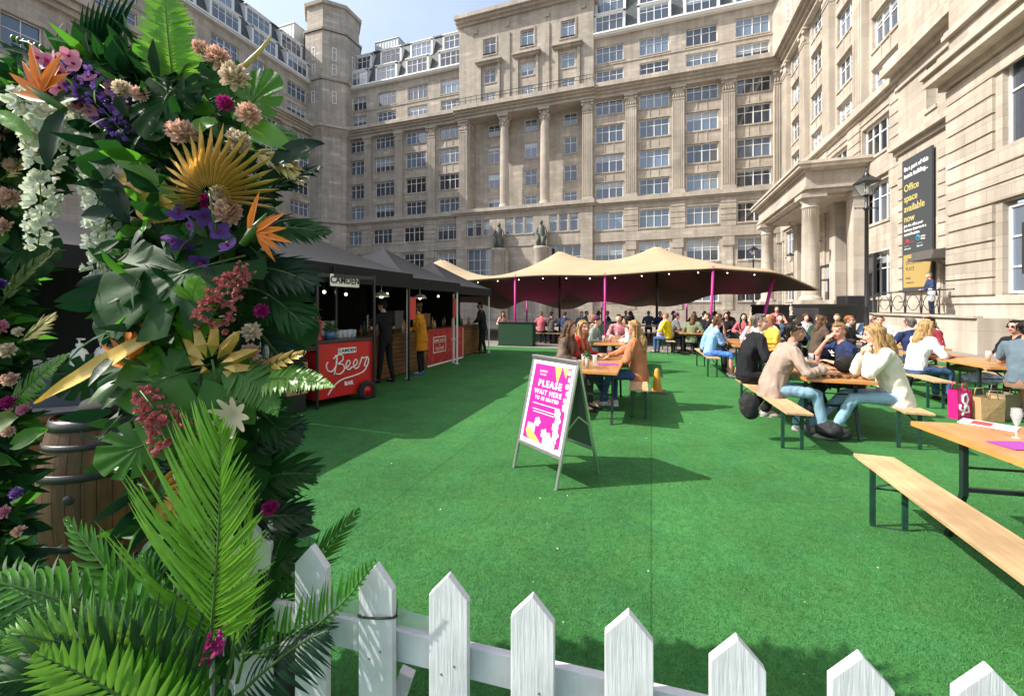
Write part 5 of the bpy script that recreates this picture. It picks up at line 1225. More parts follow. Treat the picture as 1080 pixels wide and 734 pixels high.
# ---------------------------------------------------------------- people
_m = {}
def cloth(name, c, rough=.85, var=.12):
    if name not in _m: _m[name] = mat(name, c, rough, vary=(9, var), bump=(30, .35), spec=.2)
    return _m[name]
def skinm(name, c):
    if name not in _m:
        m = mat(name, c, .5, vary=(12, .08)); p = m.node_tree.nodes['Principled BSDF']; p.inputs['Subsurface Weight'].default_value = .15; p.inputs['Subsurface Radius'].default_value = (.02, .008, .004); _m[name] = m
    return _m[name]
SK_P = skinm('skin_fair', (.62, .36, .27)); SK_R = skinm('skin_ruddy', (.62, .3, .22)); SK_T = skinm('skin_tan', (.42, .23, .15)); SK_D = skinm('skin_brown', (.2, .1, .06))
def hairm(name, c):
    if name in _m: return _m[name]
    m = bpy.data.materials.new(name); m.use_nodes = True; t = m.node_tree; N = t.nodes; L = t.links; p = N['Principled BSDF']; p.inputs['Roughness'].default_value = .6; p.inputs['Specular IOR Level'].default_value = .25
    tc = N.new('ShaderNodeTexCoord'); mp = N.new('ShaderNodeMapping'); mp.inputs['Scale'].default_value = (70, 70, 9); L.new(tc.outputs['Object'], mp.inputs[0])
    n = N.new('ShaderNodeTexNoise'); n.inputs['Scale'].default_value = 1; n.inputs['Detail'].default_value = 4; L.new(mp.outputs[0], n.inputs['Vector'])
    r = N.new('ShaderNodeValToRGB'); r.color_ramp.elements[0].position = .35; r.color_ramp.elements[1].position = .65
    r.color_ramp.elements[0].color = (*[v*.55 for v in c], 1); r.color_ramp.elements[1].color = (*[min(1, v*1.4) for v in c], 1)
    L.new(n.outputs[0], r.inputs[0]); L.new(r.outputs[0], p.inputs['Base Color'])
    b = N.new('ShaderNodeBump'); b.inputs['Strength'].default_value = .8; b.inputs['Distance'].default_value = .006; L.new(n.outputs[0], b.inputs['Height']); L.new(b.outputs[0], p.inputs['Normal'])
    _m[name] = m; return m
H_BLOND = hairm('hair_blond', (.33, .2, .08)); H_BROWN = hairm('hair_brown', (.09, .045, .022)); H_DARK = hairm('hair_black', (.012, .01, .009)); H_GREY = hairm('hair_grey', (.12, .105, .09)); H_GING = hairm('hair_ginger', (.3, .11, .035)); H_LIGHTB = hairm('hair_light_brown', (.22, .13, .06))
LIPS = mat('lips', (.4, .1, .09), .4); EYEW = mat('eye_dark', (.02, .015, .012), .2)
SOLE = mat('shoe_sole', (.7, .7, .68), .6)

JOBS = []
def remeshed(name, parent, mats, m, vox, smooth=3, fac=.5, wrinkle=0, seed=0, wsc=9, fn=None):
    """queue one continuous skin grown over the overlapping solids in m"""
    me = m.mesh('tmp', []); o = bpy.data.objects.new('tmp', me); TS.collection.objects.link(o)
    a = o.modifiers.new('r', 'REMESH'); a.mode = 'VOXEL'; a.voxel_size = vox; a.use_smooth_shade = True
    if smooth: b = o.modifiers.new('s', 'SMOOTH'); b.factor = fac; b.iterations = smooth
    JOBS.append((o, name, parent, mats, wrinkle, seed, wsc, fn))
def run_jobs():
    with bpy.context.temp_override(scene=TS, view_layer=TS.view_layers[0]):
        dg = bpy.context.evaluated_depsgraph_get()
        outs = [bpy.data.meshes.new_from_object(j[0].evaluated_get(dg), depsgraph=dg) for j in JOBS]
    for out, (o, name, parent, mats, wrinkle, seed, wsc, fn) in zip(outs, JOBS):
        if wrinkle:
            sd = Vector((seed*1.37, seed*.71, seed*2.3)); n = len(out.vertices)
            co = [v.co.copy() for v in out.vertices]; no = [v.normal.copy() for v in out.vertices]; flat = []
            for c, nv in zip(co, no):
                q = Vector((c.x*wsc, c.y*wsc, c.z*wsc*.55))+sd
                c2 = c+nv*((noise.noise(q)*.6+abs(noise.noise(Vector((q.x+q.z*.8, q.y, q.z*.5-q.x*.5))*1.9))*-.7)*wrinkle); flat += [c2.x, c2.y, c2.z]
            out.vertices.foreach_set('co', flat)
        out.polygons.foreach_set('use_smooth', [True]*len(out.polygons))
        for m_ in mats: out.materials.append(m_)
        if fn: fn(out)
        out.name = name; out.update(); link(name, out, parent)
TS = bpy.data.scenes.new('remesh_scratch')
def cap(m, a, ra, b, rb, n=10):
    a, b = Vector(a), Vector(b); m.tube([a, a.lerp(b, .5), b], [ra, (ra+rb)/2, rb], n); m.ell(a, ra, n, 6); m.ell(b, rb, n, 6)
def loft(m, rings, n=18):
    """rings: (centre, rx, ry, fwd tilt) closed body of ellipses"""
    vs = []
    for c, rx, ry, tl in rings:
        c = Vector(c)
        for k in range(n): a = 2*pi*k/n; vs.append(c+Vector((rx*cos(a), ry*sin(a)*cos(tl), -ry*sin(a)*sin(tl))))
    fs = [(i*n+k, i*n+(k+1) % n, (i+1)*n+(k+1) % n, (i+1)*n+k) for i in range(len(rings)-1) for k in range(n)]
    fs += [tuple(range(n))[::-1], tuple((len(rings)-1)*n+k for k in range(n))]
    m.add(vs, fs, 0, True)
def ik(s, t, l1, l2, pole):
    s, t = Vector(s), Vector(t); d = t-s; L_ = min(max(d.length, .08), (l1+l2)*.995); d.normalize(); t = s+d*L_
    a = (l1*l1-l2*l2+L_*L_)/(2*L_); h = sqrt(max(l1*l1-a*a, 0)); p = Vector(pole); p -= d*p.dot(d); p.normalize()
    return s+d*a+p*h, t
PCOUNT = [0]
def person(x, y, face, label, pose='sit', z0=0, lean=.12, head=(0, 0), hands=None, top=None, sleeve='long', bottom=None, hair=('short', H_BROWN), skin=SK_P, vox=.016,
           female=False, jacket=False, shoes=None, glasses=False, group=None, scale=1.0, feet=(.42, .42), skirt=False, collar=None, spread=.1, cap_=None, twist=0, extra=None, shade=1, sunlit=None):
    """face = direction in degrees (0 looks along +X, 90 along +Y); hands = world-free local targets (x right, y forward, z up)"""
    PCOUNT[0] += 1; seed = PCOUNT[0]; sit = pose == 'sit'
    R_ = empty('person', (x, y, z0), radians(face-90), label, 'person', group); R_.scale = (scale,)*3
    hz_ = .575 if sit else .93; sw = .165 if female else .185
    top = top or cloth('grey_cloth', (.2, .2, .2)); bottom = bottom or cloth('dark_trousers', (.02, .022, .03)); shoes = shoes or cloth('dark_shoes', (.02, .02, .02), .5)
    sl_, cl = sin(lean), cos(lean)
    hip = Vector((0, 0, hz_)); l2 = lean*.55
    waist = hip+Vector((0, sin(l2)*.2, cos(l2)*.2)); chest = waist+Vector((0, sl_*.18, cl*.18)); sh = chest+Vector((0, sin(lean*1.25)*.13, cos(lean*1.25)*.13))
    nb = sh+Vector((0, sin(lean)*.05, .07)); hc = nb+Vector((0, .035+.02*sin(lean), .145))
    hj = [Vector((sx*.09, .0, hz_-.02)) for sx in (-1, 1)]
    if sit: kn = [Vector((sx*(spread+.03), .43, .53)) for sx in (-1, 1)]; an = [Vector((sx*(spread+.01), .43+f-.42, .09)) for sx, f in zip((-1, 1), feet)]
    else: kn = [Vector((sx*spread, .02+.1*(f-.42), .5)) for sx, f in zip((-1, 1), feet)]; an = [Vector((sx*spread, (f-.42), .09)) for sx, f in zip((-1, 1), feet)]
    shj = [sh+Vector((sx*sw, 0, -.01)) for sx in (-1, 1)]
    if hands is None: hands = ((-.16, .32, .80), (.16, .32, .80)) if sit else ((-.24, .06, .78), (.24, .06, .78))
    el = []; ha = []
    for i, sx in enumerate((-1, 1)):
        e, t = ik(shj[i], hands[i], .285, .25, (sx*.7, -.25, -.8)); el.append(e); ha.append(t)
    # --- body: head, neck, torso, arms with fingers, legs, one surface
    m = MB()
    hm = Matrix.Translation(hc) @ Matrix.Rotation(radians(head[0]), 4, 'Z') @ Matrix.Rotation(radians(head[1]), 4, 'X')
    def H(v): return hm @ Vector(v)
    M3 = hm.to_3x3().to_4x4()
    m.ell(H((0, -.008, .025)), (.077, .095, .098), 16, 12, 0, M3); m.ell(H((0, .022, -.03)), (.06, .072, .08), 14, 10, 0, M3); m.ell(H((0, .055, -.078)), (.032, .03, .026), 10, 8, 0, M3)
    m.tube([H((0, .085, .025)), H((0, .104, -.01)), H((0, .112, -.03)), H((0, .085, -.038))], [.009, .012, .016, .01], 8)
    for sx in (-1, 1):
        m.ell(H((sx*.078, -.01, -.005)), (.011, .02, .033), 8, 6, 0, M3); m.ell(H((sx*.042, .062, -.02)), (.022, .02, .02), 8, 6, 0, M3); m.ell(H((sx*.03, .08, .034)), (.02, .01, .007), 8, 6, 0, M3)
    m.ell(H((0, .09, -.052)), (.022, .012, .009), 8, 6, 0, M3)
    cap(m, nb-Vector((0, 0, .04)), .055, hc+Vector((0, -.015, -.06)), .05)
    loft(m, [(hip-Vector((0, 0, .08)), .13, .1, 0), (hip, .15, .105, 0), (waist, .125, .09, l2), (chest, .15, .1, lean), (sh, .13, .07, lean), (nb, .05, .045, lean)])
    for i, sx in enumerate((-1, 1)):
        cap(m, shj[i], .05, el[i], .038); cap(m, el[i], .037, ha[i], .024)
        d = (ha[i]-el[i]).normalized(); up_ = Vector((0, 0, 1)) if abs(d.z) < .8 else Vector((0, 1, 0)); sd = d.cross(up_).normalized(); nn = sd.cross(d)
        pc = ha[i]+d*.045; F_ = frame(pc, sd, d, nn).to_3x3().to_4x4(); m.ell(pc, (.038, .05, .016), 10, 8, 0, F_)
        for k, (o_, ln) in enumerate(((-.028, .065), (-.009, .075), (.01, .07), (.028, .055))):
            b0 = pc+sd*o_+d*.035; b1 = b0+(d*.9-nn*.35).normalized()*ln*.55; b2 = b1+(d*.55-nn*.85).normalized()*ln*.5; m.tube([b0, b1, b2], [.0095, .0085, .007], 7)
        tb = pc-sd*sx*.03-d*.015; m.tube([tb, tb-sd*sx*.03+d*.03-nn*.01, tb-sd*sx*.03+d*.055-nn*.02], [.012, .01, .008], 7)
        cap(m, hj[i], .075, kn[i], .052); cap(m, kn[i], .05, an[i], .034); cap(m, an[i], .034, an[i]+Vector((0, .13, -.045)), .03)
    lc = H((0, .1, -.052))
    def lips(me):
        for p in me.polygons:
            q = p.center-lc
            if abs(q.x) < .026 and abs(q.z) < .011 and q.length < .028: p.material_index = 1
    remeshed('body', R_, [skin, LIPS], m, min(vox, .0125) if vox < .02 else vox*.8, 2, fn=lips)
    if vox < .02:
        for sx in (-1, 1):
            q = MB(); q.ell((0, 0, 0), (.014, .006, .0075), 8, 6); q.build('eye', EYEW, R_, H((sx*.031, .0825, .012)), (0, 0, radians(head[0])))
            q = MB(); q.tube([(-.018, 0, -.002), (0, .003, .003), (.018, 0, -.002)], .004, 5); q.build('eyebrow', hair[1] if hair[1] else EYEW, R_, H((sx*.032, .088, .036)), (0, 0, radians(head[0])))
    # --- top garment
    m = MB(); g = .03 if jacket else .018; hem = -.17 if jacket else -.05
    gr = [(waist+(hip-waist)*.3-Vector((0, 0, .02)), .145+g*.7, .12+g, l2), (waist, .135+g*.8, .112+g, l2), (chest, .165+g, .115+g, lean), (sh+Vector((0, 0, .0)), .15+g*.8, .075+g, lean), (nb-Vector((0, 0, .03)), .075, .065, lean)]
    if jacket: gr = [(hip+Vector((0, -.02, -.13 if sit else -.1)), .2, .15, 0), (hip+Vector((0, -.01, .0)), .18+g*.3, .14+g*.4, 0)]+gr[0:]
    else: gr = [(hip+Vector((0, 0, -.03)), .165+g*.3, .13+g*.3, 0)]+gr
    loft(m, gr, 22)
    m.tube([shj[0], sh+Vector((0, .0, .035)), shj[1]], [.06+g*.4, .06+g*.4, .06+g*.4], 12)
    for i, sx in enumerate((-1, 1)):
        gg = g*.75
        if sleeve == 'long':
            cap(m, shj[i], .058+gg, el[i], .046+gg); cap(m, el[i], .045+gg, el[i].lerp(ha[i], .88), .034+gg*.9)
            mid = el[i]+Vector((0, 0, -.0)); m.ell(mid, .05+gg, 10, 8)
        elif sleeve == 'short': cap(m, shj[i], .06+gg, shj[i].lerp(el[i], .7), .055+gg)
        elif sleeve == 'half': cap(m, shj[i], .06+gg, el[i], .05+gg)
    if jacket:   # collar
        m.tube([nb+Vector((.075*cos(a), .06*sin(a)-.005, .0+.012*sin(a*2))) for a in [2*pi*k/14 for k in range(15)]], .024, 8)
    remeshed('jacket' if jacket else 'top', R_, [top], m, vox*.8, 3, .5, .036 if jacket else .03, seed, 7)
    if collar:
        m = MB(); m.tube([nb+Vector((.062*cos(a), .055*sin(a)+.012, .015-.02*sin(a))) for a in [2*pi*k/14 for k in range(15)]], .016, 8); m.build('collar', collar, R_)
    # --- trousers
    m = MB(); loft(m, [(hip-Vector((0, 0, .1)), .15, .12, 0), (hip-Vector((0, 0, .03)), .165, .125, 0), (hip+Vector((0, 0, .06)), .15, .11, 0)])
    for i in range(2): cap(m, hj[i], .088, kn[i], .066); 
    if skirt:
        for i in range(2): cap(m, kn[i], .066, kn[i]+Vector((0, 0.01, -.04)), .07)
    else:
        for i in range(2): cap(m, kn[i], .066, an[i]+Vector((0, 0, .03)), .055 if not female else .05)
    remeshed('skirt' if skirt else 'trousers', R_, [bottom], m, vox*.85, 3, .5, .018, seed+50)
    for i in range(2):
        m = MB(); a = an[i]; m.ell(a+Vector((0, .0, -.045)), (.042, .06, .05), 12, 8); m.ell(a+Vector((0, .11, -.058)), (.046, .1, .036), 14, 8)
        s_ = m.build('shoe', shoes, R_); m = MB(); m.ell(a+Vector((0, .06, -.083)), (.05, .155, .014), 16, 5); m.build('sole', SOLE if shoes.name.startswith('white') or shoes.name.startswith('blue') or shoes.name.startswith('grey') else shoes, s_)
    # --- hair
    st, hm_ = hair
    if st != 'bald':
        m = MB()
        if st in ('short', 'cap'):
            m.ell(H((0, -.022, .045)), (.083, .093, .088), 16, 12, 0, M3); m.ell(H((0, .03, .1)), (.062, .055, .03), 12, 8, 0, M3); m.ell(H((0, -.055, -.01)), (.07, .055, .07), 12, 8, 0, M3)
        else:
            m.ell(H((0, -.02, .045)), (.09, .1, .092), 16, 12, 0, M3); m.ell(H((0, -.06, -.02)), (.082, .06, .09), 14, 10, 0, M3)
            for sx in (-1, 1): m.tube([H((sx*.03, .07, .105)), H((sx*.078, .035, .05)), H((sx*.088, .01, -.02)), H((sx*.085, .0, -.09))], [.016, .024, .026, .022], 8)
            if st == 'long':
                bk = nb-Vector((0, .075, 0))
                m.tube([H((0, -.07, -.02)), H((0, -.08, -.1)), bk+Vector((0, -.02, -.06)), bk+Vector((0, -.03, -.2)), bk+Vector((0, -.01, -.3))], [.085, .085, .09, .075, .03], 12)
                for sx in (-1, 1): m.tube([H((sx*.08, -.01, -.04)), H((sx*.085, .0, -.12)), nb+Vector((sx*.1, .03, -.08)), nb+Vector((sx*.1, .07, -.2)), nb+Vector((sx*.085, .08, -.27))], [.035, .04, .042, .035, .015], 9)
            if st == 'bun': m.ell(H((0, -.09, .09)), (.045, .045, .045), 10, 8)
            if st == 'pony': m.tube([H((0, -.1, .05)), H((0, -.15, .0)), H((0, -.14, -.12)), H((0, -.11, -.2))], [.03, .04, .035, .012], 9)
        remeshed('hair', R_, [hm_], m, vox*.85, 2, .5, .016, seed+9, 26)
        if vox < .019:
            rs = random.Random(seed); q_ = MB()
            for k in range(70 if st == 'long' else 60):
                a = rs.uniform(.25*pi, 1.75*pi) if st == 'long' else rs.uniform(0, 2*pi); sx_ = sin(a); bk_ = -cos(a) if st == 'long' else cos(a)
                p0_ = H((.045*sx_, -.02-.04*abs(cos(a))*.5, .13)); p1_ = H((.097*sx_, -.02+.1*(cos(a) if st != 'long' else -abs(cos(a))), .05))
                if st == 'long': pts_ = [p0_, p1_, H((.1*sx_+rs.gauss(0, .006), -.03-.07*abs(cos(a)), -.05)), nb+Vector((.11*sx_+rs.gauss(0, .012), -.03-.07*abs(cos(a)), -.06)), nb+Vector((.11*sx_+rs.gauss(0, .02), -.03-.07*abs(cos(a))+rs.gauss(0, .01), -.2-rs.random()*.1))]
                else: pts_ = [p0_, p1_+Vector((rs.gauss(0, .004), 0, 0)), H((.094*sx_+rs.gauss(0, .005), -.035+.07*min(0, cos(a)), .0-.03*rs.random()))]
                q_.tube(pts_, [.004]*(len(pts_)-1)+[.001], 4)
            q_.build('hair_strands', hm_, R_)
    if glasses:
        m = MB()
        for sx in (-1, 1): m.ell(H((sx*.034, .1, .012)), (.027, .006, .02), 10, 6, 0, M3); m.tube([H((sx*.06, .096, .014)), H((sx*.082, .0, .014))], .003, 5)
        m.tube([H((-.012, .108, .016)), H((.012, .108, .016))], .003, 5); m.build('sunglasses', EYEW, R_)
    if cap_:
        m = MB(); m.ell(H((0, -.015, .06)), (.095, .105, .085), 16, 10, 0, M3); m.build('hood', cap_, R_)
    return R_, H
NAVY = cloth('navy_wool', (.018, .03, .085)); BLK = cloth('black_knit', (.012, .013, .016)); BEIGE = cloth('beige_jacket', (.33, .25, .2), .75, .06); CREAMJ = cloth('cream_blazer', (.66, .63, .52), .8, .05)
TAN = cloth('tan_orange_jacket', (.42, .17, .08)); REDC = cloth('red_jumper', (.5, .02, .025)); WHT = cloth('white_cotton', (.72, .73, .76)); PBLUE = cloth('pale_blue_shirt', (.25, .42, .7)); YEL = cloth('yellow_top', (.68, .38, .06))
MUST = cloth('mustard_coat', (.5, .2, .015)); GRYG = cloth('grey_green_top', (.22, .27, .24)); OLIVE = cloth('olive_coat', (.16, .18, .1)); GREY = cloth('slate_grey_shirt', (.1, .14, .17)); BRN = cloth('brown_jacket', (.09, .06, .045)); PNKT = cloth('pink_top', (.7, .15, .25)); LTG = cloth('light_grey_top', (.4, .4, .45)); BRY = cloth('bright_yellow_jumper', (.7, .5, .02)); REDP = cloth('rose_top', (.5, .12, .15)); DBL = cloth('dark_blue_coat', (.03, .045, .1))
JEAN = cloth('blue_denim', (.05, .1, .2)); LJEAN = cloth('pale_denim', (.22, .36, .46)); BLKT = cloth('black_trousers', (.012, .012, .014)); CHAR = cloth('charcoal_trousers', (.05, .05, .055))
WSH = cloth('white_trainers', (.7, .7, .68), .6); BSH = cloth('blue_trainers', (.05, .15, .35), .6); GSH = cloth('grey_trainers', (.33, .31, .29), .7)
# staff and customers at the bars
person(-5.4, 7.3, 172, 'barman in black standing with his back turned beside the red cart', 'stand', top=BLK, sleeve='short', bottom=BLKT, hair=('short', H_DARK), hands=((-.2, .28, 1.15), (.22, .3, 1.1)), head=(8, -10), feet=(.5, .32), spread=.12)
person(-5.22, 8.42, 195, 'woman in long mustard coat standing with folded arms at the bar', 'stand', top=MUST, jacket=True, bottom=BLKT, shoes=BSH, hair=('bun', H_BROWN), female=True, hands=((.12, .2, 1.16), (-.12, .22, 1.13)), head=(10, 0), scale=.97)
m = MB(); loft(m, [((0, 0, .62), .24, .17, 0), ((0, 0, .8), .215, .16, 0), ((0, 0, 1.02), .185, .14, 0)], 22)
for o in [o for o in list(COL.objects) if o.get('label', '').startswith('woman in long mustard')]: remeshed('coat_skirt', o, [MUST], m, .016, 3, .5, .02, 3)
person(-5.55, 12.9, 185, 'person all in black standing in the shade of the last gazebo', 'stand', top=BLK, jacket=True, bottom=BLKT, hair=('short', H_DARK), skin=SK_T, hands=((-.15, .25, 1.1), (.2, .1, .85)), feet=(.5, .36), vox=.02)
# centre table
person(-1.38, 6.55, -15, 'woman with very long brown hair and brown coat, back to us behind the A-board', lean=.2, top=cloth('brown_plaid_coat', (.14, .1, .075), .9, .4), jacket=True, bottom=CHAR, hair=('long', H_BROWN), female=True, head=(0, 0))
person(-1.3, 7.05, -12, 'smiling blonde woman in red jumper left of the centre table', lean=.3, top=REDC, bottom=JEAN, hair=('long', H_BLOND), female=True, head=(-35, 0), hands=((-.1, .42, .82), (.15, .35, .82)), shoes=WSH, feet=(.5, .62))
person(-.2, 6.75, 168, 'blonde woman in glasses and tan puffer jacket right of the centre table', lean=.08, top=TAN, jacket=True, bottom=JEAN, hair=('long', H_BLOND), female=True, head=(22, 0), hands=((-.1, .3, .7), (.05, .52, .8)), shoes=WSH, glasses=True, feet=(.55, .4))
# second centre table
person(-1.5, 10.3, -10, 'person in grey-green top leaning on the second centre table', lean=.35, top=GRYG, bottom=CHAR, hair=('short', H_BROWN), vox=.02, cap_=cloth('plum_hood', (.09, .03, .08)))
person(-1.6, 11.1, 0, 'ginger-haired person behind the grey-green top', lean=.2, top=cloth('dusty_top', (.2, .12, .1)), hair=('bun', H_GING), female=True, vox=.022)
person(-.42, 10.4, 180, 'dark-haired person in white top with pale headband at the second table', lean=.25, top=WHT, bottom=BLKT, hair=('bun', H_DARK), skin=SK_T, female=True, vox=.02)
person(-.9, 12.2, -90, 'person with patterned pink shirt at the far end of the second table', lean=.2, top=cloth('pink_pattern', (.5, .2, .22), .8, .6), hair=('short', H_DARK), vox=.022)
person(.3, 15.2, 10, 'person in pale grey-lilac top at the turf edge', lean=.25, top=cloth('lilac_grey', (.35, .3, .4)), hair=('short', H_BROWN), vox=.022)
person(.55, 14.9, 150, 'person with bright yellow jumper and back to us', lean=.12, top=BRY, bottom=JEAN, hair=('short', H_LIGHTB), skin=SK_R, vox=.022)
# shade under the tent, left
person(-4.6, 17.2, 95, 'person in rose top under the tent, back to us', lean=.15, top=REDP, hair=('short', H_GING), vox=.024)
person(-4.15, 17.2, 90, 'person in brown-grey jumper under the tent, back to us', lean=.15, top=cloth('brown_grey', (.12, .1, .09)), hair=('short', H_BROWN), vox=.024)
person(-3.55, 17.2, 92, 'person in dark blue coat under the tent, back to us', lean=.1, top=DBL, hair=('short', H_BROWN), vox=.024, jacket=True)
person(-3.0, 18.5, -90, 'person facing us behind the shaded table', lean=.2, top=GREY, hair=('short', H_DARK), vox=.024)
person(-6.55, 17.6, -60, 'red-haired person with bare shoulders beyond the far counter', lean=.1, top=cloth('pale_rose', (.5, .35, .33)), sleeve='none', hair=('long', H_GING), female=True, vox=.024)
# table with woman in pale blue
person(1.3, 10.55, 0, 'woman in pale blue shirt and blue skirt resting her chin at the left bench', lean=.3, top=PBLUE, sleeve='half', bottom=cloth('blue_print_skirt', (.08, .2, .6), .8, .5), skirt=True, hair=('bun', H_BROWN), skin=SK_R, female=True, head=(-10, -10), hands=((.05, .3, 1.12), (-.1, .38, .8)), shoes=WSH)
person(1.3, 11.35, 0, 'person in blue and white shirt behind the woman in pale blue', lean=.3, top=cloth('mid_blue_shirt', (.2, .33, .6)), hair=('short', H_DARK), vox=.02)
person(2.75, 11.0, 205, 'woman in yellow blouse with white-rimmed sunglasses facing us', lean=.2, top=YEL, hair=('bun', H_GING), skin=SK_R, female=True, glasses=True, vox=.02, hands=((-.1, .4, .8), (.2, .4, .8)))
person(1.25, 14.6, 60, 'person in olive green coat with long hair at the turf edge', lean=.3, top=OLIVE, jacket=True, hair=('long', H_BROWN), vox=.022, bottom=BLKT)
person(.7, 15.9, 20, 'person in grey coat behind the olive green coat', lean=.3, top=cloth('mid_grey_coat', (.13, .13, .13)), jacket=True, hair=('short', H_DARK), vox=.024, cap_=cloth('plum_hat', (.12, .05, .1)))
person(1.9, 15.3, 170, 'person in dark clothes right of the olive green coat', lean=.1, top=BLK, hair=('short', H_BROWN), vox=.024)
# the four friends
person(1.36, 7.0, 5, 'man in black jumper with short greying hair on the left bench', scale=1.09, lean=.3, top=BLK, bottom=BLKT, hair=('short', H_GREY), head=(-28, 5), hands=((-.05, .42, .83), (.2, .36, .83)), vox=.014, shoes=GSH, feet=(.15, .2), collar=WHT)
person(1.5, 6.12, 3, 'dark-haired person in beige jacket with back to us on the left bench', lean=.42, top=BEIGE, jacket=True, bottom=LJEAN, hair=('short', H_DARK), skin=SK_T, head=(-20, 0), hands=((0, .55, .84), (.22, .48, .84)), vox=.014, shoes=WSH, feet=(.3, .5), scale=1.04)
rf_, Hf = person(2.78, 7.15, 185, 'man in navy T-shirt with bent head resting his hand on his chin', lean=.3, top=NAVY, sleeve='short', bottom=BLKT, hair=('short', H_LIGHTB), skin=SK_R, head=(30, -8), hands=((-.12, .35, .85), (.06, .33, 1.13)), vox=.014, shoes=BLKT, feet=(.6, .3))
m = MB()
for k in range(5): m.ell((-.06+.03*k, .0, .02*sin(k*2.0)), (.018, .004, .014+.008*(k % 2)), 8, 6)
m.ell((0, 0, -.05), (.05, .004, .012), 10, 6); m.build('printed_emblem', WP, rf_, (.05, .262, .97), (radians(-20), 0, 0))
person(2.75, 6.05, 176, 'blonde woman in cream blazer with hands to her mouth', lean=.3, top=CREAMJ, jacket=True, bottom=LJEAN, hair=('long', H_BLOND), female=True, head=(-12, -12), hands=((-.06, .27, 1.05), (.06, .29, 1.03)), vox=.014, shoes=GSH, feet=(.6, .78), scale=1.02)
# right-hand tables
person(5.0, 10.35, 98, 'man in navy jumper with back to us and white collar', lean=.12, top=NAVY, bottom=CHAR, hair=('short', H_GREY), vox=.016, collar=WHT, shoes=WSH)
person(5.35, 12.5, -105, 'young man in white shirt facing us beside the navy jumper', lean=.22, top=WHT, bottom=CHAR, hair=('short', H_BROWN), skin=SK_R, vox=.018, hands=((-.1, .35, .85), (.1, .35, .85)))
person(4.35, 8.95, 14, 'blonde woman in white T-shirt with sunglasses leaning on the right table', lean=.3, top=WHT, sleeve='half', bottom=JEAN, hair=('long', H_BLOND), skin=SK_R, female=True, glasses=True, vox=.016, hands=((0, .4, .82), (.15, .42, .8)), head=(-20, 0))
person(6.2, 9.6, 195, 'dark-haired man behind the blonde woman in white', lean=.3, top=BLK, hair=('short', H_DARK), skin=SK_R, vox=.018, glasses=True, head=(10, 0))
person(4.95, 7.75, 40, 'man in slate grey shirt with back to us at the right edge', lean=.3, top=GREY, sleeve='short', bottom=cloth('brown_shorts', (.25, .14, .09)), skirt=True, hair=('short', H_DARK), skin=SK_T, vox=.016, shoes=WSH, scale=1.03, hands=((-.1, .4, .8), (.2, .3, .8)))
person(4.55, 12.3, -40, 'man in glasses with blue shirt and dark blazer at the table with red cups', lean=.2, top=cloth('dark_blazer', (.03, .03, .035)), jacket=True, hair=('short', H_GING), skin=SK_P, glasses=True, vox=.018, collar=PBLUE)
person(3.9, 12.0, 15, 'long brown-haired person in brown jacket beside the table with red cups', lean=.2, top=BRN, jacket=True, hair=('long', H_BROWN), female=True, vox=.02)
person(3.55, 12.5, 80, 'dark curly-haired man with stubble behind the blonde woman in cream', lean=.3, top=DBL, hair=('short', H_DARK), skin=SK_T, vox=.02, head=(-60, 0))
person(3.15, 13.3, -95, 'bald man in sunglasses and dark coat facing us', lean=.1, top=BLK, jacket=True, hair=('bald', None), skin=SK_R, glasses=True, vox=.02)
person(2.85, 12.2, 20, 'brown-haired woman in white blouse behind the navy T-shirt', lean=.25, top=WHT, hair=('long', H_BROWN), female=True, vox=.02)
person(2.55, 11.9, -120, 'blonde woman in sunglasses behind the man in the navy T-shirt', lean=.15, top=LTG, hair=('long', H_BLOND), female=True, glasses=True, vox=.02)
person(4.1, 16.2, -100, 'woman in pink top with dark bun near the lamp post', lean=.1, top=PNKT, sleeve='none', hair=('bun', H_DARK), skin=SK_R, female=True, vox=.022, z0=.25)
person(4.7, 16.4, -95, 'light-haired person right of the pink top', lean=.1, top=BRN, hair=('short', H_LIGHTB), vox=.022, z0=.15)
person(5.6, 16.0, -90, 'dark-coated person sitting below the railing', lean=.1, top=BLK, hair=('short', H_BROWN), vox=.022)
person(2.6, 16.4, -110, 'person with pink face and dark hair left of the tall black box', lean=.15, top=BLK, hair=('bun', H_DARK), skin=SK_R, vox=.022, female=True)
person(1.9, 16.9, 90, 'person in dark top with pale collar below the tent edge', lean=.15, top=BLK, hair=('short', H_DARK), vox=.024, collar=WHT)
person(2.3, 17.6, 60, 'long dark-haired person below the tent edge', lean=.15, top=BLK, hair=('long', H_DARK), vox=.024)
person(10.95, 21.4, 170, 'man in dark blue standing on the terrace beside the railing, holding a white bag', 'stand', z0=1.25, top=DBL, jacket=True, bottom=cloth('navy_trousers', (.02, .03, .06)), hair=('short', H_GREY), skin=SK_R, vox=.02, hands=((-.2, .3, 1.1), (.1, .32, 1.1)))
cloth_heap((10.75, 21.05, 1.85), .14, .1, .5, WHT, 'white bag hanging from the hand of the man on the terrace', name='shopping_bag', seed=4, cat='bag')
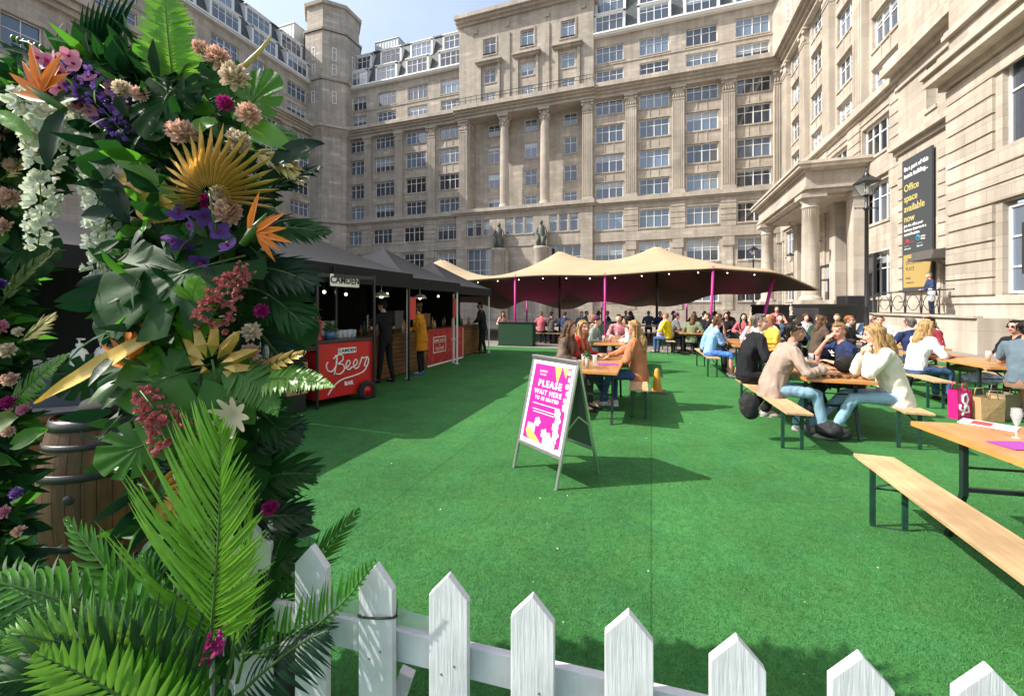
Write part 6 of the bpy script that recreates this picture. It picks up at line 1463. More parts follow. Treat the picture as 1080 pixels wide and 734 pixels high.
# more of the crowd behind the right-hand tables
for (x, y, f, l, kw) in ((5.9, 11.4, 190, 'person in burgundy jumper at the far right table', dict(top=cloth('burgundy', (.2, .02, .03)), hair=('short', H_DARK))),
    (6.4, 12.4, 185, 'blonde person in grey at the far right table', dict(top=LTG, hair=('long', H_BLOND), female=True)),
    (4.3, 13.4, -60, 'person in dark green coat behind the brown jacket', dict(top=cloth('bottle_green', (.02, .06, .04)), hair=('short', H_BROWN), jacket=True)),
    (3.6, 14.0, -90, 'person in grey jumper at the empty far table', dict(top=GREY, hair=('short', H_DARK))),
    (4.6, 15.2, -85, 'person in white jumper at the rear bench by the wall', dict(top=WHT, hair=('bun', H_BROWN), female=True)),
    (5.4, 15.0, -110, 'person in black with light hair at the rear by the wall', dict(top=BLK, hair=('short', H_LIGHTB))),
    (6.4, 15.4, -110, 'person in blue near the foot of the railing', dict(top=cloth('mid_blue_shirt', (.2, .33, .6)), hair=('short', H_DARK))),
    (2.9, 15.2, -100, 'person in dark pink behind the woman in yellow', dict(top=REDP, hair=('long', H_DARK), female=True)),
    (2.2, 14.6, 160, 'person in black behind the pale blue shirts', dict(top=BLK, hair=('short', H_BROWN)))):
    person(x, y, f, l, lean=.2, vox=.022, **kw)
# shadowy guests deep under the tent
rg = random.Random(12)
for i in range(12):
    xx = -3.2+i*.62+rg.uniform(-.15, .15)
    person(xx, 20.4+1.2*(i % 2)+rg.uniform(-.3, .3), rg.choice((-90, 90, 0, 180, -70)), 'seated guest in %s deep in the shade of the tent, %s from the left' % (['black', 'grey', 'dark blue', 'brown'][i % 4], ORD[i]), lean=.15,
           top=[BLK, GREY, DBL, BRN][i % 4], hair=(('short', 'long', 'short')[i % 3], [H_DARK, H_BROWN, H_BLOND][i % 3]), vox=.028, group='guests in the shade under the tent')
run_jobs()
bpy.data.scenes.remove(TS)
for o in [o for o in bpy.data.objects if o.name.startswith('tmp')]: bpy.data.objects.remove(o)
# ---------------------------------------------------------------- foliage and flowers
def leafm(name, c, tr, rough=.35, tamt=.35, spec=.5, var=.2, metal=0):
    m = mat(name, c, rough, metal=metal, spec=spec, vary=(14, var), bump=(25, .25), trans=(*tr, tamt)); return m
L_BRIGHT = leafm('palm_bright', (.13, .33, .03), (.3, .62, .05), .35, .42); L_MID = leafm('palm_mid', (.04, .15, .014), (.12, .4, .03), .4, .34, .35)
L_DARK = leafm('leaf_dark', (.01, .052, .01), (.03, .15, .02), .55, .18, .18); L_BLACKG = leafm('leaf_blackgreen', (.005, .03, .012), (.01, .07, .02), .45, .12, .25)
L_LIME = leafm('leaf_lime', (.12, .3, .04), (.25, .5, .05), .4, .35); L_OLIVE = leafm('leaf_olive', (.07, .12, .02), (.15, .22, .03), .4, .25)
L_GOLD = leafm('leaf_gold', (.5, .33, .08), (.5, .33, .05), .32, .12, metal=.35); L_PALEG = leafm('leaf_pale_gold', (.62, .5, .2), (.5, .4, .1), .4, .2)
L_YEL = leafm('heliconia_yellow', (.62, .42, .08), (.6, .4, .05), .35, .25)
F_WHITE = leafm('petal_white', (.78, .8, .7), (.6, .65, .5), .5, .3, var=.06); F_CREAM = leafm('petal_cream', (.78, .68, .55), (.7, .55, .4), .8, .35, .1, var=.08); F_PEACH = leafm('petal_peach', (.76, .55, .46), (.7, .42, .32), .8, .35, .1, var=.1)
F_PINK = leafm('petal_pink', (.68, .3, .42), (.6, .2, .3), .5, .3, var=.15); F_ROSE = leafm('petal_dusty_rose', (.42, .12, .13), (.4, .1, .1), .7, .2, var=.25); F_MAG = leafm('petal_magenta', (.4, .02, .2), (.5, .02, .25), .6, .25)
F_PURP = leafm('petal_purple', (.1, .04, .25), (.15, .05, .4), .6, .25, var=.3); F_VIOL = leafm('petal_violet', (.25, .12, .45), (.3, .15, .5), .6, .25, var=.2); F_ORAN = leafm('petal_orange', (.8, .22, .015), (.8, .2, .02), .45, .25, var=.15)
STEM = mat('stem_green', (.05, .12, .02), .5)

def blade(m, p, d, L_, w, nrm, droop=.3, segs=5, fold=.25, mi=0, wpos=.35, grav=0):
    p = Vector(p); d = Vector(d).normalized(); nrm = Vector(nrm); nrm = (nrm-d*nrm.dot(d)).normalized(); s = d.cross(nrm).normalized(); vs = []; q = p.copy(); dd = d.copy()
    for i in range(segs+1):
        t = i/segs; ww = w*(min(1, (t/wpos)**.6 if t < wpos else 1-((t-wpos)/(1-wpos))**1.7)) if t > 0 else w*.25
        ww = max(ww, .0006)
        vs += [q-s*ww/2+nrm*fold*ww*.5, q, q+s*ww/2+nrm*fold*ww*.5]
        dd = (dd-nrm*droop/segs-UP*grav/segs).normalized(); q = q+dd*L_/segs
    m.add(vs, [(3*i+j, 3*i+j+1, 3*i+j+4, 3*i+j+3) for i in range(segs) for j in (0, 1)], mi, True)
def bez(a, b, c, t): return a*(1-t)**2+b*2*t*(1-t)+c*t*t
def frond(name, p0, p1, ctrl, nrm, n, LL, lw, mt, parent, ang=50, tipang=22, droop=.4, prof=None, rad=.006, start=.12, grav=0, seed=0, stalkm=None, asym=(1, 1), fold=.3):
    rn = random.Random(seed); p0, p1 = Vector(p0), Vector(p1); c = (p0+p1)/2+Vector(ctrl); nrm = Vector(nrm).normalized(); m = MB(); pts = [bez(p0, c, p1, i/16) for i in range(17)]
    m.tube(pts, [rad*(1-.75*i/16) for i in range(17)], 6, 1)
    prof = prof or (lambda t: (sin(pi*min(1, (t+.12)/1.12)))**.7*(1-.25*t)+.08)
    for i in range(n):
        t = start+(1-start)*i/(n-1); p = bez(p0, c, p1, t); tn = (bez(p0, c, p1, min(1, t+.02))-bez(p0, c, p1, t-.02)).normalized()
        nn = (nrm-tn*nrm.dot(tn)).normalized(); s = tn.cross(nn); a = radians(ang+(tipang-ang)*t)
        for k, sg in enumerate((-1, 1)):
            aa = a+rn.uniform(-.06, .06); L_ = LL*prof(t)*rn.uniform(.92, 1.05)*asym[k]
            blade(m, p, tn*cos(aa)+s*sg*sin(aa)+nn*rn.uniform(-.05, .2), L_, lw*(.6+.4*prof(t)), nn, droop*rn.uniform(.6, 1.3), 6, fold, 0, .3, grav)
    return m.build(name, [mt, stalkm or STEM], parent)
def fern(name, p0, p1, ctrl, nrm, LL, mt, parent, n=34, seed=0):
    return frond(name, p0, p1, ctrl, nrm, n, LL, LL*.24, mt, parent, 72, 50, .3, lambda t: min(1, .35+t*3)*(1-t**2.2)+.03, .003, .02, 0, seed, fold=.15)
def fan(name, p, d, nrm, L_, n, spread, w, mt, parent, join=.45, droop=.2, seed=0):
    """pleated fan palm: blades joined for part of their length"""
    rn = random.Random(seed); m = MB(); p = Vector(p); d = Vector(d).normalized(); nrm = Vector(nrm); nrm = (nrm-d*nrm.dot(d)).normalized(); s = d.cross(nrm)
    for i in range(n):
        a = radians(-spread/2+spread*i/(n-1)); dr = d*cos(a)+s*sin(a); LLn = L_*(.82+.18*cos(a))*rn.uniform(.9, 1.05)
        da = radians(spread/(n-1))*.5; vs = []
        for (r_, aa, h) in ((.03, a, 0), (LLn*join, a-da, -.01), (LLn*join*1.15, a, .012), (LLn*join, a+da, -.01), (LLn*.8, a-da*.45, -.02), (LLn*.8, a+da*.45, -.02), (LLn, a, -.02)):
            vs.append(p+(d*cos(aa)+s*sin(aa))*r_+nrm*(h-droop*(r_/L_)**2*L_*.5))
        m.add(vs, [(0, 1, 2), (0, 2, 3), (1, 4, 6, 2), (2, 6, 5, 3)], 0, False)
    m.tube([p-d*.12, p+d*.02], .004, 6, 1)
    return m.build(name, [mt, STEM], parent)
def monstera(name, p, d, nrm, R, mt, parent, seed=0, notch=6, cup=.25, holes=True):
    """broad heart-shaped leaf, deep notches between ribs"""
    rn = random.Random(seed); m = MB(); p = Vector(p); d = Vector(d).normalized(); nrm = Vector(nrm); nrm = (nrm-d*nrm.dot(d)).normalized(); s = d.cross(nrm).normalized()
    for sg in (-1, 1):
        K = 60; rings = 6; vs = []
        for i in range(K+1):
            t = i/K; a = t*pi*.93      # angle from the tip round to the stalk
            r0 = R*(1.0-.12*sin(a)+.15*cos(a)) if a < 2.3 else R*(.95-.1*(a-2.3))
            ph = (t*notch+.35) % 1; cut = 1.0
            if .08 < t < .93 and abs(ph-.5) < .11: cut = .52+.25*abs(ph-.5)/.11
            r1 = r0*cut
            for j in range(rings+1):
                q = j/rings*r1; x = sg*sin(a)*q*.82; y = cos(a)*q+R*.05
                z = -cup*(q/R)**2*R*.45+.018*R*cos(t*notch*2*pi)*(q/R)+.3*cup*abs(x)
                vs.append(p+d*y+s*x+nrm*z)
        fs = []
        for i in range(K):
            for j in range(rings):
                tt = (i+.5)/K; ph = (tt*notch+.35) % 1
                if holes and j == 2 and abs(ph-.5) < .16 and .2 < tt < .75: continue
                fs.append((i*(rings+1)+j, (i+1)*(rings+1)+j, (i+1)*(rings+1)+j+1, i*(rings+1)+j+1))
        m.add(vs, fs, 0, True)
    m.tube([p-d*R*.6-nrm*.1*R, p+nrm*.002, p+d*R*.9-nrm*cup*R*.36], [.004, .0035, .001], 6, 1)
    return m.build(name, [mt, STEM], parent)
def broad(name, p, d, nrm, L_, w, mt, parent, droop=.4):
    m = MB(); p = Vector(p); d = Vector(d).normalized(); nrm = Vector(nrm); nrm = (nrm-d*nrm.dot(d)).normalized(); s = d.cross(nrm); vs = []; n = 12; q = p.copy(); dd = d.copy()
    for i in range(n+1):
        t = i/n; ww = w*sin(pi*min(1, t*.93+.05))**.75*(1-.3*t)
        if i == n: ww = .002
        for k, f in enumerate((-1, -.5, 0, .5, 1)): vs.append(q+s*ww/2*f+nrm*(.16*w*abs(f)-.02*w*sin(t*22)*abs(f)))
        dd = (dd-nrm*droop/n).normalized(); q = q+dd*L_/n
    m.add(vs, [(5*i+j, 5*i+j+1, 5*i+j+6, 5*i+j+5) for i in range(n) for j in range(4)], 0, True)
    return m.build(name, mt, parent)
def petal(m, p, d, nrm, L_, w, cup=.5, mi=0, n=4):
    p = Vector(p); d = Vector(d).normalized(); nrm = Vector(nrm); nrm = (nrm-d*nrm.dot(d)); nrm = nrm.normalized() if nrm.length > 1e-4 else d.orthogonal().normalized(); s = d.cross(nrm); vs = []; q = p.copy(); dd = d.copy()
    for i in range(n+1):
        t = i/n; ww = w*(sin(pi*(t*.82+.12)))**.7
        vs += [q-s*ww/2+nrm*cup*ww*.25, q, q+s*ww/2+nrm*cup*ww*.25]; dd = (dd+nrm*cup/n).normalized(); q = q+dd*L_/n
    m.add(vs, [(3*i+j, 3*i+j+1, 3*i+j+4, 3*i+j+3) for i in range(n) for j in (0, 1)], mi, True)
def rdir(rn): return Vector((rn.gauss(0, 1), rn.gauss(0, 1), rn.gauss(0, 1))).normalized()
def bloom(name, p, face, R, mt, parent, n=70, seed=0):
    """full peony-like head: petals round a ball, opening towards face"""
    rn = random.Random(seed); m = MB(); p = Vector(p); f = Vector(face).normalized()
    for i in range(n):
        k = i/n; th = math.acos(1-1.55*k); ph = i*2.39996; x = f.orthogonal().normalized(); y = f.cross(x)
        rdl = (f*cos(th)+(x*cos(ph)+y*sin(ph))*sin(th)).normalized(); base = p+rdl*R*.35*rn.uniform(.8, 1.1)
        petal(m, base, (rdl+rdir(rn)*.5), f-rdl*.2+rdir(rn)*.5, R*rn.uniform(.5, .85), R*rn.uniform(.22, .42), .7, 0, 3)
    return m.build(name, mt, parent)
def raceme(name, pts, R0, R1, n, ps, mt, parent, seed=0, pet=4, elong=1.0, cup=.6):
    """spike or hanging chain of many small florets along pts"""
    rn = random.Random(seed); m = MB(); pts = [Vector(p) for p in pts]; N_ = len(pts)-1
    m.tube(pts, .002, 5, 1)
    for i in range(n):
        t = (i+rn.random())/n*N_; k = min(int(t), N_-1); c = pts[k].lerp(pts[k+1], t-k); tt = t/N_; R = R0+(R1-R0)*tt
        ax = (pts[k+1]-pts[k]).normalized(); v = rdir(rn); v = (v-ax*v.dot(ax)*.85).normalized(); q = c+v*R*rn.uniform(.45, 1); fl = (v+ax*.3*rn.uniform(-1, 1)).normalized(); x = fl.orthogonal().normalized(); y = fl.cross(x)
        sz = ps*(1-.35*tt)*rn.uniform(.7, 1.2)
        for j in range(pet): a = 2*pi*j/pet+rn.random(); petal(m, q, (x*cos(a)+y*sin(a))+fl*.35, fl, sz*elong, sz*.85, cup, 0, 2)
    return m.build(name, [mt, STEM], parent)
def paradise(name, p, d, nrm, L_, parent, seed=0, green=False):
    rn = random.Random(seed); m = MB(); p = Vector(p); d = Vector(d).normalized(); nrm = Vector(nrm); nrm = (nrm-d*nrm.dot(d)).normalized()
    s = d.cross(nrm)
    m.tube([p-d*L_*.2, p+d*L_*.15, p+d*L_*.6], [.01, .014, .002], 8, 1)
    for i in range(7): a = radians(-20+22*i); blade(m, p+d*L_*.08*i*.5, d*cos(a)+s*sin(a)*.9+nrm*rn.uniform(-.25, .25), L_*rn.uniform(.6, .95), L_*.14, nrm, .15, 5, .6, 0, .4)
    for i in range(2): blade(m, p+d*L_*.1, d+s*(.2+.3*i), L_*.6, L_*.06, nrm, .1, 4, .5, 2)
    return m.build(name, [F_ORAN, STEM, F_PURP], parent)
def orchid(name, p, face, R, mt, parent, seed=0, n=5):
    rn = random.Random(seed); m = MB(); f = Vector(face).normalized(); x = f.orthogonal().normalized(); y = f.cross(x); r0 = rn.random()*6
    for k in range(n): a = r0+2*pi*k/n; petal(m, p, (x*cos(a)+y*sin(a))+f*.25, f, R, R*.85, .3)
    for k in range(3): a = r0+2*pi*k/3; petal(m, Vector(p)+f*.008, (x*cos(a)+y*sin(a))*.6+f, f, R*.35, R*.3, .6, 1)
    return m.build(name, [mt, F_MAG], parent)
TC = -CAMF     # towards the camera
def CD(r, u, f=0): return (CAMR*r+UP*u+TC*f)      # camera-like axes used only as plain directions

AK = .86     # the arch stands this much closer than first measured
def _at(x, y, d): return at(x, y, d*AK)
arch = empty('flower_arch', gp(120, 1.85*AK), YAW, 'tall entrance arch smothered in tropical leaves and artificial flowers at the left', 'flower arch')
bpy.context.view_layer.update(); AI = arch.matrix_world.inverted()
class PP:   # parent that keeps world-space meshes in place under the arch
    pass
def fix(root):
    inv = root.matrix_world.inverted()
    for o in root.children:
        if o.type == 'MESH' and o.get('_w') is None:
            o.data.transform(inv); o['_w'] = 1
path = [(240, 700, 1.72), (228, 560, 1.72), (212, 440, 1.72), (205, 340, 1.72), (205, 240, 1.74), (200, 160, 1.76), (180, 105, 1.78), (130, 85, 1.82), (80, 95, 1.86), (35, 125, 1.9), (5, 170, 1.94), (-15, 250, 1.95), (-15, 350, 1.95), (-15, 450, 1.95), (-15, 560, 1.95), (-15, 640, 1.95)]
pw = [_at(*p) for p in path]; pw[0].z = 0; pw[-1].z = 0
m = MB(); m.tube(pw, .035, 8); m.build('frame', BLACKM, arch)
def along(t):
    k = min(int(t), len(pw)-2); return pw[k].lerp(pw[k+1], t-k)
rn = random.Random(21)
m = MB(); m2 = MB(); m3 = MB()
for i in range(3800):
    t = rn.random()*(len(pw)-1); c = along(t); leg = t < 6
    Rr = .24 if leg else (.14 if t < 10 else .1)
    if c.z < .35: Rr *= .7
    v = rdir(rn); q = c+Vector((v.x, v.y, v.z*.7))*Rr*rn.random()**.5
    d = (v+rdir(rn)*.7+UP*-.2).normalized(); tgt = m if rn.random() < .5 else (m2 if rn.random() < .62 else m3)
    blade(tgt, q, d, rn.uniform(.07, .15), rn.uniform(.03, .06), rdir(rn)+TC*.8, rn.uniform(.1, .9), 4, .25, 0, .4)
for q_, mt_ in ((m, L_DARK), (m2, L_BLACKG), (m3, L_MID)): tag(q_.build('leaf_mass', mt_, arch), kind='stuff')
def M_(x, y, d, ang, R, mt, seed=0, tilt=.3, f=.25, **k):
    a = radians(ang); nr = TC*1+UP*.25+CAMR*tilt; return monstera('monstera_leaf',  _at(x, y, d), CD(cos(a), sin(a), f), nr, R*1.18, mt, arch, seed, **k)
# angles: 0 = right, 90 = up, as seen from the entrance
M_(200, 285, 1.48, 205, .22, L_DARK, 1, -.2, holes=True, cup=.35, notch=5); M_(178, 100, 1.55, 250, .12, L_DARK, 2, .1)
M_(215, 445, 1.45, 160, .14, L_MID, 3, .0, holes=False, notch=3); M_(150, 380, 1.6, 225, .13, L_DARK, 4, -.3, holes=False); M_(170, 330, 1.62, 190, .15, L_DARK, 5, -.2)
M_(125, 250, 1.95, 260, .09, L_MID, 6); M_(30, 255, 1.95, 300, .12, L_DARK, 7); M_(95, 395, 2.0, 200, .11, L_DARK, 8, holes=False); M_(285, 330, 1.65, -30, .14, L_DARK, 9, .3); M_(250, 245, 1.65, 60, .11, L_BLACKG, 10)
M_(150, 470, 1.45, 200, .1, L_MID, 11, holes=False); M_(185, 395, 1.48, 200, .13, L_MID, 12, holes=False, notch=4); M_(240, 480, 1.55, 320, .12, L_DARK, 13); M_(30, 210, 1.95, 140, .1, L_OLIVE, 14); M_(50, 160, 1.9, 240, .09, L_DARK, 15)
M_(265, 110, 1.62, 40, .1, L_MID, 16); M_(240, 95, 1.62, 100, .09, L_DARK, 17, holes=False); M_(10, 205, 1.9, 60, .1, L_MID, 18)
# ferns and fronds of the arch
fern('fern_frond',  _at(185, 105, 1.6),  _at(172, -28, 1.56), CD(.03, 0, .05), TC+CAMR*.3, .11, L_BRIGHT, arch, 40, 1)
fern('fern_frond',  _at(205, 362, 1.5),  _at(210, 292, 1.42), CD(-.02, .02, .02), TC, .1, L_BRIGHT, arch, 30, 2)
fern('fern_frond',  _at(262, 402, 1.5),  _at(352, 408, 1.38), CD(.02, .03, 0), TC+UP*.8, .065, L_LIME, arch, 34, 3)
fern('fern_frond',  _at(232, 385, 1.5),  _at(292, 438, 1.42), CD(.05, .03, 0), TC+UP*.5, .085, L_MID, arch, 32, 4)
fern('fern_frond',  _at(5, 432, 1.85),  _at(75, 372, 1.8), CD(0, .03, 0), TC+UP*.4, .07, L_MID, arch, 30, 5)
frond('palm_frond',  _at(250, 125, 1.68),  _at(322, 166, 1.6), CD(.05, .04, 0), UP+TC*.7, 26, .09, .012, L_MID, arch, 50, 25, .5, seed=6)
frond('gold_frond',  _at(262, 158, 1.62),  _at(320, 192, 1.52), CD(.02, .03, 0), TC+UP*.6, 16, .1, .016, L_PALEG, arch, 30, 12, .3, seed=7)
frond('gold_frond',  _at(20, 362, 1.85),  _at(58, 332, 1.8), CD(0, .0, 0), TC+UP*.3, 14, .08, .01, L_PALEG, arch, 32, 15, .3, seed=8)
frond('gold_frond',  _at(2, 190, 1.85),  _at(38, 160, 1.8), CD(0, 0, 0), TC+UP*.3, 12, .09, .014, L_PALEG, arch, 30, 15, .3, seed=18)
frond('gold_frond',  _at(258, 400, 1.55),  _at(322, 372, 1.45), CD(0, .02, 0), TC+UP*.6, 9, .06, .02, L_GOLD, arch, 45, 20, .3, seed=9)
frond('palm_frond',  _at(0, 322, 1.9),  _at(62, 262, 1.85), CD(-.02, .03, 0), TC, 22, .07, .02, L_OLIVE, arch, 30, 12, .1, seed=10)
for i, (a, b, mt, LL) in enumerate((((248, 250), (345, 246), L_DARK, .14), ((252, 285), (330, 300), L_BLACKG, .16), ((255, 300), (322, 345), L_DARK, .17), ((250, 330), (318, 410), L_BLACKG, .15), ((262, 225), (335, 178), L_BLACKG, .12),
                                   ((245, 420), (310, 470), L_DARK, .14), ((240, 480), (318, 455), L_BLACKG, .16), ((240, 520), (330, 500), L_DARK, .18), ((238, 560), (326, 545), L_BLACKG, .16), ((240, 590), (325, 600), L_DARK, .14))):
    frond('dark_palm_frond',  _at(a[0], a[1], 1.68),  _at(b[0], b[1], 1.5), CD(.0, .05, .0), TC*.8+UP*.6, 20, LL, .022, mt, arch, 42, 15, .45, seed=30+i)
# strap leaves curling at the top left
m = MB()
for i in range(9): blade(m,  _at(95+i*3, 68, 1.75), CD(-.45+.07*i, 1, .1), .2+.012*i, .02, CD(1, .35, .5) if 1 else TC, -1.55, 10, .4, 0, .2)
m.build('strap_leaves', L_BLACKG, arch)
m = MB()
for i in range(4): blade(m,  _at(110, 70+6*i, 1.7), CD(.4, .6-.25*i, .1), .2, .022, CD(.2, 1, .4), 1.1, 8, .4, 0, .25)
m.build('strap_leaves', L_BLACKG, arch)
fan('gold_fan_leaf',  _at(222, 208, 1.47), CD(-.05, 1, .15), TC+UP*.1, .235, 23, 205, .03, L_GOLD, arch, .4, .3, 3)
fan('gold_fan_leaf',  _at(225, 385, 1.46), CD(.1, .6, .3), TC, .15, 9, 260, .04, L_GOLD, arch, .5, .3, 4)
fan('gold_fan_leaf',  _at(165, 520, 1.5), CD(.9, -.2, .3), TC, .14, 9, 140, .04, L_GOLD, arch, .5, .3, 5)
broad('gold_leaf',  _at(128, 190, 1.58), CD(1, -.25, .2), TC+UP*.3, .18, .1, L_GOLD, arch, .9); broad('gold_leaf',  _at(150, 215, 1.56), CD(.9, -.3, .2), TC+UP*.2, .15, .12, L_GOLD, arch, .5)
broad('heliconia_leaf',  _at(172, 352, 1.45), CD(-1, -.5, .05), TC+UP*.6, .46, .075, L_YEL, arch, .15)
for (x, y, a, l, w, mt) in ((110, 150, -35, .34, .07, L_LIME), (230, 130, 200, .14, .08, L_LIME), (265, 135, -25, .16, .09, L_LIME), (45, 85, 130, .12, .06, L_DARK), (60, 110, 20, .14, .08, L_DARK), (0, 120, -30, .14, .06, L_LIME), (200, 235, 300, .12, .09, L_MID), (225, 265, 40, .09, .08, L_MID), (200, 295, 330, .12, .06, L_LIME),
                            (120, 490, 10, .16, .06, L_MID), (70, 120, 250, .2, .1, L_BLACKG), (120, 190, 290, .16, .09, L_BLACKG), (150, 330, 260, .14, .09, L_DARK), (290, 175, 30, .18, .1, L_BLACKG), (20, 440, 200, .12, .08, L_OLIVE), (15, 470, 30, .13, .07, L_MID)):
    broad('broad_leaf',  _at(x, y, 1.55), CD(cos(radians(a)), sin(radians(a)), .2), TC+UP*.4, l, w, mt, arch, .5)
# paradise flowers
paradise('paradise_flower',  _at(56, 108, 1.5), CD(-.9, .6, .1), TC, .2, arch, 1); paradise('paradise_flower',  _at(262, 250, 1.46), CD(.7, .8, .1), TC, .16, arch, 2)
paradise('paradise_flower',  _at(150, 386, 1.5), CD(-1, .45, .1), TC, .19, arch, 3); paradise('paradise_flower',  _at(125, 262, 1.7), CD(-.8, .5, 0), TC, .06, arch, 4)
# blooms
for i, (x, y, R, mt) in enumerate(((230, 62, .045, F_PEACH), (212, 52, .03, F_PEACH), (248, 82, .055, F_CREAM), (263, 122, .045, F_PEACH), (252, 150, .045, F_CREAM), (195, 142, .05, F_PEACH), (185, 138, .035, F_PEACH), (240, 225, .055, F_PEACH), (232, 205, .035, F_CREAM), (266, 350, .035, F_CREAM), (264, 372, .035, F_PEACH), (272, 385, .03, F_PEACH), (238, 110, .032, F_MAG), (276, 328, .028, F_MAG),
                                 (218, 213, .03, F_MAG), (240, 428, .04, F_CREAM), (225, 445, .035, F_PEACH), (205, 448, .03, F_MAG), (285, 535, .03, F_MAG), (10, 210, .07, F_PEACH), (2, 240, .06, F_PEACH), (0, 345, .05, F_PINK), (8, 370, .05, F_CREAM), (12, 400, .045, F_PEACH), (10, 425, .045, F_MAG), (25, 432, .035, F_PINK), (5, 440, .04, F_CREAM), (0, 300, .04, F_PURP), (18, 520, .035, F_VIOL), (5, 540, .035, F_PINK),
                                 (20, 350, .03, F_CREAM), (10, 455, .035, F_PEACH), (245, 520, .03, F_ROSE), (20, 560, .035, F_PEACH), (130, 95, .035, F_CREAM), (148, 100, .03, F_PEACH), (0, 140, .06, F_PEACH), (15, 175, .05, F_GOLDP if 0 else F_PEACH))):
    bloom('bloom',  _at(x, y, 1.52 if x > 60 else 1.82), TC+UP*.5+CAMR*(.3 if x > 100 else -.1), R*(.85 if x > 60 else .62), mt, arch, 130, i)
for i, (x, y, R) in enumerate(((45, 62, .04), (56, 68, .045), (68, 78, .04), (74, 62, .035), (82, 70, .035), (66, 95, .035), (75, 103, .035), (95, 85, .03), (88, 115, .035), (98, 118, .03), (120, 95, .03))): orchid('orchid',  _at(x, y, 1.58), TC+rdir(rn)*.6, R, F_PINK, arch, i)
m = MB(); m.tube([_at(14, 42, 1.65),  _at(30, 45, 1.62),  _at(48, 58, 1.6),  _at(66, 80, 1.6)], .003, 5)
for i in range(6): m.ell(_at(14+6*i, 41+2*i, 1.64), (.008, .008, .013), 8, 6)
m.build('orchid_stem', STEM, arch)
# spikes
raceme('purple_spike', [_at(60, 72, 1.62),  _at(90, 100, 1.58),  _at(118, 125, 1.56),  _at(142, 158, 1.55)], .03, .045, 130, .018, F_PURP, arch, 1, 4)
raceme('purple_spike', [_at(100, 85, 1.6),  _at(125, 105, 1.58),  _at(135, 130, 1.58)], .035, .03, 90, .02, F_VIOL, arch, 2, 4)
raceme('rose_spike', [_at(222, 340, 1.45),  _at(232, 318, 1.43),  _at(246, 298, 1.42),  _at(260, 282, 1.42)], .05, .024, 150, .017, F_ROSE, arch, 3, 5, 1, .9)
raceme('rose_spike', [_at(186, 470, 1.42),  _at(176, 450, 1.4),  _at(163, 432, 1.4),  _at(148, 412, 1.42)], .062, .02, 170, .018, F_ROSE, arch, 4, 5, 1, .9)
for i, (x, y) in enumerate(((190, 228), (205, 238), (215, 228), (185, 252), (212, 275), (222, 285), (195, 258), (243, 262), (232, 245))): orchid('iris',  _at(x, y, 1.5), TC+rdir(rn)*.7, .038, F_VIOL if i % 2 else F_PURP, arch, 40+i, 4)
# hanging white chains
for i, pts in enumerate(([(48, 118), (46, 150), (42, 190), (44, 225), (40, 262)], [(78, 108), (92, 150), (100, 185), (106, 220), (102, 260), (95, 300)], [(100, 195), (112, 225), (112, 255), (104, 285)], [(20, 105), (36, 110), (50, 122), (58, 135)], [(70, 130), (85, 140), (92, 160)])):
    raceme('white_blossom_chain', [_at(x, y, 1.62) for x, y in pts], .045, .025, 110 if len(pts) > 4 else 60, .032, F_WHITE, arch, 60+i, 4)
m = MB()
for k in range(9): a = 2*pi*k/9; petal(m,  _at(247, 438, 1.45), CD(cos(a), sin(a), .3), TC, .07, .022, .2)
m.build('star_flower', F_CREAM, arch)
m = MB()
for k in range(8): a = 2*pi*k/8; petal(m,  _at(152, 352, 1.6), CD(cos(a), sin(a)*.5, .3), TC, .05, .012, .2)
m.build('star_flower', L_PALEG, arch)
m = MB(); m.tube([_at(245, 82, 1.6),  _at(262, 66, 1.57),  _at(276, 52, 1.56),  _at(286, 38, 1.56)], [.01, .008, .006, .003], 8); m.build('bud_stalk', L_PALEG, arch)
fix(arch)

# potted palm in front
palm = empty('potted_palm', gp(300, 1.42), YAW, 'potted palm with long bright and dark fronds spilling over the picket fence', 'palm plant')
bpy.context.view_layer.update()
m = MB(); c = gp(300, 1.42); c.z = 0; m.lathe([(.005, 0), (.05, 0), (.055, .58), (.05, .58), (.045, .52), (.005, .52)], c=c, n=18); m.build('pot', plastic('black_pot', (.012, .012, .013), .4), palm)
B0 = at(292, 700, 1.4); 
def fr(x0, y0, d0, x1, y1, d1, ctrl, nr, n, LL, lw, mt, seed, **k): return frond('palm_frond', at(x0, y0, d0), at(x1, y1, d1), ctrl, nr, n, LL, lw, mt, palm, seed=seed, **k)
lpr = lambda t: (sin(pi*min(1, (t+.25)/1.25)))**.6*(1-.35*t)+.06
fr(212, 760, 1.12, 232, 446, 1.16, CD(.05, .05, .02), TC*1+CAMR*-.1, 40, .36, .017, L_BRIGHT, 1, ang=72, tipang=18, droop=.2, prof=lpr, grav=-.12, start=.25, asym=(1.25, .62), fold=.5)
fr(230, 770, 1.15, 262, 500, 1.25, CD(.04, .02, 0), TC+CAMR*-.6, 34, .2, .011, L_BRIGHT, 2, ang=50, tipang=12, droop=.2, prof=lpr, start=.3, asym=(.7, .8))
fr(215, 730, 1.1, -60, 610, .95, CD(-.02, .16, 0), UP+TC*.5, 30, .22, .014, L_MID, 3, ang=62, tipang=30, droop=.8, grav=.9)
fr(230, 750, 1.08, -40, 680, .9, CD(0, .1, 0), UP*.8+TC*.7, 32, .24, .014, L_MID, 4, ang=62, tipang=30, droop=.7, grav=.8)
fr(180, 740, 1.15, -50, 590, 1.2, CD(.03, .06, 0), TC+UP*.7, 30, .18, .014, L_DARK, 5, ang=60, tipang=25, droop=.6, grav=.6)
fr(255, 690, 1.2, 396, 592, 1.1, CD(.04, -.1, 0), TC+UP*.4, 26, .12, .012, L_MID, 6, ang=75, tipang=30, droop=.1, asym=(1, .3))
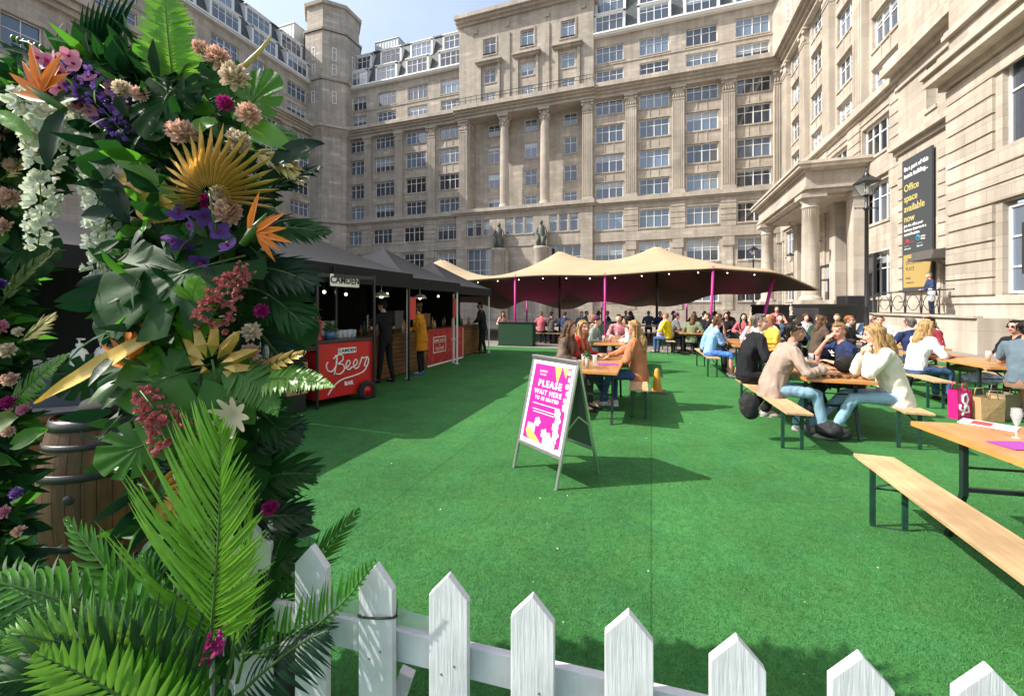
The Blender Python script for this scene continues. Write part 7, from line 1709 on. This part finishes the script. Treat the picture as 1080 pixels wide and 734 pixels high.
fr(240, 700, 1.3, 378, 538, 1.42, CD(.0, .0, 0), TC+UP*.5, 26, .13, .012, L_MID, 7, ang=48, tipang=20, droop=.3)
fr(200, 740, 1.1, 70, 548, 1.22, CD(.03, .02, 0), TC+UP*.2, 22, .14, .02, L_MID, 8, ang=55, tipang=20, droop=.2)
fr(210, 800, .95, 40, 690, .85, CD(0, .05, 0), TC+UP*.3, 22, .13, .02, L_LIME, 9, ang=75, tipang=35, droop=.1)
fr(230, 800, 1.0, 110, 700, .95, CD(0, .04, 0), TC+UP*.3, 20, .13, .022, L_MID, 10, ang=75, tipang=35, droop=.1)
fr(245, 740, 1.15, 345, 665, 1.1, CD(.02, .06, 0), TC+UP, 24, .15, .01, L_BLACKG, 11, ang=60, tipang=25, droop=1.2, grav=1)
fr(250, 720, 1.25, 300, 560, 1.35, CD(-.02, 0, 0), TC, 24, .14, .012, L_DARK, 12, ang=45, tipang=20, droop=.4)
fr(225, 760, 1.1, 150, 585, 1.15, CD(-.02, .03, 0), TC, 20, .13, .014, L_MID, 13, ang=55, tipang=20, droop=.5, grav=.4)
fr(220, 760, 1.05, 0, 720, .85, CD(0, .1, 0), TC+UP*.8, 28, .22, .018, L_DARK, 14, ang=62, tipang=30, droop=.8, grav=.6)
fr(225, 750, 1.2, 60, 650, 1.15, CD(0, .06, 0), TC+UP*.6, 28, .2, .014, L_BLACKG, 15, ang=62, tipang=30, droop=.8, grav=.7)
m = MB(); m.tube([B0+Vector((0, 0, -.3)), at(250, 740, 1.25), at(225, 760, 1.15)], [.03, .025, .02], 8); m.build('stem_base', STEM, palm)
raceme('magenta_flower', [at(222, 690, 1.1), at(226, 670, 1.1)], .02, .012, 14, .02, F_MAG, palm, 5)
# two more fine arching bright fronds
fr(222, 770, 1.14, 196, 470, 1.22, CD(.06, .02, .06), TC+CAMR*.4, 36, .17, .011, L_BRIGHT, 21, ang=52, tipang=14, droop=.6, prof=lpr, grav=.15, start=.35, asym=(1, .6), fold=.5)
fr(215, 760, 1.08, 12, 668, .9, CD(.0, .12, .03), TC+UP*.5, 34, .16, .010, L_LIME, 22, ang=62, tipang=24, droop=.7, grav=.5, start=.2)
fix(palm)
for o in bpy.data.objects:
    if '_w' in o: del o['_w']
